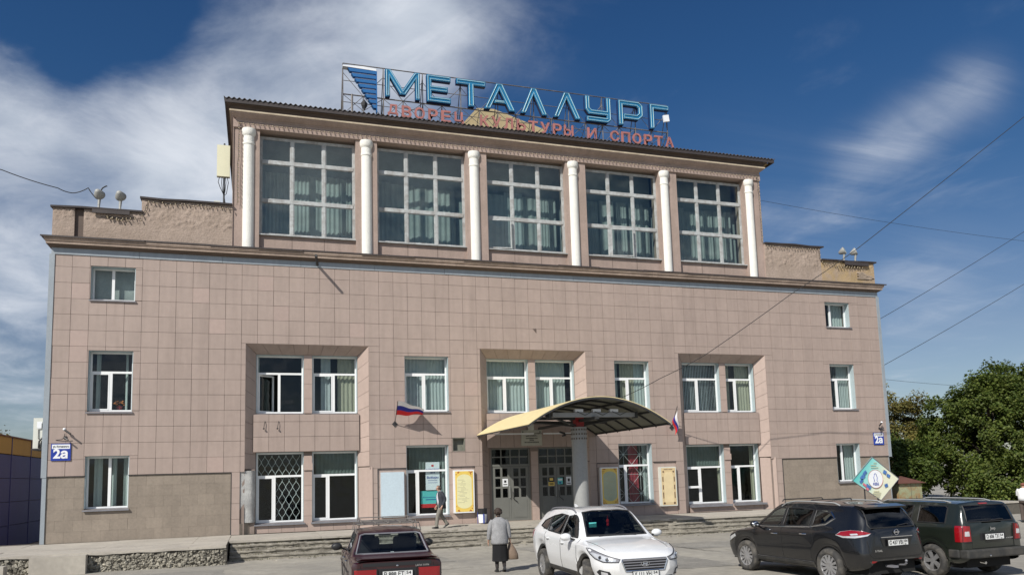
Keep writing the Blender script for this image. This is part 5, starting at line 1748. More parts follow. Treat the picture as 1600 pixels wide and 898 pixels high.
# air conditioners on the side walls
for x, y, z, s, lab in ((-.12, .75, 3.4, -1, 'pale air conditioner box on the left side wall with a looped hose'), (BW + .12, .75, 3.55, 1, 'narrow pale air conditioner seen edge on at the right side wall')):
    t = thing('air_conditioner', lab, 'air conditioner', (x, y, z))
    w, h, d = .40, 1.15, .5
    if s > 0: w, h = .30, 1.3
    xa, xb = (0, s * w) if s > 0 else (-w, 0)
    m = MB(); m.box(xa, xb, -d, d, .04, h); m.build('casing', M['ac'], t)
    m = MB(); m.box(xa - .03, xb + .03, -d - .05, d + .05, -.02, .03); m.build('bracket', M['iron'], t)
    if s < 0:
        m = MB(); m.box(-.28, -.12, -d - .012, -d, h - .38, h - .14); m.build('cover', M['white'], t)
        m = MB()
        m.tube([(-.12, -d - .02, h - .2), (-.12, -d - .02, h - .4), (-.22, -d - .02, h - .42), (-.22, -d - .03, h - .75), (-.12, -d - .05, h - .85), (.02, -d - .05, h - .8)], .012, 5)
        m.tube([(-.2, -d - .03, .05), (-.18, -d - .06, .3), (-.05, -d - .06, .45), (.06, -d - .03, .55)], .03, 6)
        m.tube([(-.14, -d - .03, .05), (-.1, -d - .06, .28), (.0, -d - .06, .36), (.06, -d - .03, .4)], .025, 6)
        m.build('hose', M['wire'], t)
    else:
        m = MB()
        for k in range(14): m.box(.29, .315, -d + .05, d - .05, .1 + .08 * k, .14 + .08 * k)
        m.build('louvre', M['iron'], t, kind='stuff')

# floodlights on the parapets
def spotlight(loc, az, tilt, label, lens='aluminium'):
    t = thing('floodlight', label, 'floodlight', loc, az, 'round floodlights on the parapets')
    m = MB(); m.tube([(0, 0, 0), (0, 0, .16), (0, -.03, .24)], .045, 8); m.box(-.16, .16, -.1, .1, -.03, .02); m.build('foot', M['aluminium'], t, smooth=50)
    m = MB(); m.lathe([(.03, .30), (.09, .26), (.16, .12), (.205, 0), (.2, -.03), (.17, -.02)], (0, 0, 0), 'y', 22)
    h = m.build('reflector', M['aluminium'], t, smooth=50); h.location = (0, -.05, .56); h.rotation_euler = (tilt, 0, 0)
    m = MB(); m.lathe([(.18, -.022), (.185, -.018)], (0, 0, 0), 'y', 22); m.build('lens', M[lens], h)
    m = MB(); m.tube([(0, 0, .14), (0, -.04, .40), (0, 0.06, .52)], [.05, .06, .09], 8); m.build('neck', M['aluminium'], t, smooth=50)


spotlight((1.38, .25, 12.60), math.radians(170), .35, 'left one of the two floodlights on the left parapet, with a loose cable end')
spotlight((2.12, .25, 12.60), math.radians(172), .35, 'right one of the two floodlights on the left parapet, without cable')
spotlight((36.35, .25, 12.56), math.radians(35), -.35, 'left one of the two floodlights on the right parapet, lens turned out', 'lampglass')
spotlight((37.08, .25, 12.56), math.radians(48), -.35, 'right one of the two floodlights on the right parapet, nearest the end', 'lampglass')
t = thing('cable_stub', 'black curved cable end sticking up from the left parapet floodlight', 'cable', (1.44, .2, 13.3))
m = MB(); m.tube([(0, 0, 0), (.06, 0, .12), (.17, 0, .2), (.22, 0, .21)], .025, 6); m.build('cable', M['wire'], t)
# antenna
t = thing('panel_antenna', 'pale yellow panel antenna on a mast beside the upper hall', 'antenna', (5.85, .85, 13.0))
m = MB(); m.box(-.25, .25, -.32, -.12, 1.42, 2.75); m.build('radome', M['antenna'], t)
m = MB(); m.tube([(.02, 0, .0), (.02, 0, 2.95)], .035, 8); m.box(-.04, .08, -.12, .02, 1.6, 1.68); m.box(-.04, .08, -.12, .02, 2.4, 2.48); m.build('mast', M['iron'], t)
m = MB()
for k, dx in enumerate((-.15, -.05, .08, .15)):
    m.tube([(dx, -.2, 1.42), (dx * 1.3, -.22, 1.2), (dx * .8, -.08, 1.02 - .08 * k), (.03, -.03, .7), (.03 + .03 * k, -.05, .1)], .014, 5)
m.build('feeder', M['wire'], t)
m = MB(); m.box(-.35, -.12, -.1, .1, .1, .45); m.build('junction_box', M['ac'], t)

# a steel stub under the main cornice whose shadow falls down the tiles
t = thing('steel_stub', 'short steel pipe sticking out under the cornice above the second floor', 'pipe', (9.55, -0.02, 10.78))
m = MB(); m.tube([(0, 0, 0), (-.12, -.95, .12)], .055, 8); m.build('pipe', M['iron'], t)
# hooks and stub ends left in the spandrel
for x in (7.5, 8.02):
    t = thing('wall_hook', 'bent black wire hook left in the spandrel, %s of the pair under the open window' % ('left' if x < 7.8 else 'right'), 'hook', (x, .25, 4.1))
    m = MB(); m.tube([(0.05, 0, .28), (.03, -.05, .2), (0, -.06, 0)], .012, 5); m.ball((0, -.07, -.02), .04, .04, .03); m.build('wire', M['wire'], t)
# litter bin
t = thing('litter_bin', 'black and white litter bin on the terrace by the left entrance door', 'bin', (16.22, -.42, .0))
m = MB(); m.lathe([(.02, .05), (.15, .05), (.19, .38), (.19, .40)], (0, 0, 0), 'z', 16); m.build('lower_body', M['white'], t, smooth=40)
m = MB(); m.lathe([(.192, .40), (.205, .62), (.195, .625), (.18, .42)], (0, 0, 0), 'z', 16, cap=False); m.build('upper_band', M['black'], t, smooth=40)
m = MB(); m.box(-.025, .025, -.215, -.19, .03, .42); m.tube([(-.2, 0, 0), (-.2, 0, .5)], .012, 5); m.tube([(.2, 0, 0), (.2, 0, .5)], .012, 5); m.build('stand', M['signblue'], t)
# flowers on the inner sill of the left window
t = thing('flower_pot', 'orange flowers in a pot behind the left second floor window', 'plant', (2.25, .62, 4.85))
m = MB(); m.lathe([(.08, 0), (.11, .16)], (0, 0, 0), 'z', 10); m.build('pot', M['red'], t)
m = MB()
for k in range(30):
    m.ball((R(-.18, .18), R(-.06, .06), .2 + R(0, .16)), .03, .03, .025, 6, 4)
m.build('flowers', mat('orange_petals', (.5, .16, .02), .7, var=.2), t, kind='stuff')

# overhead cables
def cable(pts, r, label, sag=0.0):
    a, b = Vector(pts[0]), Vector(pts[-1])
    path = []
    for s in range(len(pts) - 1):
        p, q = Vector(pts[s]), Vector(pts[s + 1])
        for i in range(16):
            u = i / 16
            path.append(p.lerp(q, u) - Vector((0, 0, sag * 4 * u * (1 - u))))
    path.append(b)
    m = MB(); m.tube([p - a for p in path], r, 5)
    o = m.build('overhead_cable', M['wire']); o.location = a
    tag(o, label, 'cable')


cable([(40.4, -9.6, 18.2), (31.53, -6.0, 11.13), (29.1, -4.5, 9.35), (25.7, -2.9, 6.89), (24.2, -1.6, 6.03), (22.8, -.7, 5.3), (21.3, -.02, 4.5)], .015, 'black overhead cable slanting down across the facade to the canopy', .03)
cable([(54, .2, 17.6), (38.1, .2, 9.44)], .014, 'thin overhead cable reaching the right corner of the building, upper one', .12)
cable([(53, .2, 14.0), (38.1, .2, 7.0)], .014, 'thin overhead cable reaching the right corner of the building, lower one', .1)
cable([(80, 20, 22.0), (46.2, 20, 23.6)], .014, 'faint cable high in the sky right of the upper hall', .3)
cable([(-6, .9, 15.2), (-1.9, .3, 13.85), (-.03, .25, 13.3), (.5, .25, 13.15), (1.0, .25, 13.4), (1.3, .25, 13.0)], .018, 'slack cable running from the left edge to the parapet floodlight', .04)
cable([(75, 20, 8.4), (57, 20, 9.05), (38.2, 2, 6.9)], .013, 'faint cable low over the trees at the right corner', .2)

# ------------------------------------------------------------------ cars
def pchip(xs, ys, x):
    n = len(xs)
    if x <= xs[0]: return ys[0]
    if x >= xs[-1]: return ys[-1]
    d = [(ys[i + 1] - ys[i]) / (xs[i + 1] - xs[i]) for i in range(n - 1)]
    m = [d[0]] + [0 if d[i - 1] * d[i] <= 0 else 2 * d[i - 1] * d[i] / (d[i - 1] + d[i]) for i in range(1, n - 1)] + [d[-1]]
    i = max(k for k in range(n - 1) if xs[k] <= x)
    h = xs[i + 1] - xs[i]; t = (x - xs[i]) / h
    return ys[i] * (1 + 2 * t) * (1 - t) ** 2 + m[i] * h * t * (1 - t) ** 2 + ys[i + 1] * t * t * (3 - 2 * t) + m[i + 1] * h * t * t * (t - 1)


tyre_m = mat('tyre_rubber', (0.035, 0.034, 0.033), 0.85, var=0.15, scale=8, dirt=(0.20, 0.18, 0.15), dirt_amt=0.5, dirt_scale=5)
alloy_m = mat('alloy_wheel', (0.55, 0.55, 0.56), 0.35, metal=0.7, var=0.1, scale=6, dirt=(0.18, 0.16, 0.13), dirt_amt=0.5, dirt_scale=6)
plastic_m = mat('grey_plastic_cladding', (0.030, 0.030, 0.029), 0.7, var=0.1, dirt=(0.13, 0.115, 0.095), dirt_amt=0.35, dirt_scale=3)
chrome_m = mat('chrome', (0.75, 0.76, 0.78), 0.12, metal=1.0, var=0.03)
redlamp_m = mat('red_lamp', (0.24, 0.005, 0.009), 0.12, var=0.1, coat=1.0)
clearlamp_m = mat('clear_lamp', (0.62, 0.63, 0.64), 0.12, var=0.12, scale=12, coat=1.0, metal=0.3)
amber_m = mat('amber_lamp', (0.6, 0.2, 0.02), 0.15, coat=1.0)
inner_m = mat('car_interior', (0.025, 0.025, 0.027), 0.85, var=0.15)
seat_m = mat('seat_fabric', (0.045, 0.045, 0.055), 0.9, var=0.15)
under_m = mat('underbody', (0.012, 0.012, 0.012), 0.95)
plate_m = mat('number_plate_white', (0.72, 0.73, 0.72), 0.5, var=0.05, dirt=(0.4, 0.38, 0.33), dirt_amt=0.4, dirt_scale=8)
seal_m = mat('rubber_seal', (0.016, 0.016, 0.017), 0.6)
gap_m = mat('panel_gap', (0.008, 0.008, 0.008), 0.9)
carglass = glass('car_glass', (0.42, 0.47, 0.47), 1.52, 0.01, 1.3)
clearglass = glass('clear_car_glass', (0.78, 0.84, 0.83), 1.52, 0.01, 1.2)
tintglass = glass('tinted_car_glass', (0.10, 0.11, 0.12), 1.52, 0.01, 1.3)


class Car:
    def __init__(s, name, label, pos, heading, spec, paint):
        s.t = thing(name, label, 'car', (pos[0], pos[1], gz(pos[0], pos[1]) - 0.004), heading, None)
        s.spec, s.paint = spec, paint
        s.body()

    def sec(s, X):
        """half section at X: list of (y,z) from the sill up to the roof centre"""
        k = s.spec['keys']
        xs = [r[0] for r in k]
        v = [pchip(xs, [r[j] for r in k], X) for j in range(1, len(k[0]))]
        zs, ws, zm, wm, zsh, wsh, zb, wb, zr, wr, zt = v
        return [(ws - .06, zs), (ws, zs + .05), (wm, zm), (wsh, zsh), (wb, zb), (wr, zr), (wr * .55, zr + (zt - zr) * .72), (0.0, zt)]

    def section(s, X, M_=30):
        P = s.sec(X)
        # resample each span, a little rounded
        out = []
        n = [2, 5, 5, 3, 8, 4, 4]
        for i in range(len(P) - 1):
            p0 = P[max(i - 1, 0)]; p1 = P[i]; p2 = P[i + 1]; p3 = P[min(i + 2, len(P) - 1)]
            for j in range(n[i]):
                t = j / n[i]
                lin = (p1[0] + (p2[0] - p1[0]) * t, p1[1] + (p2[1] - p1[1]) * t)
                cr_ = tuple(0.5 * (2 * p1[q] + (p2[q] - p0[q]) * t + (2 * p0[q] - 5 * p1[q] + 4 * p2[q] - p3[q]) * t * t + (3 * p1[q] - p0[q] - 3 * p2[q] + p3[q]) * t ** 3) for q in (0, 1))
                w = s.spec.get('round', .35)
                out.append((max(0, lin[0] * (1 - w) + cr_[0] * w), lin[1] * (1 - w) + cr_[1] * w))
        out.append(P[-1])
        zs = out[0][1]
        za = zs
        for ax in (s.spec['fx'], s.spec['rx']):
            r = s.spec['arch']
            d = abs(X - ax)
            if d < r: za = max(za, s.spec['wr_'] + math.sqrt(r * r - d * d) * s.spec.get('archk', 1.0))
        if za > zs + 1e-4:
            top = P[4][1]
            out = [(y, za + (z - zs) * (top - za) / (top - zs)) if z < top else (y, z) for y, z in out]
        return out

    def body(s):
        k = s.spec['keys']
        x0, x1 = k[0][0], k[-1][0]
        st = sorted({x0 + (x1 - x0) * i / 88 for i in range(89)} | {r[0] for r in k})
        st = [x for i, x in enumerate(st) if i == 0 or x - st[i - 1] > .004 or i == len(st) - 1]
        secs = [s.section(x) for x in st]
        n = len(secs[0])
        vs, fs = [], []
        full = 2 * n - 1
        for x, sc in zip(st, secs):
            L_ = [(x, y, z) for y, z in sc]
            Rr = [(x, -y, z) for y, z in reversed(sc[:-1])]
            vs += L_ + Rr
        for i in range(len(st) - 1):
            for j in range(full - 1):
                fs.append((i * full + j, i * full + j + 1, (i + 1) * full + j + 1, (i + 1) * full + j))
        caps = [tuple(range(full)), tuple((len(st) - 1) * full + j for j in reversed(range(full)))]
        s.grid_v, s.grid_f = vs, fs + caps
        s.bvh = BVHTree.FromPolygons([Vector(v) for v in vs], fs + caps)
        s.wins = []

    def proj(s, pts, axis, sgn, off, hint=None):
        """drop 2D points onto the body. axis 'y': pts are (x,z); axis 'x': pts are (y,z); axis 'z': pts are (x,y)"""
        out = []
        for a, b in pts:
            if axis == 'y': o, d = Vector((a, sgn * 3, b)), Vector((0, -sgn, 0))
            elif axis == 'x': o, d = Vector((sgn * 6, a, b)), Vector((-sgn, 0, 0))
            elif axis == 'd':      # corner view: sgn = (end +1/-1, side +1/-1, x0, y0); a runs outwards and back along the corner
                e, sd, xo, yo = sgn
                d = Vector((-e, -sd, 0)).normalized()
                o = Vector((xo, sd * yo, b)) + Vector((-e, sd, 0)).normalized() * a - d * 3
            else: o, d = Vector((a, b, 4)), Vector((0, 0, -1))
            h = s.bvh.ray_cast(o, d)
            if h[0] is None:
                h = s.bvh.find_nearest(o + d * (3 - .9 if axis == 'y' else 3 if axis == 'd' else (6 - 2.0 if axis == 'x' else 2.5)))
                q = Vector(h[0]); 
                q = q + Vector(h[1]) * 0
                out.append(q - d * off); continue
            out.append(Vector(h[0]) - d * off)
        return out

    def patch(s, poly, axis, sgn, off=.004, step=.07, th=0.0):
        """a panel lying on the body: poly triangulated with inner points, projected"""
        P = [Vector(p) for p in poly]
        B_ = []
        for i in range(len(P)):
            a, b = P[i], P[(i + 1) % len(P)]
            m = max(1, int((b - a).length / step))
            B_ += [a.lerp(b, t / m) for t in range(m)]
        nb = len(B_)
        lo = [min(p[i] for p in P) for i in (0, 1)]; hi = [max(p[i] for p in P) for i in (0, 1)]
        inner = []
        y = lo[1] + step / 2
        while y < hi[1]:
            x = lo[0] + step / 2
            while x < hi[0]:
                if inside((x, y), P): inner.append(Vector((x, y)))
                x += step
            y += step
        r = delaunay_2d_cdt(B_ + inner, [(i, (i + 1) % nb) for i in range(nb)], [], 1, 1e-5)
        V = s.proj([tuple(v) for v in r[0]], axis, sgn, off)
        return V, [tuple(f) for f in r[2]], s.proj([tuple(b) for b in B_], axis, sgn, off)

    def window(s, poly, axis, sgn, mt, name, seal=.018, trim=None, off=.003):
        V, F, ring = s.patch(poly, axis, sgn, off)
        s.wins.append((poly, axis, sgn))
        w = MB().add(V, F).build(name, mt, s.t, smooth=60)
        m = MB(); m.tube([*ring, ring[0], ring[1]], seal, 5, cap=False); m.build('seal', trim or seal_m, w, smooth=60)
        return w

    def panel(s, poly, axis, sgn, mt, name, off=.006, parent=None, edge=None, smooth=60):
        V, F, ring = s.patch(poly, axis, sgn, off, .05)
        m = MB().add(V, F)
        d = Vector((sgn[0], sgn[1], 0)).normalized() if axis == 'd' else Vector((0, sgn, 0)) if axis == 'y' else (Vector((sgn, 0, 0)) if axis == 'x' else Vector((0, 0, 1)))
        k = len(ring)
        m.add(ring + [q - d * (off + .01) for q in ring], [(i, (i + 1) % k, (i + 1) % k + k, i + k) for i in range(k)])
        o = m.build(name, mt, parent or s.t, smooth=smooth)
        if edge:
            m = MB(); m.tube([*ring, ring[0], ring[1]], edge[0], 5, cap=False); m.build('lamp_edge', edge[1], o)
        return o

    def line(s, pts, axis, sgn, r=.006, mt=None, name='panel_gap', off=0.0, parent=None, step=.06):
        P = [Vector(p) for p in pts]
        q = []
        for a, b in zip(P, P[1:]):
            m = max(1, int((b - a).length / step))
            q += [a.lerp(b, t / m) for t in range(m)]
        q.append(P[-1])
        m = MB(); m.tube(s.proj([tuple(p) for p in q], axis, sgn, off), r, 5)
        return m.build(name, mt or gap_m, parent or s.t, smooth=60)

    def finish(s):
        """body shell with window holes cut, plus underbody and interior"""
        vs, fs = s.grid_v, s.grid_f
        keep = []
        for f in fs:
            c = sum((Vector(vs[i]) for i in f), Vector()) / len(f)
            hit = False
            if len(f) == 4:
                nrm = (Vector(vs[f[1]]) - Vector(vs[f[0]])).cross(Vector(vs[f[3]]) - Vector(vs[f[0]]))
                for poly, axis, sgn in s.wins:
                    if axis == 'y' and c.y * sgn > .2 and abs(nrm.y) > .30 * abs(nrm.x) and inside((c.x, c.z), poly): hit = True
                    if axis == 'x' and c.x * sgn > -9 and inside((c.y, c.z), poly):
                        h = s.proj([(c.y, c.z)], 'x', sgn, 0)[0]
                        if (h - c).length < .12: hit = True
            if not hit: keep.append(f)
        m = MB().add(vs, keep)
        b = m.build('body', s.paint, s.t, smooth=38)
        sp = s.spec
        # underbody with dark wheel wells
        m = MB()
        L0, L1 = sp['keys'][0][0] + .15, sp['keys'][-1][0] - .15
        m.box(L0, L1, -.62, .62, .24, .50)
        m.box(sp['rx'] + .42, sp['fx'] - .42, -sp['hw'] + .1, sp['hw'] - .1, sp.get('zs', .26), .42)
        m.build('underbody', under_m, s.t)
        zb = sp['zbelt']
        m = MB()
        m.box(sp['cab'][0], sp['cab'][1], -sp['hw'] + .16, sp['hw'] - .16, .40, .46)
        m.box(sp['cab'][1] - .34, sp['cab'][1] - .05, -sp['hw'] + .14, sp['hw'] - .14, .46, zb - .06)
        m.box(sp['cab'][0] - .05, sp['cab'][0] + .25, -sp['hw'] + .16, sp['hw'] - .16, .40, zb - .12)
        for sy in (-1, 1):
            for q in (0,):
                m.box(sp['cab'][0] + .3, sp['cab'][1] - .1, sy * (sp['hw'] - .12) - .02, sy * (sp['hw'] - .12) + .02, .45, zb - .06)
        m.build('interior', inner_m, s.t)
        for sx in sp['seats']:
            for sy in (-.37, .37):
                m = MB()
                m.obox((sx + .22, sy, .62), (.25, 0, .04), (0, .24, 0), (-.01, 0, .08))
                m.obox((sx - .06, sy, .92), (.06, 0, .015), (0, .235, 0), (-.10, 0, .30))
                m.obox((sx - .19, sy, 1.27), (.05, 0, .01), (0, .14, 0), (-.02, 0, .09))
                o = m.build('seat', seat_m, s.t)
                bv = o.modifiers.new('bev', 'BEVEL'); bv.width = .05; bv.segments = 3
        m = MB()
        sx, sy = sp['cab'][1] - .42, sp.get('wheel_side', 1) * .37
        pts = [(sx + .05 * math.sin(a), sy + .18 * math.cos(a), zb - .02 + .17 * math.sin(a)) for a in [i * math.pi / 8 for i in range(17)]]
        m.tube(pts, .016, 6, cap=False); m.build('steering_wheel', inner_m, s.t)
        m = MB(); m.box(sp['cab'][1] - .62, sp['cab'][1] - .58, -.12, .12, sp['roofz'] - .17, sp['roofz'] - .10); m.build('rear_view_mirror', inner_m, s.t)

    def wheel(s, x, y, steer=0.0, spokes=10, R_=.345, rimr=.235, style='twin'):
        side = 1 if y > 0 else -1
        w = bpy.data.objects.new('wheel', None); COL.objects.link(w)
        w.parent = s.t; w.location = (x, y, R_); w.rotation_euler = (0, R(0, 6) if not steer else .4, steer)
        w.rotation_mode = 'ZYX' if False else 'XYZ'
        W2 = .108
        m = MB()
        m.lathe([(rimr - .01, -W2 * .8), (rimr + .02, -W2), (R_ - .045, -W2), (R_ - .008, -W2 * .72), (R_, -W2 * .3), (R_, W2 * .3), (R_ - .008, W2 * .72), (R_ - .045, W2), (rimr + .02, W2), (rimr - .01, W2 * .8)], (0, 0, 0), 'y', 40, cap=False)
        m.build('tyre', tyre_m, w, smooth=45)
        m = MB()
        yo = side * W2 * .78
        m.lathe([(rimr, yo), (rimr - .025, yo - side * .006), (rimr - .03, yo - side * .06), (rimr - .04, -yo)], (0, 0, 0), 'y', 40, cap=False)
        hub = yo - side * .02
        m.lathe([(.0001, hub), (.055, hub), (.06, hub - side * .03)], (0, 0, 0), 'y', 18, cap=False)
        for k in range(spokes):
            a = 2 * math.pi * k / spokes
            wd = .030 if spokes > 6 else .052
            sw = .16 if style == 'swirl' else 0.0
            d0 = Vector((math.cos(a), 0, math.sin(a))); d1 = Vector((math.cos(a + sw), 0, math.sin(a + sw)))
            t0 = Vector((-d0.z, 0, d0.x)); t1 = Vector((-d1.z, 0, d1.x))
            A, Bq = d0 * .045, d1 * (rimr - .02)
            ys, ye = Vector((0, hub, 0)), Vector((0, yo - side * .012, 0))
            q = [A - t0 * wd * .62 + ys, A + t0 * wd * .62 + ys, Bq + t1 * wd + ye, Bq - t1 * wd + ye]
            bq = [p - Vector((0, side * .03, 0)) for p in q]
            m.add(q + bq, [(0, 1, 2, 3), (0, 4, 5, 1), (1, 5, 6, 2), (2, 6, 7, 3), (3, 7, 4, 0)])
        m.build('rim', alloy_m, w, smooth=35)
        m = MB(); m.lathe([(.001, -side * .01), (rimr - .045, -side * .01)], (0, 0, 0), 'y', 24, cap=False); m.build('brake_disc', under_m, w)
        return w

    def well(s, ax, y):
        side = 1 if y > 0 else -1
        r = s.spec['arch'] + .015
        m = MB()
        n = 20
        vs = []
        for i in range(n + 1):
            a = -.25 + (math.pi + .5) * i / n
            for yy in (side * (s.spec['hw'] - .10), side * .45):
                vs.append((ax + r * math.cos(a), yy, s.spec['wr_'] + r * math.sin(a) * s.spec.get('archk', 1)))
        m.add(vs, [(2 * i, 2 * i + 2, 2 * i + 3, 2 * i + 1) for i in range(n)])
        m.box(ax - r, ax + r, side * .45 - .01, side * .45 + .01, .2, s.spec['wr_'] + r)
        m.build('wheel_well', under_m, s.t)

    def arch_trim(s, ax, sgn, mt, wd=.055, out=.014):
        n = 26
        r = s.spec['arch']; k = s.spec.get('archk', 1)
        inn, outr = [], []
        for i in range(n + 1):
            a = -.28 + (math.pi + .56) * i / n
            if s.spec['wr_'] + r * math.sin(a) * k < .2: a = a
            inn.append((ax + (r - .004) * math.cos(a), s.spec['wr_'] + (r - .004) * math.sin(a) * k))
            outr.append((ax + (r + wd) * math.cos(a), s.spec['wr_'] + (r + wd) * math.sin(a) * k))
        Po = s.proj(outr, 'y', sgn, .004)
        mid = [((a[0] + b[0]) / 2, (a[1] + b[1]) / 2) for a, b in zip(inn, outr)]
        Pm = s.proj(mid, 'y', sgn, out)
        Pi = [Vector((a[0], p.y - sgn * .0, a[1])) for a, p in zip(inn, s.proj([(ax + (r + .012) * math.cos(-.28 + (math.pi + .56) * i / n), s.spec['wr_'] + (r + .012) * math.sin(-.28 + (math.pi + .56) * i / n) * k) for i in range(n + 1)], 'y', sgn, out))]
        Pb = [Vector((p.x, p.y - sgn * .08, p.z)) for p in Pi]
        vs, fs = [], []
        for a, b, c, d in zip(Po, Pm, Pi, Pb): vs += [a, b, c, d]
        for i in range(n):
            for j in range(3): fs.append((4 * i + j, 4 * i + 4 + j, 4 * i + 5 + j, 4 * i + 1 + j))
        return MB().add(vs, fs).build('arch_trim', mt, s.t, smooth=50)

    def plate(s, X, z, sgn, txt, region, w=.52, h=.112, tilt=0.0):
        o = bpy.data.objects.new('number_plate', None); COL.objects.link(o); o.parent = s.t
        o.location = (X, 0, z); o.rotation_euler = (tilt, 0, math.radians(-90 if sgn < 0 else 90))
        m = MB(); m.box(-w / 2 - .012, w / 2 + .012, -.006, .01, -h / 2 - .012, h / 2 + .012); m.build('holder', M['black'], o)
        m = MB(); m.box(-w / 2, w / 2, -.012, -.0065, -h / 2, h / 2); m.build('plate', plate_m, o)
        m = MB(); add_text(m, txt, -.065, -.0145, 0, .105, .003, .0018, fit=.35)
        m.box(w / 2 - .135, w / 2 - .131, -.0145, -.0125, -h / 2 + .004, h / 2 - .004)
        add_text(m, region, w / 2 - .068, -.0145, .018, .07, .003, .001, fit=.085)
        add_text(m, 'RUS', w / 2 - .075, -.0145, -.04, .026, .003, .0004)
        m.build('characters', M['black_text'], o)

    def mirror(s, X, y, z, mt, size=.12):
        sd = 1 if y > 0 else -1
        m = MB(); m.ball((X, y, z), .075, size, .078, 12, 8)
        o = m.build('wing_mirror', mt, s.t, smooth=60)
        m = MB(); m.ball((X - .055, y, z), .026, size * .82, .062, 12, 8); m.build('mirror_glass', chrome_m if mt is not M['black'] else M['black'], o, smooth=60)
        m = MB(); m.tube([(X + .02, y - sd * size * .7, z - .03), (X + .05, y - sd * (size + .10), z - .08)], .022, 6); m.build('mirror_foot', M['black'], o)

    def handle(s, X, z, sgn, mt, L_=.19):
        m = MB()
        P = s.proj([(X - L_ / 2, z), (X - L_ / 4, z), (X, z), (X + L_ / 4, z), (X + L_ / 2, z)], 'y', sgn, .0)
        for i, d in enumerate((.004, .03, .034, .03, .004)): P[i] = P[i] + Vector((0, sgn * d, 0))
        m.tube(P, .013, 6); m.build('door_handle', mt, s.t, smooth=60)

    def rail(s, X0, X1, y, mt, rise=.05):
        m = MB()
        P = []
        for i in range(13):
            u = i / 12
            x = X0 + (X1 - X0) * u
            p = s.proj([(x, y)], 'z', 1, 0)[0]
            k = min(1, u / .1, (1 - u) / .1)
            P.append(p + Vector((0, 0, rise * max(0, k) ** .6)))
        m.tube(P, .018, 6)
        m.build('roof_rail', mt, s.t, smooth=60)


def inside(p, poly):
    x, y = p[0], p[1]
    c = False
    n = len(poly)
    for i in range(n):
        x1, y1 = poly[i][0], poly[i][1]; x2, y2 = poly[(i + 1) % n][0], poly[(i + 1) % n][1]
        if (y1 > y) != (y2 > y) and x < (x2 - x1) * (y - y1) / (y2 - y1) + x1: c = not c
    return c


def sym(poly):
    return [(-a, b) for a, b in reversed(poly)]


# keys: X, z_sill, w_sill, z_mid, w_mid, z_shoulder, w_shoulder, z_belt, w_belt, z_roofedge, w_roofedge, z_top
# ---------------------------------------------------------------- white crossover
white_p = mat('white_car_paint', (0.74, 0.75, 0.76), 0.25, var=0.02, coat=1.0, isl='obj', dirt=(0.33, 0.29, 0.23), dirt_amt=0.38, dirt_scale=3, dirt_z=(0.30, 0.95))
T = Car('white_crossover', 'clean white crossover car with its front turned to the viewer, parked before the entrance', (14.40, -16.3), math.radians(-92),
        dict(fx=1.335, rx=-1.335, arch=.40, wr_=.345, hw=.915, zs=.30, zbelt=1.02, cab=(-1.25, .95), seats=(.10, -.75), roofz=1.62, round=.35,
             keys=[(-2.22, .50, .60, .70, .66, .95, .66, 1.02, .62, 1.05, .50, 1.08),
                   (-2.15, .36, .76, .66, .83, .95, .83, 1.06, .80, 1.12, .62, 1.16),
                   (-1.95, .30, .82, .66, .89, .96, .90, 1.10, .86, 1.36, .62, 1.42),
                   (-1.70, .28, .84, .66, .91, .98, .915, 1.10, .875, 1.50, .59, 1.56),
                   (-1.0, .28, .84, .64, .915, .98, .92, 1.08, .885, 1.575, .60, 1.63),
                   (-.2, .28, .84, .62, .90, .96, .905, 1.05, .88, 1.60, .60, 1.655),
                   (.35, .28, .84, .62, .90, .95, .90, 1.03, .87, 1.555, .58, 1.60),
                   (.75, .28, .84, .62, .90, .94, .90, 1.01, .865, 1.28, .68, 1.33),
                   (1.10, .28, .84, .62, .91, .92, .91, .985, .86, 1.02, .77, 1.07),
                   (1.40, .28, .83, .62, .91, .90, .91, .965, .85, .99, .74, 1.03),
                   (1.80, .27, .80, .60, .885, .84, .87, .90, .80, .93, .68, .965),
                   (2.08, .26, .70, .56, .78, .76, .75, .82, .68, .85, .58, .885),
                   (2.20, .30, .56, .54, .64, .70, .63, .76, .58, .785, .5, .82),
                   (2.25, .36, .42, .52, .52, .66, .52, .70, .48, .72, .4, .745)]), white_p)
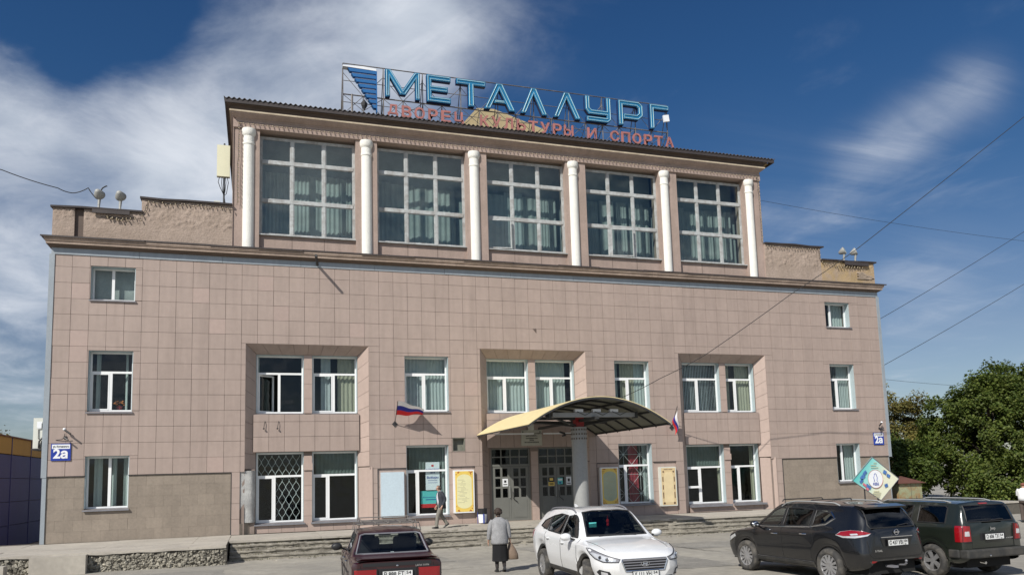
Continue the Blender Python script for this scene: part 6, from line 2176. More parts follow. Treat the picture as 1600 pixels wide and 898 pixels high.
for sg in (1, -1):
    T.window([(.86, 1.075), (.02, 1.10), (.02, 1.47), (.30, 1.50), (.50, 1.42)], 'y', sg, carglass, 'front_side_window', .016)
    T.window([(-.06, 1.10), (-.92, 1.13), (-.95, 1.44), (-.5, 1.50), (-.06, 1.48)], 'y', sg, tintglass, 'rear_side_window', .016)
    T.window([(-1.0, 1.14), (-1.52, 1.20), (-1.42, 1.32), (-1.0, 1.43)], 'y', sg, tintglass, 'quarter_window', .014)
    T.line([(.98, 1.05), (.95, .62), (.98, .34)], 'y', sg); T.line([(-.02, 1.08), (-.02, .34), (.96, .34)], 'y', sg)
    T.line([(-1.02, 1.10), (-1.0, .80), (-.92, .55), (-.9, .34), (-.02, .34)], 'y', sg)
    T.handle(.12, .93, sg, white_p); T.handle(-.80, .97, sg, white_p)
    for ax in (T.spec['fx'], T.spec['rx']): T.arch_trim(ax, sg, plastic_m)
    T.panel([(-.93, .30), (.93, .30), (.93, .40), (-.93, .40)], 'y', sg, plastic_m, 'sill_cladding', .012)
    T.rail(-1.45, .25, sg * .60, M['sill'], .045)
    # headlamps wrap from grille to wing
    cn = (1, sg, 1.95, .62)
    T.panel([(-.27, .69), (.02, .69), (.22, .745), (.38, .83), (.50, .93), (.40, .925), (.12, .855), (-.12, .79), (-.29, .745)], 'd', cn, M['sill'], 'headlamp_housing', .008, edge=(.007, M['black']))
    T.panel([(-.22, .705), (.0, .705), (.20, .76), (.36, .845), (.30, .86), (.10, .825), (-.12, .765), (-.23, .74)], 'd', cn, clearlamp_m, 'headlamp', .016)
    for uu, zz in ((-.06, .742), (.10, .775)):
        T.panel([(uu + .032 * math.cos(a_), zz + .030 * math.sin(a_)) for a_ in [i * math.pi / 6 for i in range(12)]], 'd', cn, M['black'], 'projector', .022, edge=(.005, chrome_m))
    T.panel([(-.16, .40), (.12, .42), (.20, .50), (.12, .55), (-.10, .515)], 'd', cn, M['black'], 'fog_lamp_bay', .010)
    T.panel([(-.08, .44), (.08, .455), (.08, .515), (-.06, .495)], 'd', cn, clearlamp_m, 'fog_lamp', .018)
    T.panel([(-1.95, .92), (-2.14, .95), (-2.1, 1.06), (-1.86, 1.10)], 'y', sg, redlamp_m, 'tail_lamp', .01)
    T.mirror(.72, sg * 1.03, 1.09, white_p)
    T.line([(1.92, .92 * 0 + .66 * sg), (1.50, .70 * sg), (1.12, .74 * sg)], 'z', 1, .005, name='bonnet_gap')
T.window([(-.66, 1.10), (.66, 1.10), (.53, 1.555), (.3, 1.58), (-.3, 1.58), (-.53, 1.555)], 'x', 1, tintglass if False else carglass, 'windscreen', .02)
T.window([(-.58, 1.17), (.58, 1.17), (.5, 1.46), (-.5, 1.46)], 'x', -1, tintglass, 'rear_window', .016)
T.panel([(-.47, .70), (-.40, .52), (.40, .52), (.47, .70), (.46, .735), (-.46, .735)], 'x', 1, M['black'], 'grille', .012, edge=(.014, chrome_m))
for z, hw_ in ((.57, .40), (.62, .42), (.67, .445), (.715, .455)):
    T.line([(-hw_, z), (hw_, z)], 'x', 1, .013, M['sill'], 'grille_bar', .02)
m = MB()
pts = [(2.0, .085 * math.cos(a), .045 * math.sin(a)) for a in [i * math.pi / 10 for i in range(21)]]
bx = T.proj([(0, .645)], 'x', 1, .03)[0]
m.tube([Vector((bx.x, p[1], .645 + p[2])) for p in pts], .008, 6, cap=False)
for a, b in (((-.045, -.028), (-.03, .03)), ((.03, -.03), (.045, .028)), ((-.04, 0), (.04, .002))): m.tube([(bx.x, a[0], .645 + a[1]), (bx.x, b[0], .645 + b[1])], .009, 5)
m.build('badge', chrome_m, T.t)
T.panel([(-.52, .30), (.52, .30), (.60, .40), (-.60, .40)], 'x', 1, M['black'], 'lower_intake', .008)
T.plate(bx.x + .008, .455, 1, 'Х 111 УН', '54')
T.line([(-.62, .27), (.62, .27)], 'x', 1, .02, M['sill'], 'skid_trim', .01)
m = MB(); q = T.proj([(-1.30, 0)], 'z', 1, 0)[0]; m.slab([q + Vector((.12, 0, 0)), q + Vector((-.06, 0, .0)), q + Vector((-.10, 0, .06)), q + Vector((-.05, 0, .06))], (0, 1, 0), .03); m.build('roof_fin', white_p, T.t)
m = MB(); m.tube([(.52, 0, 1.48), (.52, 0, 1.40)], .004, 4); m.ball((.52, 0, 1.36), .02, .035, .05); m.ball((.52, 0, 1.29), .015, .03, .035); m.build('mirror_ornament', M['flagr'], T.t)
m = MB(); m.box(.70, .72, -.50, -.34, 1.26, 1.36); m.build('dash_sticker', M['teal'], T.t)
T.line([(.80, 1.085), (.80, 1.085)] if False else [(-.62, 1.125), (-.1, 1.115), (.05, 1.16)], 'x', 1, .009, M['black'], 'wiper', .015)
T.line([(-.05, 1.115), (.5, 1.12), (.6, 1.15)], 'x', 1, .009, M['black'], 'wiper', .015)
T.finish()
for ax, st in ((T.spec['fx'], .38), (T.spec['rx'], 0)):
    for sg in (1, -1):
        T.wheel(ax, sg * .80, -st if st else 0, 10); T.well(ax, sg)

# ---------------------------------------------------------------- black crossover
black_p = mat('black_car_paint', (0.006, 0.0065, 0.008), 0.22, var=0.05, coat=0.7, isl='obj', dirt=(0.10, 0.09, 0.075), dirt_amt=0.12, dirt_scale=2.4, dirt_z=(0.30, 1.05))
X = Car('black_crossover', 'dusty black crossover car seen from behind with red and clear tail lamps', (19.52, -16.95), math.radians(93.5),
        dict(fx=1.37, rx=-1.335, arch=.405, wr_=.36, hw=.91, zs=.30, zbelt=1.06, cab=(-1.75, .95), seats=(.10, -.75), roofz=1.66, round=.35,
             keys=[(-2.32, .52, .62, .66, .66, .96, .56, 1.02, .52, 1.06, .44, 1.10),
                   (-2.27, .40, .76, .64, .82, .95, .70, 1.06, .66, 1.14, .56, 1.20),
                   (-2.18, .36, .80, .66, .86, .98, .80, 1.12, .76, 1.30, .60, 1.36),
                   (-2.00, .32, .82, .66, .885, 1.0, .86, 1.14, .82, 1.50, .62, 1.56),
                   (-1.85, .30, .83, .66, .90, 1.0, .885, 1.14, .85, 1.585, .61, 1.64),
                   (-1.0, .28, .84, .64, .91, 1.0, .91, 1.11, .875, 1.615, .61, 1.675),
                   (-.2, .28, .84, .62, .90, .99, .905, 1.08, .875, 1.625, .60, 1.69),
                   (.40, .28, .84, .62, .90, .98, .90, 1.06, .87, 1.56, .58, 1.62),
                   (.80, .28, .84, .62, .90, .96, .90, 1.04, .865, 1.30, .68, 1.36),
                   (1.15, .28, .84, .62, .91, .94, .91, 1.01, .86, 1.05, .77, 1.10),
                   (1.60, .28, .82, .62, .90, .90, .90, .97, .83, .99, .72, 1.04),
                   (2.00, .27, .76, .58, .84, .82, .82, .88, .75, .90, .62, .95),
                   (2.24, .28, .58, .54, .68, .74, .64, .80, .58, .82, .5, .86),
                   (2.32, .36, .42, .52, .52, .68, .5, .74, .46, .76, .4, .78)]), black_p)
for sg in (1, -1):
    X.window([(.90, 1.11), (.10, 1.135), (.10, 1.52), (.30, 1.53), (.52, 1.44)], 'y', sg, carglass, 'front_side_window', .015)
    X.window([(.03, 1.135), (-.80, 1.17), (-.82, 1.50), (-.4, 1.53), (.03, 1.525)], 'y', sg, tintglass, 'rear_side_window', .015)
    X.window([(-.90, 1.18), (-1.28, 1.24), (-1.46, 1.36), (-1.30, 1.45), (-.90, 1.50)], 'y', sg, tintglass, 'quarter_window', .015)
    X.line([(1.02, 1.06), (1.0, .60), (1.03, .36)], 'y', sg); X.line([(.06, 1.10), (.04, .36), (1.0, .36)], 'y', sg)
    X.line([(-.90, 1.14), (-.95, .90), (-.86, .6), (-.84, .36), (.04, .36)], 'y', sg)
    X.line([(.92, 1.085), (.1, 1.11), (-.80, 1.145), (-1.27, 1.215), (-1.49, 1.35), (-1.33, 1.475)], 'y', sg, .014, chrome_m, 'chrome_strip', .006)
    X.handle(.28, .95, sg, chrome_m, .22); X.handle(-.66, .99, sg, chrome_m, .22)
    for ax in (X.spec['fx'], X.spec['rx']): X.arch_trim(ax, sg, black_p, .05, .016)
    X.panel([(-.90, .29), (.93, .29), (.93, .40), (-.90, .40)], 'y', sg, plastic_m, 'sill_cladding', .012)
    X.line([(-.90, .41), (.93, .41)], 'y', sg, .008, chrome_m, 'sill_strip', .012)
    X.rail(-1.50, .30, sg * .60, M['greysteel'], .05)
    cn = (-1, sg, -2.05, .78)
    X.panel([(-.29, 1.075), (-.22, 1.02), (.02, .975), (.26, .97), (.40, 1.02), (.30, 1.10), (.10, 1.135), (-.12, 1.125)], 'd', cn, clearlamp_m, 'tail_lamp_clear', .010, edge=(.004, M['black']))
    X.panel([(-.28, 1.076), (-.18, 1.05), (.02, 1.025), (.24, 1.01), (.38, 1.03), (.29, 1.095), (.10, 1.13), (-.12, 1.12)], 'd', cn, redlamp_m, 'tail_lamp', .016)
    X.panel([(-.04, 1.045), (.10, 1.03), (.12, 1.06), (-.02, 1.075)], 'd', cn, clearlamp_m, 'bulb_reflector', .022)
    X.panel([(.42 * sg, .47), (.68 * sg, .49), (.66 * sg, .53), (.45 * sg, .51)], 'x', -1, redlamp_m, 'reflector', .012)
    X.mirror(.80, sg * 1.03, 1.14, black_p)
    X.panel([(2.18, .72), (1.75, .86), (1.72, .80), (2.1, .64)], 'y', sg, clearlamp_m, 'headlamp', .008)
X.window([(-.66, 1.14), (.66, 1.14), (.52, 1.58), (-.52, 1.58)], 'x', 1, carglass, 'windscreen', .02)
X.window([(-.60, 1.17), (.60, 1.17), (.62, 1.24), (.52, 1.545), (-.52, 1.545), (-.62, 1.24)], 'x', -1, tintglass, 'rear_window', .014)
m = MB(); m.add([(-1.86, -.58, 1.625), (-1.86, .58, 1.625), (-2.13, .56, 1.585), (-2.13, -.56, 1.585), (-1.86, -.58, 1.56), (-1.86, .58, 1.56), (-2.12, .56, 1.55), (-2.12, -.56, 1.55)], [(0, 1, 2, 3), (7, 6, 5, 4), (0, 4, 5, 1), (1, 5, 6, 2), (2, 6, 7, 3), (3, 7, 4, 0)])
m.build('roof_spoiler', black_p, X.t)
X.line([(.55, .60 + .03), (.60, .62)], 'x', -1)
X.line([(-.72, .92), (-.70, .64), (-.62, .58), (.62, .58), (.70, .64), (.72, .92)], 'x', -1, .006)
X.panel([(-.62, .40), (.62, .40), (.72, .52), (.40, .55), (-.40, .55), (-.72, .52)], 'x', -1, plastic_m, 'bumper_cladding', .01)
X.panel([(-.36, .80), (.36, .80), (.42, .955), (-.42, .955)], 'x', -1, black_p, 'plate_recess', .008)
X.line([(-.42, .985), (.42, .985)], 'x', -1, .014, chrome_m, 'chrome_bar', .014)
bx = X.proj([(0, 1.075)], 'x', -1, .02)[0]
m = MB(); m.tube([(bx.x, .055 * math.cos(a), 1.075 + .055 * math.sin(a)) for a in [i * math.pi / 9 for i in range(19)]], .008, 6, cap=False); m.box(bx.x - .008, bx.x + .004, -.075, .075, 1.063, 1.087); m.build('badge', chrome_m, X.t)
bx = X.proj([(0, .87)], 'x', -1, .022)[0]
X.plate(bx.x - .02, .87, -1, 'С 437 УВ', '154')
m = MB(); add_text(m, 'X-TRAIL', 0, 0, 0, .055, .004, .002)
bq = X.proj([(.50, .72)], 'x', -1, .012)[0]
mm_ = [(bq.x - .002 + v[1] * -1, bq.y - v[0], bq.z + v[2]) for v in m.v]
MB().add(mm_, m.f).build('lettering', chrome_m, X.t)
X.line([(-.10, 1.20), (-.35, 1.225), (-.42, 1.215)], 'x', -1, .011, M['black'], 'wiper', .02)
m = MB(); m.tube([(-2.2, -.12, .40), (-2.38, -.12, .42), (-2.42, -.12, .46)], .022, 6); m.ball((-2.42, -.12, .50), .028, .028, .028); m.box(-2.42, -2.2, .1, .22, .38, .42); m.build('tow_bar', M['sill'], X.t, smooth=60)
for x in (-.62, .28):
    m = MB(); m.tube([(x, -.60, 1.66), (x, -.56, 1.705), (x, .56, 1.705), (x, .60, 1.66)], .013, 6); m.build('roof_bar', M['black'], X.t)
X.finish()
for ax in (X.spec['fx'], X.spec['rx']):
    for sg in (1, -1): X.wheel(ax, sg * .80, 0, 12, .36, .245, 'swirl'); X.well(ax, sg)

# ---------------------------------------------------------------- dark green boxy off-roader
green_p = mat('dark_green_car_paint', (0.011, 0.015, 0.011), 0.3, var=0.05, coat=0.8, isl='obj', dirt=(0.09, 0.085, 0.065), dirt_amt=0.13, dirt_scale=2.4, dirt_z=(0.30, 1.0))
Pj_ = Car('green_offroader', 'boxy dark green off-road car with roof rails, farthest right of the parked cars', (22.30, -17.02), math.radians(91.0),
          dict(fx=1.32, rx=-1.315, arch=.41, wr_=.355, hw=.875, zs=.32, zbelt=1.12, cab=(-1.85, .85), seats=(.05, -.8), roofz=1.62, round=.18, archk=.96,
               keys=[(-2.16, .46, .74, .66, .78, 1.05, .76, 1.12, .74, 1.16, .68, 1.18),
                     (-2.12, .40, .80, .66, .84, 1.05, .82, 1.13, .80, 1.22, .72, 1.25),
                     (-2.02, .36, .81, .66, .86, 1.05, .85, 1.13, .83, 1.50, .68, 1.54),
                     (-1.92, .34, .82, .66, .865, 1.05, .86, 1.13, .84, 1.59, .66, 1.635),
                     (-1.0, .32, .82, .64, .87, 1.05, .87, 1.12, .85, 1.61, .66, 1.655),
                     (-.1, .32, .82, .62, .87, 1.05, .87, 1.11, .85, 1.61, .65, 1.655),
                     (.38, .32, .82, .62, .87, 1.04, .87, 1.10, .845, 1.58, .63, 1.62),
                     (.80, .32, .82, .62, .87, 1.03, .865, 1.08, .83, 1.24, .70, 1.29),
                     (1.0, .32, .82, .62, .87, 1.01, .86, 1.06, .82, 1.09, .76, 1.13),
                     (1.9, .32, .80, .60, .85, .96, .82, 1.0, .76, 1.02, .70, 1.05),
                     (2.15, .34, .72, .58, .78, .86, .74, .92, .70, .94, .62, .97),
                     (2.22, .42, .62, .56, .68, .76, .64, .82, .6, .84, .5, .86)]), green_p)
for sg in (1, -1):
    Pj_.window([(.84, 1.15), (.12, 1.16), (.12, 1.54), (.34, 1.55), (.50, 1.48)], 'y', sg, carglass, 'front_side_window', .014)
    Pj_.window([(.05, 1.16), (-.72, 1.17), (-.80, 1.20), (-.80, 1.54), (.05, 1.545)], 'y', sg, tintglass, 'rear_side_window', .014)
    Pj_.window([(-.98, 1.18), (-1.72, 1.18), (-1.72, 1.50), (-1.66, 1.54), (-.98, 1.545)], 'y', sg, tintglass, 'quarter_window', .014)
    Pj_.line([(.98, 1.06), (.98, .38)], 'y', sg); Pj_.line([(.08, 1.12), (.06, .38), (.98, .38)], 'y', sg); Pj_.line([(-.88, 1.14), (-.88, .7), (-.84, .38), (.06, .38)], 'y', sg)
    Pj_.handle(.22, 1.0, sg, green_p); Pj_.handle(-.72, 1.0, sg, green_p)
    for ax in (Pj_.spec['fx'], Pj_.spec['rx']): Pj_.arch_trim(ax, sg, green_p, .085, .03)
    Pj_.panel([(-.9, .31), (.9, .31), (.9, .42), (-.9, .42)], 'y', sg, plastic_m, 'sill_cladding', .012)
    Pj_.rail(-1.70, .20, sg * .58, M['greysteel'], .03)
    Pj_.panel([(-1.98, .80), (-2.13, .80), (-2.13, 1.14), (-1.98, 1.14)], 'y', sg, redlamp_m, 'tail_lamp', .012)
    Pj_.panel([(.62 * sg, .80), (.83 * sg, .80), (.80 * sg, 1.14), (.64 * sg, 1.14)], 'x', -1, redlamp_m, 'tail_lamp', .016, edge=(.008, M['black']))
    Pj_.panel([(.67 * sg, .92), (.79 * sg, .92), (.78 * sg, 1.02), (.68 * sg, 1.02)], 'x', -1, clearlamp_m, 'reversing_lamp', .022)
    Pj_.mirror(.74, sg * .99, 1.18, M['black'])
Pj_.window([(-.62, 1.17), (.62, 1.17), (.55, 1.58), (-.55, 1.58)], 'x', 1, carglass, 'windscreen', .018)
Pj_.window([(-.66, 1.21), (.66, 1.21), (.60, 1.55), (-.60, 1.55)], 'x', -1, tintglass, 'rear_window', .014)
Pj_.line([(-.60, 1.18), (-.60, .66), (.60, .66), (.60, 1.18)], 'x', -1)
m = MB(); m.box(-2.27, -2.05, -.86, .86, .46, .64); m.box(-2.05, -1.78, .80, .88, .46, .64); m.box(-2.05, -1.78, -.88, -.80, .46, .64)
o = m.build('rear_bumper', plastic_m, Pj_.t); bv = o.modifiers.new('bev', 'BEVEL'); bv.width = .03; bv.segments = 2
Pj_.panel([(-.36, .82), (.36, .82), (.36, .97), (-.36, .97)], 'x', -1, M['black'], 'plate_recess', .006)
bx = Pj_.proj([(0, .89)], 'x', -1, .02)[0]
Pj_.plate(bx.x - .02, .89, -1, 'О 606 ТХ', '54')
m = MB(); add_text(m, 'Jeep', 0, 0, 0, .085, .005, .003)
MB().add([(bx.x - .0 - v[1], -v[0], 1.06 + v[2]) for v in m.v], m.f).build('badge', chrome_m, Pj_.t)
m = MB(); add_text(m, 'PATRIOT', 0, 0, 0, .04, .004, .002)
MB().add([(bx.x + .004 - v[1], -.48 - v[0], .84 + v[2]) for v in m.v], m.f).build('lettering', chrome_m, Pj_.t)
Pj_.panel([(-.12, 1.575), (.12, 1.575), (.12, 1.60), (-.12, 1.60)], 'x', -1, redlamp_m, 'brake_light', .012)
Pj_.line([(.0, 1.235), (-.30, 1.25), (-.36, 1.24)], 'x', -1, .012, M['black'], 'wiper', .02)
m = MB(); m.tube([(-.9, .3, 1.65), (-1.0, .3, 1.78)], .005, 4); m.build('aerial', M['black'], Pj_.t)
m = MB(); m.tube([(-2.2, .45, .38), (-2.32, .45, .37)], .03, 8); m.ball((-2.30, .28, .51), .03, .02, .02); m.build('exhaust', chrome_m, Pj_.t)
Pj_.finish()
for ax in (Pj_.spec['fx'], Pj_.spec['rx']):
    for sg in (1, -1): Pj_.wheel(ax, sg * .77, 0, 5, .355, .235); Pj_.well(ax, sg)

# ---------------------------------------------------------------- old cherry saloon
cherry_p = mat('cherry_car_paint', (0.030, 0.006, 0.009), 0.30, var=0.08, coat=0.6, isl='obj', dirt=(0.15, 0.125, 0.10), dirt_amt=0.35, dirt_scale=2.4, dirt_z=(0.25, 0.95))
Lc = Car('old_saloon', 'old dark cherry saloon car seen from behind with an empty roof rack', (9.74, -16.2), math.radians(87.0),
         dict(fx=1.23, rx=-1.19, arch=.35, wr_=.30, hw=.80, zs=.26, zbelt=.94, cab=(-.95, .72), seats=(-.05,), roofz=1.40, round=.12,
              keys=[(-2.06, .40, .70, .60, .73, .84, .73, .90, .70, .915, .62, .92),
                    (-2.02, .34, .76, .60, .79, .85, .79, .915, .76, .935, .66, .945),
                    (-1.80, .28, .78, .60, .805, .86, .80, .925, .77, .945, .66, .955),
                    (-1.42, .26, .78, .58, .81, .88, .80, .94, .765, .955, .68, .965),
                    (-1.30, .26, .78, .58, .81, .88, .80, .945, .765, .99, .70, 1.01),
                    (-.92, .26, .78, .58, .81, .88, .80, .95, .765, 1.32, .60, 1.365),
                    (-.72, .26, .78, .58, .81, .88, .80, .95, .765, 1.37, .595, 1.415),
                    (-.1, .26, .78, .56, .81, .87, .80, .945, .765, 1.385, .595, 1.435),
                    (.30, .26, .78, .56, .81, .87, .80, .94, .765, 1.36, .585, 1.405),
                    (.62, .26, .78, .56, .81, .86, .80, .93, .76, 1.10, .62, 1.14),
                    (.80, .26, .78, .56, .81, .86, .80, .925, .755, .95, .68, .975),
                    (1.6, .26, .78, .56, .80, .82, .79, .88, .74, .895, .66, .915),
                    (2.0, .28, .76, .54, .78, .78, .77, .84, .72, .86, .62, .87),
                    (2.04, .34, .70, .54, .74, .76, .73, .82, .68, .84, .58, .85)]), cherry_p)
for sg in (1, -1):
    Lc.window([(.66, .98), (.0, .985), (.0, 1.32), (.20, 1.32), (.36, 1.26)], 'y', sg, clearglass, 'front_side_window', .012)
    Lc.window([(-.07, .985), (-.82, .99), (-.70, 1.30), (-.07, 1.32)], 'y', sg, clearglass, 'rear_side_window', .012)
    Lc.line([(.70, .93), (.72, .3)], 'y', sg); Lc.line([(-.04, .94), (-.05, .3), (.72, .3)], 'y', sg); Lc.line([(-.86, .95), (-.84, .6), (-.76, .3), (-.05, .3)], 'y', sg)
    Lc.handle(.1, .84, sg, chrome_m, .15); Lc.handle(-.68, .84, sg, chrome_m, .15)
    Lc.line([(-1.9, .66), (1.9, .66)], 'y', sg, .012, M['black'], 'side_moulding', .006, step=.2)
    Lc.mirror(.50, sg * .94, 1.02, M['black'], .11)
    Lc.panel([(.36 * sg, .60), (.76 * sg, .60), (.76 * sg, .81), (.36 * sg, .81)], 'x', -1, redlamp_m, 'tail_lamp', .03, edge=(.01, M['black']))
    for ax in (Lc.spec['fx'], Lc.spec['rx']): Lc.arch_trim(ax, sg, cherry_p, .02, .008)
Lc.window([(-.62, .99), (.62, .99), (.545, 1.325), (.45, 1.345), (-.45, 1.345), (-.545, 1.325)], 'x', 1, clearglass, 'windscreen', .014)
Lc.window([(-.665, 1.0), (.665, 1.0), (.565, 1.315), (.48, 1.338), (-.48, 1.338), (-.565, 1.315)], 'x', -1, clearglass, 'rear_window', .016, M['sill'])
Lc.line([(-.64, .925), (-.64, .60), (.64, .60), (.64, .925)], 'x', -1)
Lc.line([(-1.98, .66), (-1.40, .67)], 'z', 1, .004); Lc.line([(-1.98, -.66), (-1.40, -.67)], 'z', 1, .004)
m = MB()
prof_ = [(-1.97, .955), (-2.09, .995), (-2.11, .985), (-2.06, .945)]
vs = []
for y in (-.70, -.62, -.4, 0, .4, .62, .70):
    k = 1 if abs(y) < .65 else .35
    vs += [(a, y, .95 + (z - .95) * k) for a, z in prof_]
m.add(vs, [(4 * i + j, 4 * i + 4 + j, 4 * i + 4 + (j + 1) % 4, 4 * i + (j + 1) % 4) for i in range(6) for j in range(4)])
m.build('boot_spoiler', cherry_p, Lc.t, smooth=50)
Lc.panel([(-.60, .845), (.60, .845), (.60, .905), (-.60, .905)], 'x', -1, M['black'], 'boot_trim', .008)
bx = Lc.proj([(0, .70)], 'x', -1, .014)[0]
Lc.panel([(-.34, .60), (.34, .60), (.34, .80), (-.34, .80)], 'x', -1, M['black'], 'plate_recess', .008)
Lc.plate(bx.x - .02, .70, -1, 'Р 888 ЕТ', '54')
m = MB(); m.ball((bx.x + .004, 0, .845), .01, .022, .016); m.build('boot_lock', chrome_m, Lc.t)
m = MB(); add_text(m, 'LADA 21074', 0, 0, 0, .045, .004, .002)
MB().add([(bx.x - .0 - v[1], -.44 - v[0], .83 + v[2]) for v in m.v], m.f).build('lettering', chrome_m, Lc.t)
m = MB(); m.box(-2.16, -2.04, -.80, .80, .44, .55); o = m.build('rear_bumper', M['black'], Lc.t); bv = o.modifiers.new('bev', 'BEVEL'); bv.width = .03; bv.segments = 2
m = MB(); m.box(-1.28, -.98, -.55, .55, .93, .965); m.build('parcel_shelf', inner_m, Lc.t)
m = MB(); m.box(-1.22, -1.18, .1, .2, .966, 1.0); m.box(-1.2, -1.16, -.3, -.1, .966, .985); m.box(-1.2, -1.15, -.04, .02, .966, 1.01); m.build('papers', M['paper'], Lc.t)
# roof rack
m = MB()
for x in (-.62, -.12, .38):
    m.tube([(x, -.63, 1.34), (x, -.60, 1.50), (x, .60, 1.50), (x, .63, 1.34)], .013, 6)
for y in (-.48, -.24, 0, .24, .48): m.tube([(-.72, y, 1.515), (.48, y, 1.515)], .010, 5)
m.tube([(-.72, -.52, 1.58), (.48, -.52, 1.58), (.48, .52, 1.58), (-.72, .52, 1.58), (-.72, -.52, 1.58)], .012, 6)
for x, y in ((-.72, -.52), (-.72, 0), (-.72, .52), (.48, -.52), (.48, 0), (.48, .52), (-.1, -.52), (-.1, .52)): m.tube([(x, y, 1.51), (x, y, 1.58)], .010, 5)
m.build('roof_rack', M['truss'], Lc.t)
Lc.finish()
for ax in (Lc.spec['fx'], Lc.spec['rx']):
    for sg in (1, -1): Lc.wheel(ax, sg * .69, 0, 8, .295, .18); Lc.well(ax, sg)

# ------------------------------------------------------------------ people
skin_c = mat('skin', (0.42, 0.25, 0.18), 0.55, var=0.08, scale=9)
hair_d = mat('dark_hair', (0.035, 0.022, 0.015), 0.7, var=0.3, scale=30)
hair_g = mat('greying_hair', (0.20, 0.15, 0.12), 0.7, var=0.3, scale=30)
shoe_m = mat('black_leather', (0.02, 0.02, 0.02), 0.4)


def skin_body(name, J, E, root, mt, parent, sub=2):
    """one continuous surface grown from a skeleton: J name -> ((x,y,z), (rx, ry))"""
    keys = list(J)
    me = bpy.data.meshes.new(name)
    me.from_pydata([J[k][0] for k in keys], [(keys.index(a), keys.index(b)) for a, b in E], [])
    me.materials.append(mt)
    o = link(name, me, parent)
    sk = o.modifiers.new('skin', 'SKIN')
    sk.use_smooth_shade = True; sk.branch_smoothing = .4
    d = me.skin_vertices[0].data
    for i, k in enumerate(keys):
        r = J[k][1]
        d[i].radius = r if isinstance(r, tuple) else (r, r)
        d[i].use_root = (k == root)
    sb = o.modifiers.new('sub', 'SUBSURF'); sb.levels = sub; sb.render_levels = sub
    return o


def fingers(J, E, wrist, palm, d, side, fwd, tag_, curl=.5):
    """palm and five fingers hanging from a wrist; d: direction of the forearm, side: towards the thumb"""
    w, d, side, fwd = Vector(wrist), Vector(d).normalized(), Vector(side).normalized(), Vector(fwd).normalized()
    pc = w + d * .05
    J[tag_ + 'palm'] = (tuple(pc), (.030, .020)); E.append((palm, tag_ + 'palm'))
    pk = w + d * .085
    J[tag_ + 'knuckle'] = (tuple(pk), (.030, .016)); E.append((tag_ + 'palm', tag_ + 'knuckle'))
    for i, (off, L_) in enumerate(((-.030, .055), (-.010, .068), (.010, .072), (.030, .064))):
        b = pk + side * off + d * .012
        m_ = b + d * L_ * .5 + fwd * L_ * .2 * curl
        t = m_ + d * L_ * .45 * (1 - curl * .6) + fwd * L_ * .55 * curl
        for n, p, r in (('b', b, .0095), ('m', m_, .0088), ('t', t, .0075)): J[f'{tag_}f{i}{n}'] = (tuple(p), r)
        E += [(tag_ + 'knuckle', f'{tag_}f{i}b'), (f'{tag_}f{i}b', f'{tag_}f{i}m'), (f'{tag_}f{i}m', f'{tag_}f{i}t')]
    tb = pc + side * .034 + d * .005; tm = tb + side * .022 + d * .028; tt = tm + d * .03 + fwd * .012
    for n, p, r in (('b', tb, .012), ('m', tm, .0105), ('t', tt, .0085)): J[tag_ + 'th' + n] = (tuple(p), r)
    E += [(tag_ + 'palm', tag_ + 'thb'), (tag_ + 'thb', tag_ + 'thm'), (tag_ + 'thm', tag_ + 'tht')]


def head(J, E, neck, c, face, up=(0, 0, 1)):
    """neck base -> head; c: centre of the head; face: where it looks"""
    c, f, u = Vector(c), Vector(face).normalized(), Vector(up).normalized()
    s = f.cross(u).normalized()
    J['neck'] = (tuple(Vector(neck)), .056)
    J['jaw'] = (tuple(c - u * .065 + f * .022), (.060, .066))
    J['skull'] = (tuple(c + u * .02), (.078, .092))
    J['crown'] = (tuple(c + u * .085 - f * .01), (.062, .074))
    J['nose'] = (tuple(c - u * .012 + f * .112), .014)
    J['brow'] = (tuple(c + u * .015 + f * .06), (.05, .03))
    J['chin'] = (tuple(c - u * .10 + f * .062), .026)
    E += [('neck', 'jaw'), ('jaw', 'skull'), ('skull', 'crown'), ('skull', 'brow'), ('brow', 'nose'), ('jaw', 'chin')]
    for q, n in ((s, 'a'), (-s, 'b')):
        J['ear' + n] = (tuple(c + q * .088 - u * .012), (.012, .022)); E.append(('skull', 'ear' + n))
    return c, f, u, s


def face_marks(parent, c, f, u, s):
    m = MB()
    for q in (s, -s):
        m.ball(tuple(c + f * .083 + q * .033 + u * .012), .011, .011, .008, 8, 6)
    m.build('eye', M['black'], parent, smooth=60)
    m = MB(); m.tube([tuple(c + f * .094 - u * .055 - s * .022), tuple(c + f * .101 - u * .054), tuple(c + f * .094 - u * .055 + s * .022)], .006, 6)
    m.build('mouth', mat('lips', (0.30, 0.11, 0.09), .5), parent, smooth=60)


def loft(secs, mt, name, parent, n=22, caps=(False, False), thick=0.012, smooth=70):
    """secs: (centre, rx, ry, yaw) rings joined into a garment"""
    vs = []
    for c, rx, ry, yaw in secs:
        for k in range(n):
            a = 2 * math.pi * k / n
            x, y = rx * math.cos(a), ry * math.sin(a)
            vs.append((c[0] + x * math.cos(yaw) - y * math.sin(yaw), c[1] + x * math.sin(yaw) + y * math.cos(yaw), c[2]))
    fs = [(i * n + k, i * n + (k + 1) % n, (i + 1) * n + (k + 1) % n, (i + 1) * n + k) for i in range(len(secs) - 1) for k in range(n)]
    if caps[0]: fs.append(tuple(reversed(range(n))))
    if caps[1]: fs.append(tuple((len(secs) - 1) * n + k for k in range(n)))
    o = MB().add(vs, fs).build(name, mt, parent, smooth=smooth)
    if thick:
        so_ = o.modifiers.new('solid', 'SOLIDIFY'); so_.thickness = thick; so_.offset = 1
    return o


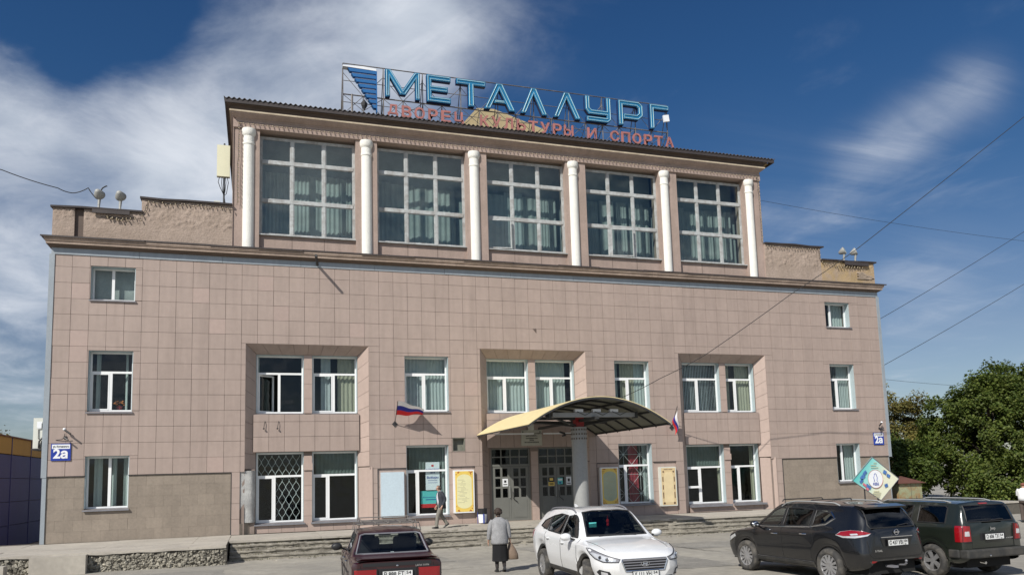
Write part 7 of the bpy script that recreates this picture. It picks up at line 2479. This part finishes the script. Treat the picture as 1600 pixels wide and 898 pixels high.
def sleeve(pts, rs, mt, parent, name='sleeve'):
    P = [Vector(p) for p in pts]
    path, rr_ = [], []
    for i in range(len(P) - 1):
        p0, p1, p2, p3 = P[max(i - 1, 0)], P[i], P[i + 1], P[min(i + 2, len(P) - 1)]
        for j in range(6):
            t = j / 6
            path.append(0.5 * (2 * p1 + (p2 - p0) * t + (2 * p0 - 5 * p1 + 4 * p2 - p3) * t * t + (3 * p1 - p0 - 3 * p2 + p3) * t ** 3))
            rr_.append(rs[i] + (rs[i + 1] - rs[i]) * t)
    path.append(P[-1]); rr_.append(rs[-1])
    m = MB(); m.tube(path, rr_, 14)
    # cloth creases
    m.v = [(x + .006 * mnoise.noise((x * 22, y * 22, z * 22)), y + .006 * mnoise.noise((x * 22 + 7, y * 22, z * 22)), z) for x, y, z in m.v]
    return m.build(name, mt, parent, smooth=60)


def shoe(parent, ankle, d, mt=shoe_m, pitch=0.0):
    a, d = Vector(ankle), Vector((d[0], d[1], 0)).normalized()
    s = Vector((-d.y, d.x, 0))
    m = MB()
    pr = [(-.075, .034, .085), (-.05, .04, .095), (.02, .040, .085), (.08, .045, .058), (.14, .045, .045), (.185, .030, .032)]
    cp, sp_ = math.cos(pitch), math.sin(pitch)
    vs = []
    for x, w, h in pr:
        for q, z in ((-1, 0), (-1, .5), (-.6, 1), (.6, 1), (1, .5), (1, 0)):
            lx, lz = x, h * z - .0
            X_, Z_ = lx * cp - lz * sp_, lx * sp_ + lz * cp
            p = a + d * X_ + s * (w * q) + Vector((0, 0, Z_))
            vs.append(p)
    fs = [(6 * i + j, 6 * i + 6 + j, 6 * i + 6 + (j + 1) % 6, 6 * i + (j + 1) % 6) for i in range(len(pr) - 1) for j in range(6)]
    m.add(vs, fs + [tuple(range(6)), tuple(6 * (len(pr) - 1) + j for j in reversed(range(6)))])
    return m.build('shoe', mt, parent, smooth=50)


# ---- woman walking away
wx, wy = 13.20, -12.75
Wm = thing('person', 'woman in a grey cardigan and long black skirt walking away with a bag', 'person', (wx, wy, gz(wx, wy)), math.radians(-8))
J, E = {}, []
J['pelvis'] = ((0, 0, .82), (.14, .12)); J['waist'] = ((0, .02, 1.0), (.13, .10)); J['chest'] = ((0, .05, 1.20), (.14, .11)); J['collar'] = ((0, .08, 1.31), (.08, .07))
E += [('pelvis', 'waist'), ('waist', 'chest'), ('chest', 'collar'), ('collar', 'neck')]
c, f, u, s = head(J, E, (0, .11, 1.37), (.0, .15, 1.475), (.05, 1, -.25), (0, .2, 1))
# left arm hangs free, right arm holds the bag
for n, q, el, wr in (('l', -1, (-.255, .03, 1.02), (-.275, .08, .80)), ('r', 1, (.235, .02, 1.03), (.27, .04, .82))):
    J['sh' + n] = ((q * .165, .06, 1.27), .055); J['el' + n] = (el, .040); J['wr' + n] = (wr, .027)
    E += [('chest', 'sh' + n), ('sh' + n, 'el' + n), ('el' + n, 'wr' + n)]
    d = Vector(wr) - Vector(el)
    fingers(J, E, wr, 'wr' + n, d, (0, 1, 0), (-q, 0, 0), n, .4 if n == 'l' else 1.0)
for n, q, kn, an in (('l', -1, (-.085, .06, .46), (-.085, -.02, .09)), ('r', 1, (.085, .0, .46), (.09, -.10, .13))):
    J['hip' + n] = ((q * .085, 0, .78), .085); J['kn' + n] = (kn, .058); J['an' + n] = (an, .038)
    E += [('pelvis', 'hip' + n), ('hip' + n, 'kn' + n), ('kn' + n, 'an' + n)]
bd = skin_body('body', J, E, 'pelvis', skin_c, Wm)
face_marks(Wm, c, f, u, s)
m = MB(); m.ball(tuple(c + u * .028 - f * .022), .094, .098, .098, 16, 12)
for k in range(60):
    a, b = R(0, 6.28), R(-.6, 1.4)
    p = c + u * (.028 + .092 * math.sin(b)) - f * .02 + Vector((.092 * math.cos(a) * math.cos(b), .092 * math.sin(a) * math.cos(b), 0))
    if (p - c).dot(f) < .045: m.ball(tuple(p), .024, .024, .020, 6, 4)
m.build('hair', hair_d, Wm, smooth=60)
m = MB(); m.ball(tuple(c - u * .085 - f * .05), .055, .04, .035, 10, 6); m.build('hair', hair_d, Wm, smooth=60)
knit = mat('grey_knit', (0.27, 0.27, 0.275), 0.95, var=0.22, scale=7, fine=0.25, bump=0.6, bscale=90, isl='obj')
blackc = mat('black_cloth', (0.007, 0.007, 0.008), 0.95, var=0.2)
loft([((0, 0, .70), .205, .165, 0), ((0, 0, .74), .212, .172, 0), ((0, .0, .86), .208, .168, 0), ((0, .01, .98), .192, .150, 0), ((0, .03, 1.10), .196, .145, 0), ((0, .045, 1.20), .205, .138, 0), ((0, .06, 1.27), .195, .115, 0), ((0, .075, 1.315), .145, .095, 0), ((0, .09, 1.35), .085, .078, 0), ((0, .10, 1.37), .066, .066, 0)], knit, 'cardigan', Wm)
sleeve([(-.15, .06, 1.275), (-.215, .05, 1.19), (-.255, .03, 1.02), (-.272, .075, .83)], [.075, .068, .060, .045], knit, Wm)
sleeve([(.15, .06, 1.275), (.208, .045, 1.19), (.237, .02, 1.03), (.267, .038, .85)], [.075, .068, .060, .045], knit, Wm)
secs = []
for i, z in enumerate((.27, .28, .40, .55, .70, .80)):
    secs.append(((.0, -.005, z), .195 - .01 * i * .4, .165 - .006 * i, 0))
sk_ = loft(secs, blackc, 'skirt', Wm, 36)
for v in sk_.data.vertices:
    k = max(0, (.8 - v.co.z) / .5)
    a = math.atan2(v.co.y, v.co.x)
    q = 1 + .055 * k * math.sin(a * 7 + 1)
    v.co.x *= q; v.co.y *= q
tights = mat('dark_tights', (0.03, 0.025, 0.025), .8)
for n, a, b in (('l', (-.085, .03, .42), (-.085, -.02, .09)), ('r', (.085, -.02, .42), (.09, -.10, .13))):
    sleeve([a, tuple((Vector(a) + Vector(b)) / 2 + Vector((0, -.015, 0))), b], [.056, .053, .041], tights, Wm, 'stocking')
shoe(Wm, (-.085, -.02, .0), (-.05, 1)); shoe(Wm, (.09, -.12, .05), (.05, 1), pitch=-.35)
# the bag in her right hand
bm_ = mat('brown_bag', (0.20, 0.145, 0.105), .7, var=.2, scale=12, isl='obj')
hb = Matrix.Rotation(math.radians(-8), 3, 'Z') @ Vector((.275, .05, .72))
Bg = thing('bag', 'brown patterned shopping bag hanging from the right hand of the woman', 'bag', (wx + hb.x, wy + hb.y, gz(wx, wy) + hb.z), math.radians(-8))
loft([((.06, 0, -.42), .135, .075, 0), ((.06, 0, -.41), .15, .085, 0), ((.055, 0, -.30), .145, .08, 0), ((.04, 0, -.18), .11, .065, 0), ((.02, 0, -.08), .07, .04, 0), ((.01, 0, -.04), .04, .025, 0)], bm_, 'pouch', Bg, caps=(True, False), thick=0.004)
m = MB()
for y in (-.025, .025): m.tube([(-.03, y, -.06), (-.02, y * .6, .0), (0, 0, .015), (.02, y * .6, .0), (.06, y, -.06)], .010, 6)
m.build('handle', bm_, Bg, smooth=60)

# ---- man in a dark jacket walking left along the terrace
mx, my = 14.12, -1.95
Mn = thing('person', 'man in dark blazer and grey trousers walking left on the terrace', 'person', (mx, my, 0.0), math.radians(183))
J, E = {}, []
J['pelvis'] = ((0, 0, .90), (.13, .13)); J['waist'] = ((.0, 0, 1.05), (.12, .13)); J['chest'] = ((.02, 0, 1.25), (.13, .15)); J['collar'] = ((.03, 0, 1.39), (.07, .08))
E += [('pelvis', 'waist'), ('waist', 'chest'), ('chest', 'collar'), ('collar', 'neck')]
c, f, u, s = head(J, E, (.05, 0, 1.45), (.10, 0, 1.56), (1, .0, -.45), (.35, 0, 1))
for n, q, el, wr in (('l', 1, (-.10, .22, 1.10), (.02, .24, .86)), ('r', -1, (.04, -.23, 1.09), (.12, -.22, .86))):
    J['sh' + n] = ((.02, q * .18, 1.36), .06); J['el' + n] = (el, .043); J['wr' + n] = (wr, .029)
    E += [('chest', 'sh' + n), ('sh' + n, 'el' + n), ('el' + n, 'wr' + n)]
    fingers(J, E, wr, 'wr' + n, Vector(wr) - Vector(el), (1, 0, 0), (0, -q, 0), n, .5)
legs = {'l': ((.16, .09, .50), (.22, .08, .10)), 'r': ((-.03, -.09, .50), (-.26, -.09, .17))}
for n, q in (('l', 1), ('r', -1)):
    kn, an = legs[n]
    J['hip' + n] = ((0, q * .09, .86), .085); J['kn' + n] = (kn, .058); J['an' + n] = (an, .04)
    E += [('pelvis', 'hip' + n), ('hip' + n, 'kn' + n), ('kn' + n, 'an' + n)]
skin_body('body', J, E, 'pelvis', skin_c, Mn)
face_marks(Mn, c, f, u, s)
m = MB()
for k in range(110):
    a, b = R(0, 6.28), R(-.5, 1.0)
    dv = Vector((math.cos(a) * math.cos(b), math.sin(a) * math.cos(b), math.sin(b)))
    if dv.dot(f) < -.05 or (abs(dv.dot(s)) > .8 and dv.dot(u) < .3):
        m.ball(tuple(c + u * .02 + dv * .088), .018, .018, .015, 6, 4)
m.build('hair', hair_g, Mn, smooth=60)
jack = mat('dark_blazer', (0.028, 0.032, 0.042), .85, var=.2, scale=9, isl='obj')
shirt = mat('checked_shirt', (0.55, 0.53, 0.58), .85, var=.25, scale=16, isl='obj')
trou = mat('grey_trousers', (0.19, 0.18, 0.155), .9, var=.15, scale=8, isl='obj')
loft([((.02, 0, .92), .125, .165, 0), ((.02, 0, 1.05), .125, .165, 0), ((.035, 0, 1.2), .135, .175, 0), ((.03, 0, 1.32), .12, .165, 0), ((.03, 0, 1.40), .08, .10, 0), ((.04, 0, 1.45), .062, .064, 0)], shirt, 'shirt', Mn, thick=.006)
# open jacket: a shell with the front left open
n = 22
secs = [((-.02, 0, .76), .165, .20), ((-.015, 0, .86), .165, .20), ((-.01, 0, 1.02), .155, .19), ((.01, 0, 1.18), .16, .205), ((.02, 0, 1.30), .148, .205), ((.02, 0, 1.38), .11, .165), ((.02, 0, 1.43), .075, .085)]
vs = []
for (cx_, cy_, cz_), rx, ry in secs:
    op = .62 if cz_ < 1.2 else .5 if cz_ < 1.35 else .35
    for k in range(n + 1):
        a = op + (2 * math.pi - 2 * op) * k / n
        vs.append((cx_ + rx * math.cos(a), cy_ + ry * math.sin(a), cz_))
o = MB().add(vs, [(i * (n + 1) + k, i * (n + 1) + k + 1, (i + 1) * (n + 1) + k + 1, (i + 1) * (n + 1) + k) for i in range(len(secs) - 1) for k in range(n)]).build('jacket', jack, Mn, smooth=70)
so_ = o.modifiers.new('solid', 'SOLIDIFY'); so_.thickness = .014; so_.offset = 1
sleeve([(.02, .165, 1.365), (-.04, .215, 1.26), (-.10, .225, 1.10), (.01, .24, .89)], [.075, .07, .06, .047], jack, Mn)
sleeve([(.02, -.165, 1.365), (.02, -.215, 1.26), (.04, -.232, 1.09), (.115, -.222, .89)], [.075, .07, .06, .047], jack, Mn)
loft([((0, 0, .80), .125, .165, 0), ((0, 0, .90), .13, .165, 0), ((.01, 0, .99), .125, .16, 0)], trou, 'trousers', Mn)
for nn in 'lr':
    kn, an = legs[nn]
    q = 1 if nn == 'l' else -1
    sleeve([(0, q * .075, .90), tuple((Vector((0, q * .085, .9)) + Vector(kn)) / 2), kn, tuple((Vector(kn) + Vector(an)) / 2), tuple(Vector(an) - Vector((0, 0, .02)))], [.095, .092, .076, .068, .064], trou, Mn, 'trouser_leg')
m = MB(); m.lathe([(1, -.018), (1, .018)], (0, 0, 0), 'z', 20, cap=False)
m.v = [(.01 + x * .132, y * .167, .985 + z) for x, y, z in m.v]; m.build('belt', shoe_m, Mn)
shoe(Mn, (.22, .08, .0), (1, 0), pitch=.12); shoe(Mn, (-.28, -.09, .10), (1, 0), pitch=-.55)

# ---- bystander at the right edge
bx_, by_ = 37.75, -7.4
By = thing('person', 'person in a white short sleeved shirt standing at the right edge', 'person', (bx_, by_, gz(bx_, by_)), math.radians(20))
J, E = {}, []
J['pelvis'] = ((0, 0, .88), (.13, .13)); J['waist'] = ((.0, 0, 1.03), (.13, .13)); J['chest'] = ((.0, 0, 1.22), (.13, .15)); J['collar'] = ((.02, 0, 1.36), (.07, .08))
E += [('pelvis', 'waist'), ('waist', 'chest'), ('chest', 'collar'), ('collar', 'neck')]
c, f, u, s = head(J, E, (.03, 0, 1.42), (.07, 0, 1.52), (1, .1, -.25), (.2, 0, 1))
for n, q in (('l', 1), ('r', -1)):
    el, wr = (.08, q * .22, 1.08), (.28, q * .14, 1.12)
    J['sh' + n] = ((.0, q * .18, 1.33), .06); J['el' + n] = (el, .045); J['wr' + n] = (wr, .03)
    E += [('chest', 'sh' + n), ('sh' + n, 'el' + n), ('el' + n, 'wr' + n)]
    fingers(J, E, wr, 'wr' + n, Vector(wr) - Vector(el), (0, 0, 1), (0, -q, 0), n, .8)
    J['hip' + n] = ((0, q * .09, .84), .085); J['kn' + n] = ((.02, q * .10, .48), .06); J['an' + n] = ((0, q * .10, .09), .04)
    E += [('pelvis', 'hip' + n), ('hip' + n, 'kn' + n), ('kn' + n, 'an' + n)]
skin_body('body', J, E, 'pelvis', skin_c, By)
face_marks(By, c, f, u, s)
wsh_ = mat('white_shirt', (0.72, 0.73, 0.74), .85, var=.08)
btr = mat('brown_trousers', (0.085, 0.065, 0.055), .9, var=.15)
loft([((0, 0, .90), .155, .185, 0), ((0, 0, 1.03), .165, .19, 0), ((.01, 0, 1.2), .155, .195, 0), ((.01, 0, 1.3), .135, .185, 0), ((.01, 0, 1.37), .09, .12, 0), ((.02, 0, 1.42), .066, .07, 0)], wsh_, 'shirt', By)
for q in (1, -1):
    sleeve([(0, q * .15, 1.34), (.03, q * .205, 1.26), (.07, q * .222, 1.12)], [.08, .075, .07], wsh_, By)
    sleeve([(0, q * .08, .90), (.01, q * .095, .68), (.02, q * .1, .48), (0, q * .1, .10)], [.098, .09, .075, .068], btr, By, 'trouser_leg')
    shoe(By, (0, q * .1, 0), (1, 0))
loft([((0, 0, .80), .13, .17, 0), ((0, 0, .88), .14, .175, 0), ((0, 0, .94), .14, .17, 0)], btr, 'trousers', By)
m = MB(); m.ball(tuple(c + u * .045 - f * .012), .092, .092, .075, 14, 10); m.build('hair', mat('reddish_hair', (.16, .06, .035), .7, var=.2), By, smooth=60)

# ------------------------------------------------------------------ advert board by the right end of the building
DY = -4.2
D = thing('advert_board', 'diamond shaped turquoise and cream advert board standing near the right end', 'sign', (33.05, DY, -.55))
o_ = Vector((33.05, DY, -.55))
cz = 1.33 + .55
dp = [(0, .98), (1.36, 0), (.30, -.92), (-1.16, -.02)]     # top, right, bottom, left about the middle
P = [(x, 0, cz + z) for x, z in dp]
m = MB(); m.slab(P, (0, -1, 0), .05)
dm = bpy.data.materials.new('advert_print'); dm.use_nodes = True
N_, L_ = dm.node_tree.nodes, dm.node_tree.links
tcd = N_.new('ShaderNodeTexCoord'); sx = N_.new('ShaderNodeSeparateXYZ'); L_.new(tcd.outputs['Object'], sx.inputs[0])
rp = N_.new('ShaderNodeValToRGB')
mm2 = N_.new('ShaderNodeMath'); mm2.operation = 'MULTIPLY_ADD'; L_.new(sx.outputs[0], mm2.inputs[0]); mm2.inputs[1].default_value = .40
mm3 = N_.new('ShaderNodeMath'); mm3.operation = 'MULTIPLY_ADD'; L_.new(sx.outputs[2], mm3.inputs[0]); mm3.inputs[1].default_value = -.30; mm3.inputs[2].default_value = 1.02
L_.new(mm3.outputs[0], mm2.inputs[2]); L_.new(mm2.outputs[0], rp.inputs[0])
e_ = rp.color_ramp.elements
e_[0].position = .05; e_[0].color = (.10, .50, .48, 1); e_[1].position = .62; e_[1].color = (.72, .72, .55, 1)
q_ = e_.new(.32); q_.color = (.32, .66, .62, 1)
L_.new(rp.outputs[0], N_['Principled BSDF'].inputs['Base Color']); N_['Principled BSDF'].inputs['Roughness'].default_value = .5
m.build('panel', dm, D)
m = MB(); m.tube([*P, P[0]], .022, 5); m.build('edge', M['sill'], D)
m = MB(); m.lathe([(.001, -.030), (.40, -.030)], (.06, 0, cz + .02), 'y', 32, cap=False); m.v = [(x, -.030, z) for x, y, z in m.v]; m.build('white_disc', M['white'], D)
m = MB(); m.tube([(.06 + .40 * math.cos(a), -.034, cz + .02 + .40 * math.sin(a)) for a in [i * math.pi / 20 for i in range(41)]], .008, 4, cap=False); m.build('ring', M['ornred'], D)
m = MB()
for sg in (-1, 1): m.tube([(.06 + sg * .05, -.035, cz + .20), (.06 + sg * .10, -.035, cz + .08), (.06 + sg * .06, -.035, cz - .06), (.06 + sg * .10, -.035, cz - .08)], .014, 4)
m.tube([(.0, -.035, cz + .22), (.06, -.035, cz + .26), (.12, -.035, cz + .22)], .012, 4)
m.build('emblem', M['signblue'], D)
m = MB(); add_text(m, 'КДЦ', .06, -.036, cz - .20, .14, .004, .006); m.build('lettering', M['signblue'], D)
m = MB()
for x, z, w in ((-.05, .62, .30), (.0, .52, .40), (.05, .72, .18), (-.0, -.52, .30), (.02, -.60, .46), (.03, -.68, .36), (.05, -.76, .24)):
    m.box(x - w / 2 + .06, x + w / 2 + .06, -.033, -.030, cz + z - .014, cz + z + .014)
m.build('text_lines', M['grey_text'], D)
m = MB()
for x, z, w, h, a in ((-.62, .12, .13, .08, .7), (-.48, .30, .10, .07, .7), (-.70, -.05, .10, .06, .7), (.60, .30, .09, .08, -.5), (.78, .14, .09, .07, -.5), (.62, -.28, .09, .07, .3), (-.35, -.30, .14, .07, -.6)):
    m.obox((x, -.032, cz + z), (w * math.cos(a), 0, w * math.sin(a)), (0, .002, 0), (-h * math.sin(a), 0, h * math.cos(a)))
m.build('picture_patch', mat('picture_blue', (.07, .17, .42), .5, var=.5, scale=9), D, kind='stuff')
m = MB()
for x, z, w, h, a in ((-.55, -.22, .10, .05, -.6), (-.42, -.40, .08, .05, -.6)):
    m.obox((x, -.0335, cz + z), (w * math.cos(a), 0, w * math.sin(a)), (0, .002, 0), (-h * math.sin(a), 0, h * math.cos(a)))
m.build('picture_patch', mat('picture_pink', (.55, .16, .20), .5, var=.4, scale=9), D, kind='stuff')
m = MB(); m.tube([(.2, .06, -.1), (.2, .06, cz + .3)], .035, 8); m.tube([(-.5, .06, -.1), (-.5, .06, cz)], .03, 8); m.build('post', M['iron'], D)

# ------------------------------------------------------------------ things beyond the building
t = thing('utility_box', 'rusty pale green metal box with a brown roof beyond the right corner', 'utility box', (40.5, 1.9, -.55))
m = MB(); m.box(-.75, .72, -.6, .6, 0, 1.5); m.build('body', M['kiosk'], t)
m = MB(); m.slab([(-.9, -.75, 1.5), (.86, -.75, 1.5), (.0, 0, 1.86), (-.2, 0, 1.86)], (0, -.4, 1), .03); m.slab([(.86, -.75, 1.5), (.86, .75, 1.5), (.0, 0.0, 1.86)], (.4, 0, 1), .03); m.slab([(-.9, .75, 1.5), (-.9, -.75, 1.5), (-.2, 0, 1.86)], (-.4, 0, 1), .03); m.box(-.9, .86, -.75, .75, 1.48, 1.51); m.build('roof', M['kroof'], t)
m = MB(); m.box(-.02, .0, -.607, -.6, .05, 1.45); m.box(.3, .34, -.61, -.6, .6, .8); m.build('door_seam', M['gap'], t)

# neighbouring shed wall on the left, in shade
nb = thing('neighbouring_building', 'long low building with a yellow band above dark blue panels on the left', 'building', (-3.0, 4.2, -.6))
for k in range(14):
    y0, y1 = k * 3.1, k * 3.1 + 3.07
    m = MB(); m.box(-.12, 0, y0, y1, 4.12, 4.84); m.build('yellow_panel', M['nyellow'], nb)
    for j in range(4):
        m = MB(); m.box(-.12, 0, y0, y1, 1.02 * j + .02, 1.02 * (j + 1)); m.build('blue_panel', M['nblue'], nb)
m = MB(); m.box(-14, -.125, 0.0, 43.4, -.2, 4.8); m.build('core', M['gap'], nb)
m = MB(); m.box(-14.2, .06, -.06, 43.6, 4.842, 4.90); m.build('roof_edge', M['kroof'], nb)
for k in range(1, 14):
    m = MB(); m.box(.0, .02, k * 3.1 - .05, k * 3.1 + .02, .05, 4.84); m.build('cover_strip', M['nblue'], nb)

# ------------------------------------------------------------------ trees
def leaf_mat(name, c0, c1, tr=.35):
    m = bpy.data.materials.new(name); m.use_nodes = True
    N, L = m.node_tree.nodes, m.node_tree.links
    p = N['Principled BSDF']; p.inputs['Roughness'].default_value = .55; p.inputs['Specular IOR Level'].default_value = .35
    g = N.new('ShaderNodeNewGeometry')
    r = N.new('ShaderNodeMix'); r.data_type = 'RGBA'; r.inputs['A'].default_value = (*c0, 1); r.inputs['B'].default_value = (*c1, 1)
    L.new(g.outputs['Random Per Island'], r.inputs['Factor'])
    n = N.new('ShaderNodeTexNoise'); n.inputs['Scale'].default_value = .5; n.inputs['Detail'].default_value = 3; L.new(g.outputs['Position'], n.inputs['Vector'])
    mr = N.new('ShaderNodeMapRange'); L.new(n.outputs[0], mr.inputs[0]); mr.inputs[1].default_value = .3; mr.inputs[2].default_value = .7; mr.inputs[3].default_value = .7; mr.inputs[4].default_value = 1.3
    x = N.new('ShaderNodeMix'); x.data_type = 'RGBA'; x.blend_type = 'MULTIPLY'; x.inputs['Factor'].default_value = 1
    L.new(r.outputs['Result'], x.inputs['A']); L.new(mr.outputs[0], x.inputs['B'])
    L.new(x.outputs['Result'], p.inputs['Base Color'])
    t = N.new('ShaderNodeBsdfTranslucent'); L.new(x.outputs['Result'], t.inputs['Color'])
    ms = N.new('ShaderNodeMixShader'); ms.inputs[0].default_value = tr
    L.new(p.outputs[0], ms.inputs[1]); L.new(t.outputs[0], ms.inputs[2]); L.new(ms.outputs[0], N['Material Output'].inputs['Surface'])
    return m


bark = mat('bark', (0.085, 0.065, 0.05), .95, var=.25, scale=4, bump=.8, bscale=20)
LM = [leaf_mat('maple_leaves', (.052, .088, .015), (.145, .175, .036)), leaf_mat('yellowing_leaves', (.12, .13, .032), (.24, .19, .06)), leaf_mat('dark_leaves', (.045, .078, .014), (.11, .145, .028))]


def tree(label, loc, H, rx, ry, base, nclump, per, leaf, lm, seed, group='trees beyond the right end of the building'):
    t = thing('maple_tree', label, 'tree', loc, 0, group)
    rg = random.Random(seed)
    cz = (H + base) / 2; rz = (H - base) / 2
    cl = []
    while len(cl) < nclump:
        a, b = rg.uniform(0, 6.283), math.asin(rg.uniform(-1, 1))
        rad = rg.uniform(.55, 1.0) ** .5
        d = Vector((math.cos(a) * math.cos(b), math.sin(a) * math.cos(b), math.sin(b)))
        k = 1 + .28 * mnoise.noise(d * 2.1 + Vector((seed, 0, 0))) + .16 * mnoise.noise(d * 5 + Vector((0, seed, 0)))
        sq = 1.0 if d.z > 0 else 1.12
        p = Vector((d.x * rx * sq, d.y * ry * sq, d.z * rz)) * rad * k + Vector((0, 0, cz))
        if p.z < .35: p.z = rg.uniform(.3, .9)
        cl.append(p)
    m = MB()
    r0 = .05 * H ** .8
    tp = [(0, 0, -.2), (.05, .03, base * .5), (-.05, .05, cz * .7), (.02, -.02, H * .86)]
    m.tube(tp, [r0 * 1.3, r0, r0 * .75, r0 * .18], 9)
    for i in range(14):
        p = cl[rg.randrange(len(cl))]
        z0 = rg.uniform(base * .4 + .3, cz)
        mid = Vector((p.x * .45, p.y * .45, z0 * .4 + p.z * .6))
        m.tube([(0, 0, z0), mid, p * .96], [r0 * .42, r0 * .26, r0 * .06], 6)
    m.build('trunk', bark, t, smooth=60)
    vs, fs = [], []
    for p in cl:
        cr_ = rg.uniform(.38, .8)
        out = (p - Vector((0, 0, cz))); out = out.normalized() if out.length > .01 else Vector((0, 0, 1))
        for _ in range(per):
            q = Vector((rg.gauss(0, 1), rg.gauss(0, 1), rg.gauss(0, .6)))
            q = q.normalized() * cr_ * rg.random() ** .45
            c = p + q + Vector((0, 0, -.18 * (q.x ** 2 + q.y ** 2)))
            nrm = (Vector((rg.gauss(0, .55), rg.gauss(0, .55), rg.gauss(.75, .4))) + out * .45).normalized()
            ax = nrm.orthogonal().normalized(); ax = (Matrix.Rotation(rg.uniform(0, 6.28), 3, nrm) @ ax)
            ay = nrm.cross(ax)
            s_ = leaf * rg.uniform(.6, 1.25)
            i = len(vs)
            fold = nrm * s_ * .18
            vs += [c - ax * s_ * .55, c - ay * s_ * .48 - ax * s_ * .05 + fold, c + ax * s_ * .65, c + ay * s_ * .48 - ax * s_ * .05 + fold]
            fs.append((i, i + 1, i + 2, i + 3))
    me = bpy.data.meshes.new('crown'); me.from_pydata([tuple(v) for v in vs], [], fs); me.materials.append(LM[lm]); me.update()
    link('crown', me, t)
    return t


tree('big dark maple reaching the right edge of the picture, tallest of the trees', (58.5, 7.5, -.6), 9.3, 5.2, 4.6, .5, 330, 230, .155, 0, 3)
tree('broad dark green maple nearest the parked cars, with a rounded top', (52.6, 6.6, -.6), 8.2, 3.5, 3.9, .3, 260, 220, .15, 0, 8)
tree('smaller yellowing tree close to the corner of the building', (50.8, 14.5, -.6), 7.9, 4.2, 3.6, .4, 220, 190, .15, 1, 12)
tree('low dark tree filling the gap behind the rusty box', (46.6, 8.6, -.6), 4.2, 2.3, 2.3, .2, 120, 190, .15, 2, 15)
tree('dark maple standing behind the right edge of the picture', (60.5, 2.0, -.6), 8.9, 4.6, 4.2, .4, 230, 200, .16, 2, 21)
tree('low spreading bush under the maples behind the green car', (50.2, 4.2, -.6), 2.6, 2.4, 1.6, .05, 80, 170, .14, 0, 33)
tree('low bush under the maples left of the bystander', (55.0, 3.2, -.6), 2.7, 2.6, 1.6, .05, 90, 170, .14, 2, 35)
tree('bare looking treetop showing above the yellow band at the left edge', (-9.4, 30.0, -.6), 6.4, 1.8, 1.8, 1.5, 40, 80, .15, 1, 30, None)

# low wall, kerb and bench beyond the parked cars on the right
t = thing('low_wall', 'low grey concrete kerb wall under the trees at the right edge', 'wall', (44.0, -1.2, -.6))
for k in range(12):
    m = MB(); m.box(k * 2.0 + .01, k * 2.0 + 1.99, 0, .25, 0, .30 + R(-.02, .02)); m.build('kerb_block', M['concrete'], t)
t = thing('bench', 'pale slab bench in front of the low wall beside the green car', 'bench', (41.6, -2.2, -.58))
m = MB(); m.box(-.9, .9, -.22, .22, .40, .48); m.build('seat', M['pave'], t)
for x in (-.6, .6):
    m = MB(); m.box(x - .1, x + .1, -.18, .18, 0, .40); m.build('leg', M['concrete'], t)
tufts = MB()
rg = random.Random(77)
for i in range(5200):
    x, y = rg.uniform(39, 75), rg.uniform(-.9, 14)
    h = rg.uniform(.06, .26); a = rg.uniform(0, 6.28); w = .02
    dx, dy = math.cos(a) * w, math.sin(a) * w
    tufts.add([(x - dx, y - dy, -.62), (x + dx, y + dy, -.62), (x + rg.uniform(-.08, .08), y + rg.uniform(-.08, .08), -.6 + h)], [(0, 1, 2)])
o = tufts.build('grass', leaf_mat('grass_blades', (.05, .08, .02), (.12, .11, .04)), kind='stuff')
tag(o, 'rough grass under the trees beyond the low wall', 'grass')
tufts = MB()
for i in range(420):
    s_ = rg.randint(0, 4)
    x = rg.choice((rg.uniform(6.5, 12), rg.uniform(24, 31)))
    y = TY - .36 * s_ + .02
    z = -.012 - RIS * s_
    h = rg.uniform(.03, .10); a = rg.uniform(0, 6.28); w = .012
    tufts.add([(x - w, y, z - RIS), (x + w, y, z - RIS), (x + rg.uniform(-.05, .05), y - rg.uniform(0.02, .07), z - RIS + h)], [(0, 1, 2)])
o = tufts.build('weeds', leaf_mat('weed_blades', (.06, .09, .02), (.14, .13, .05)), kind='stuff')
tag(o, 'sparse weeds growing in the joints of the worn steps', 'weeds')
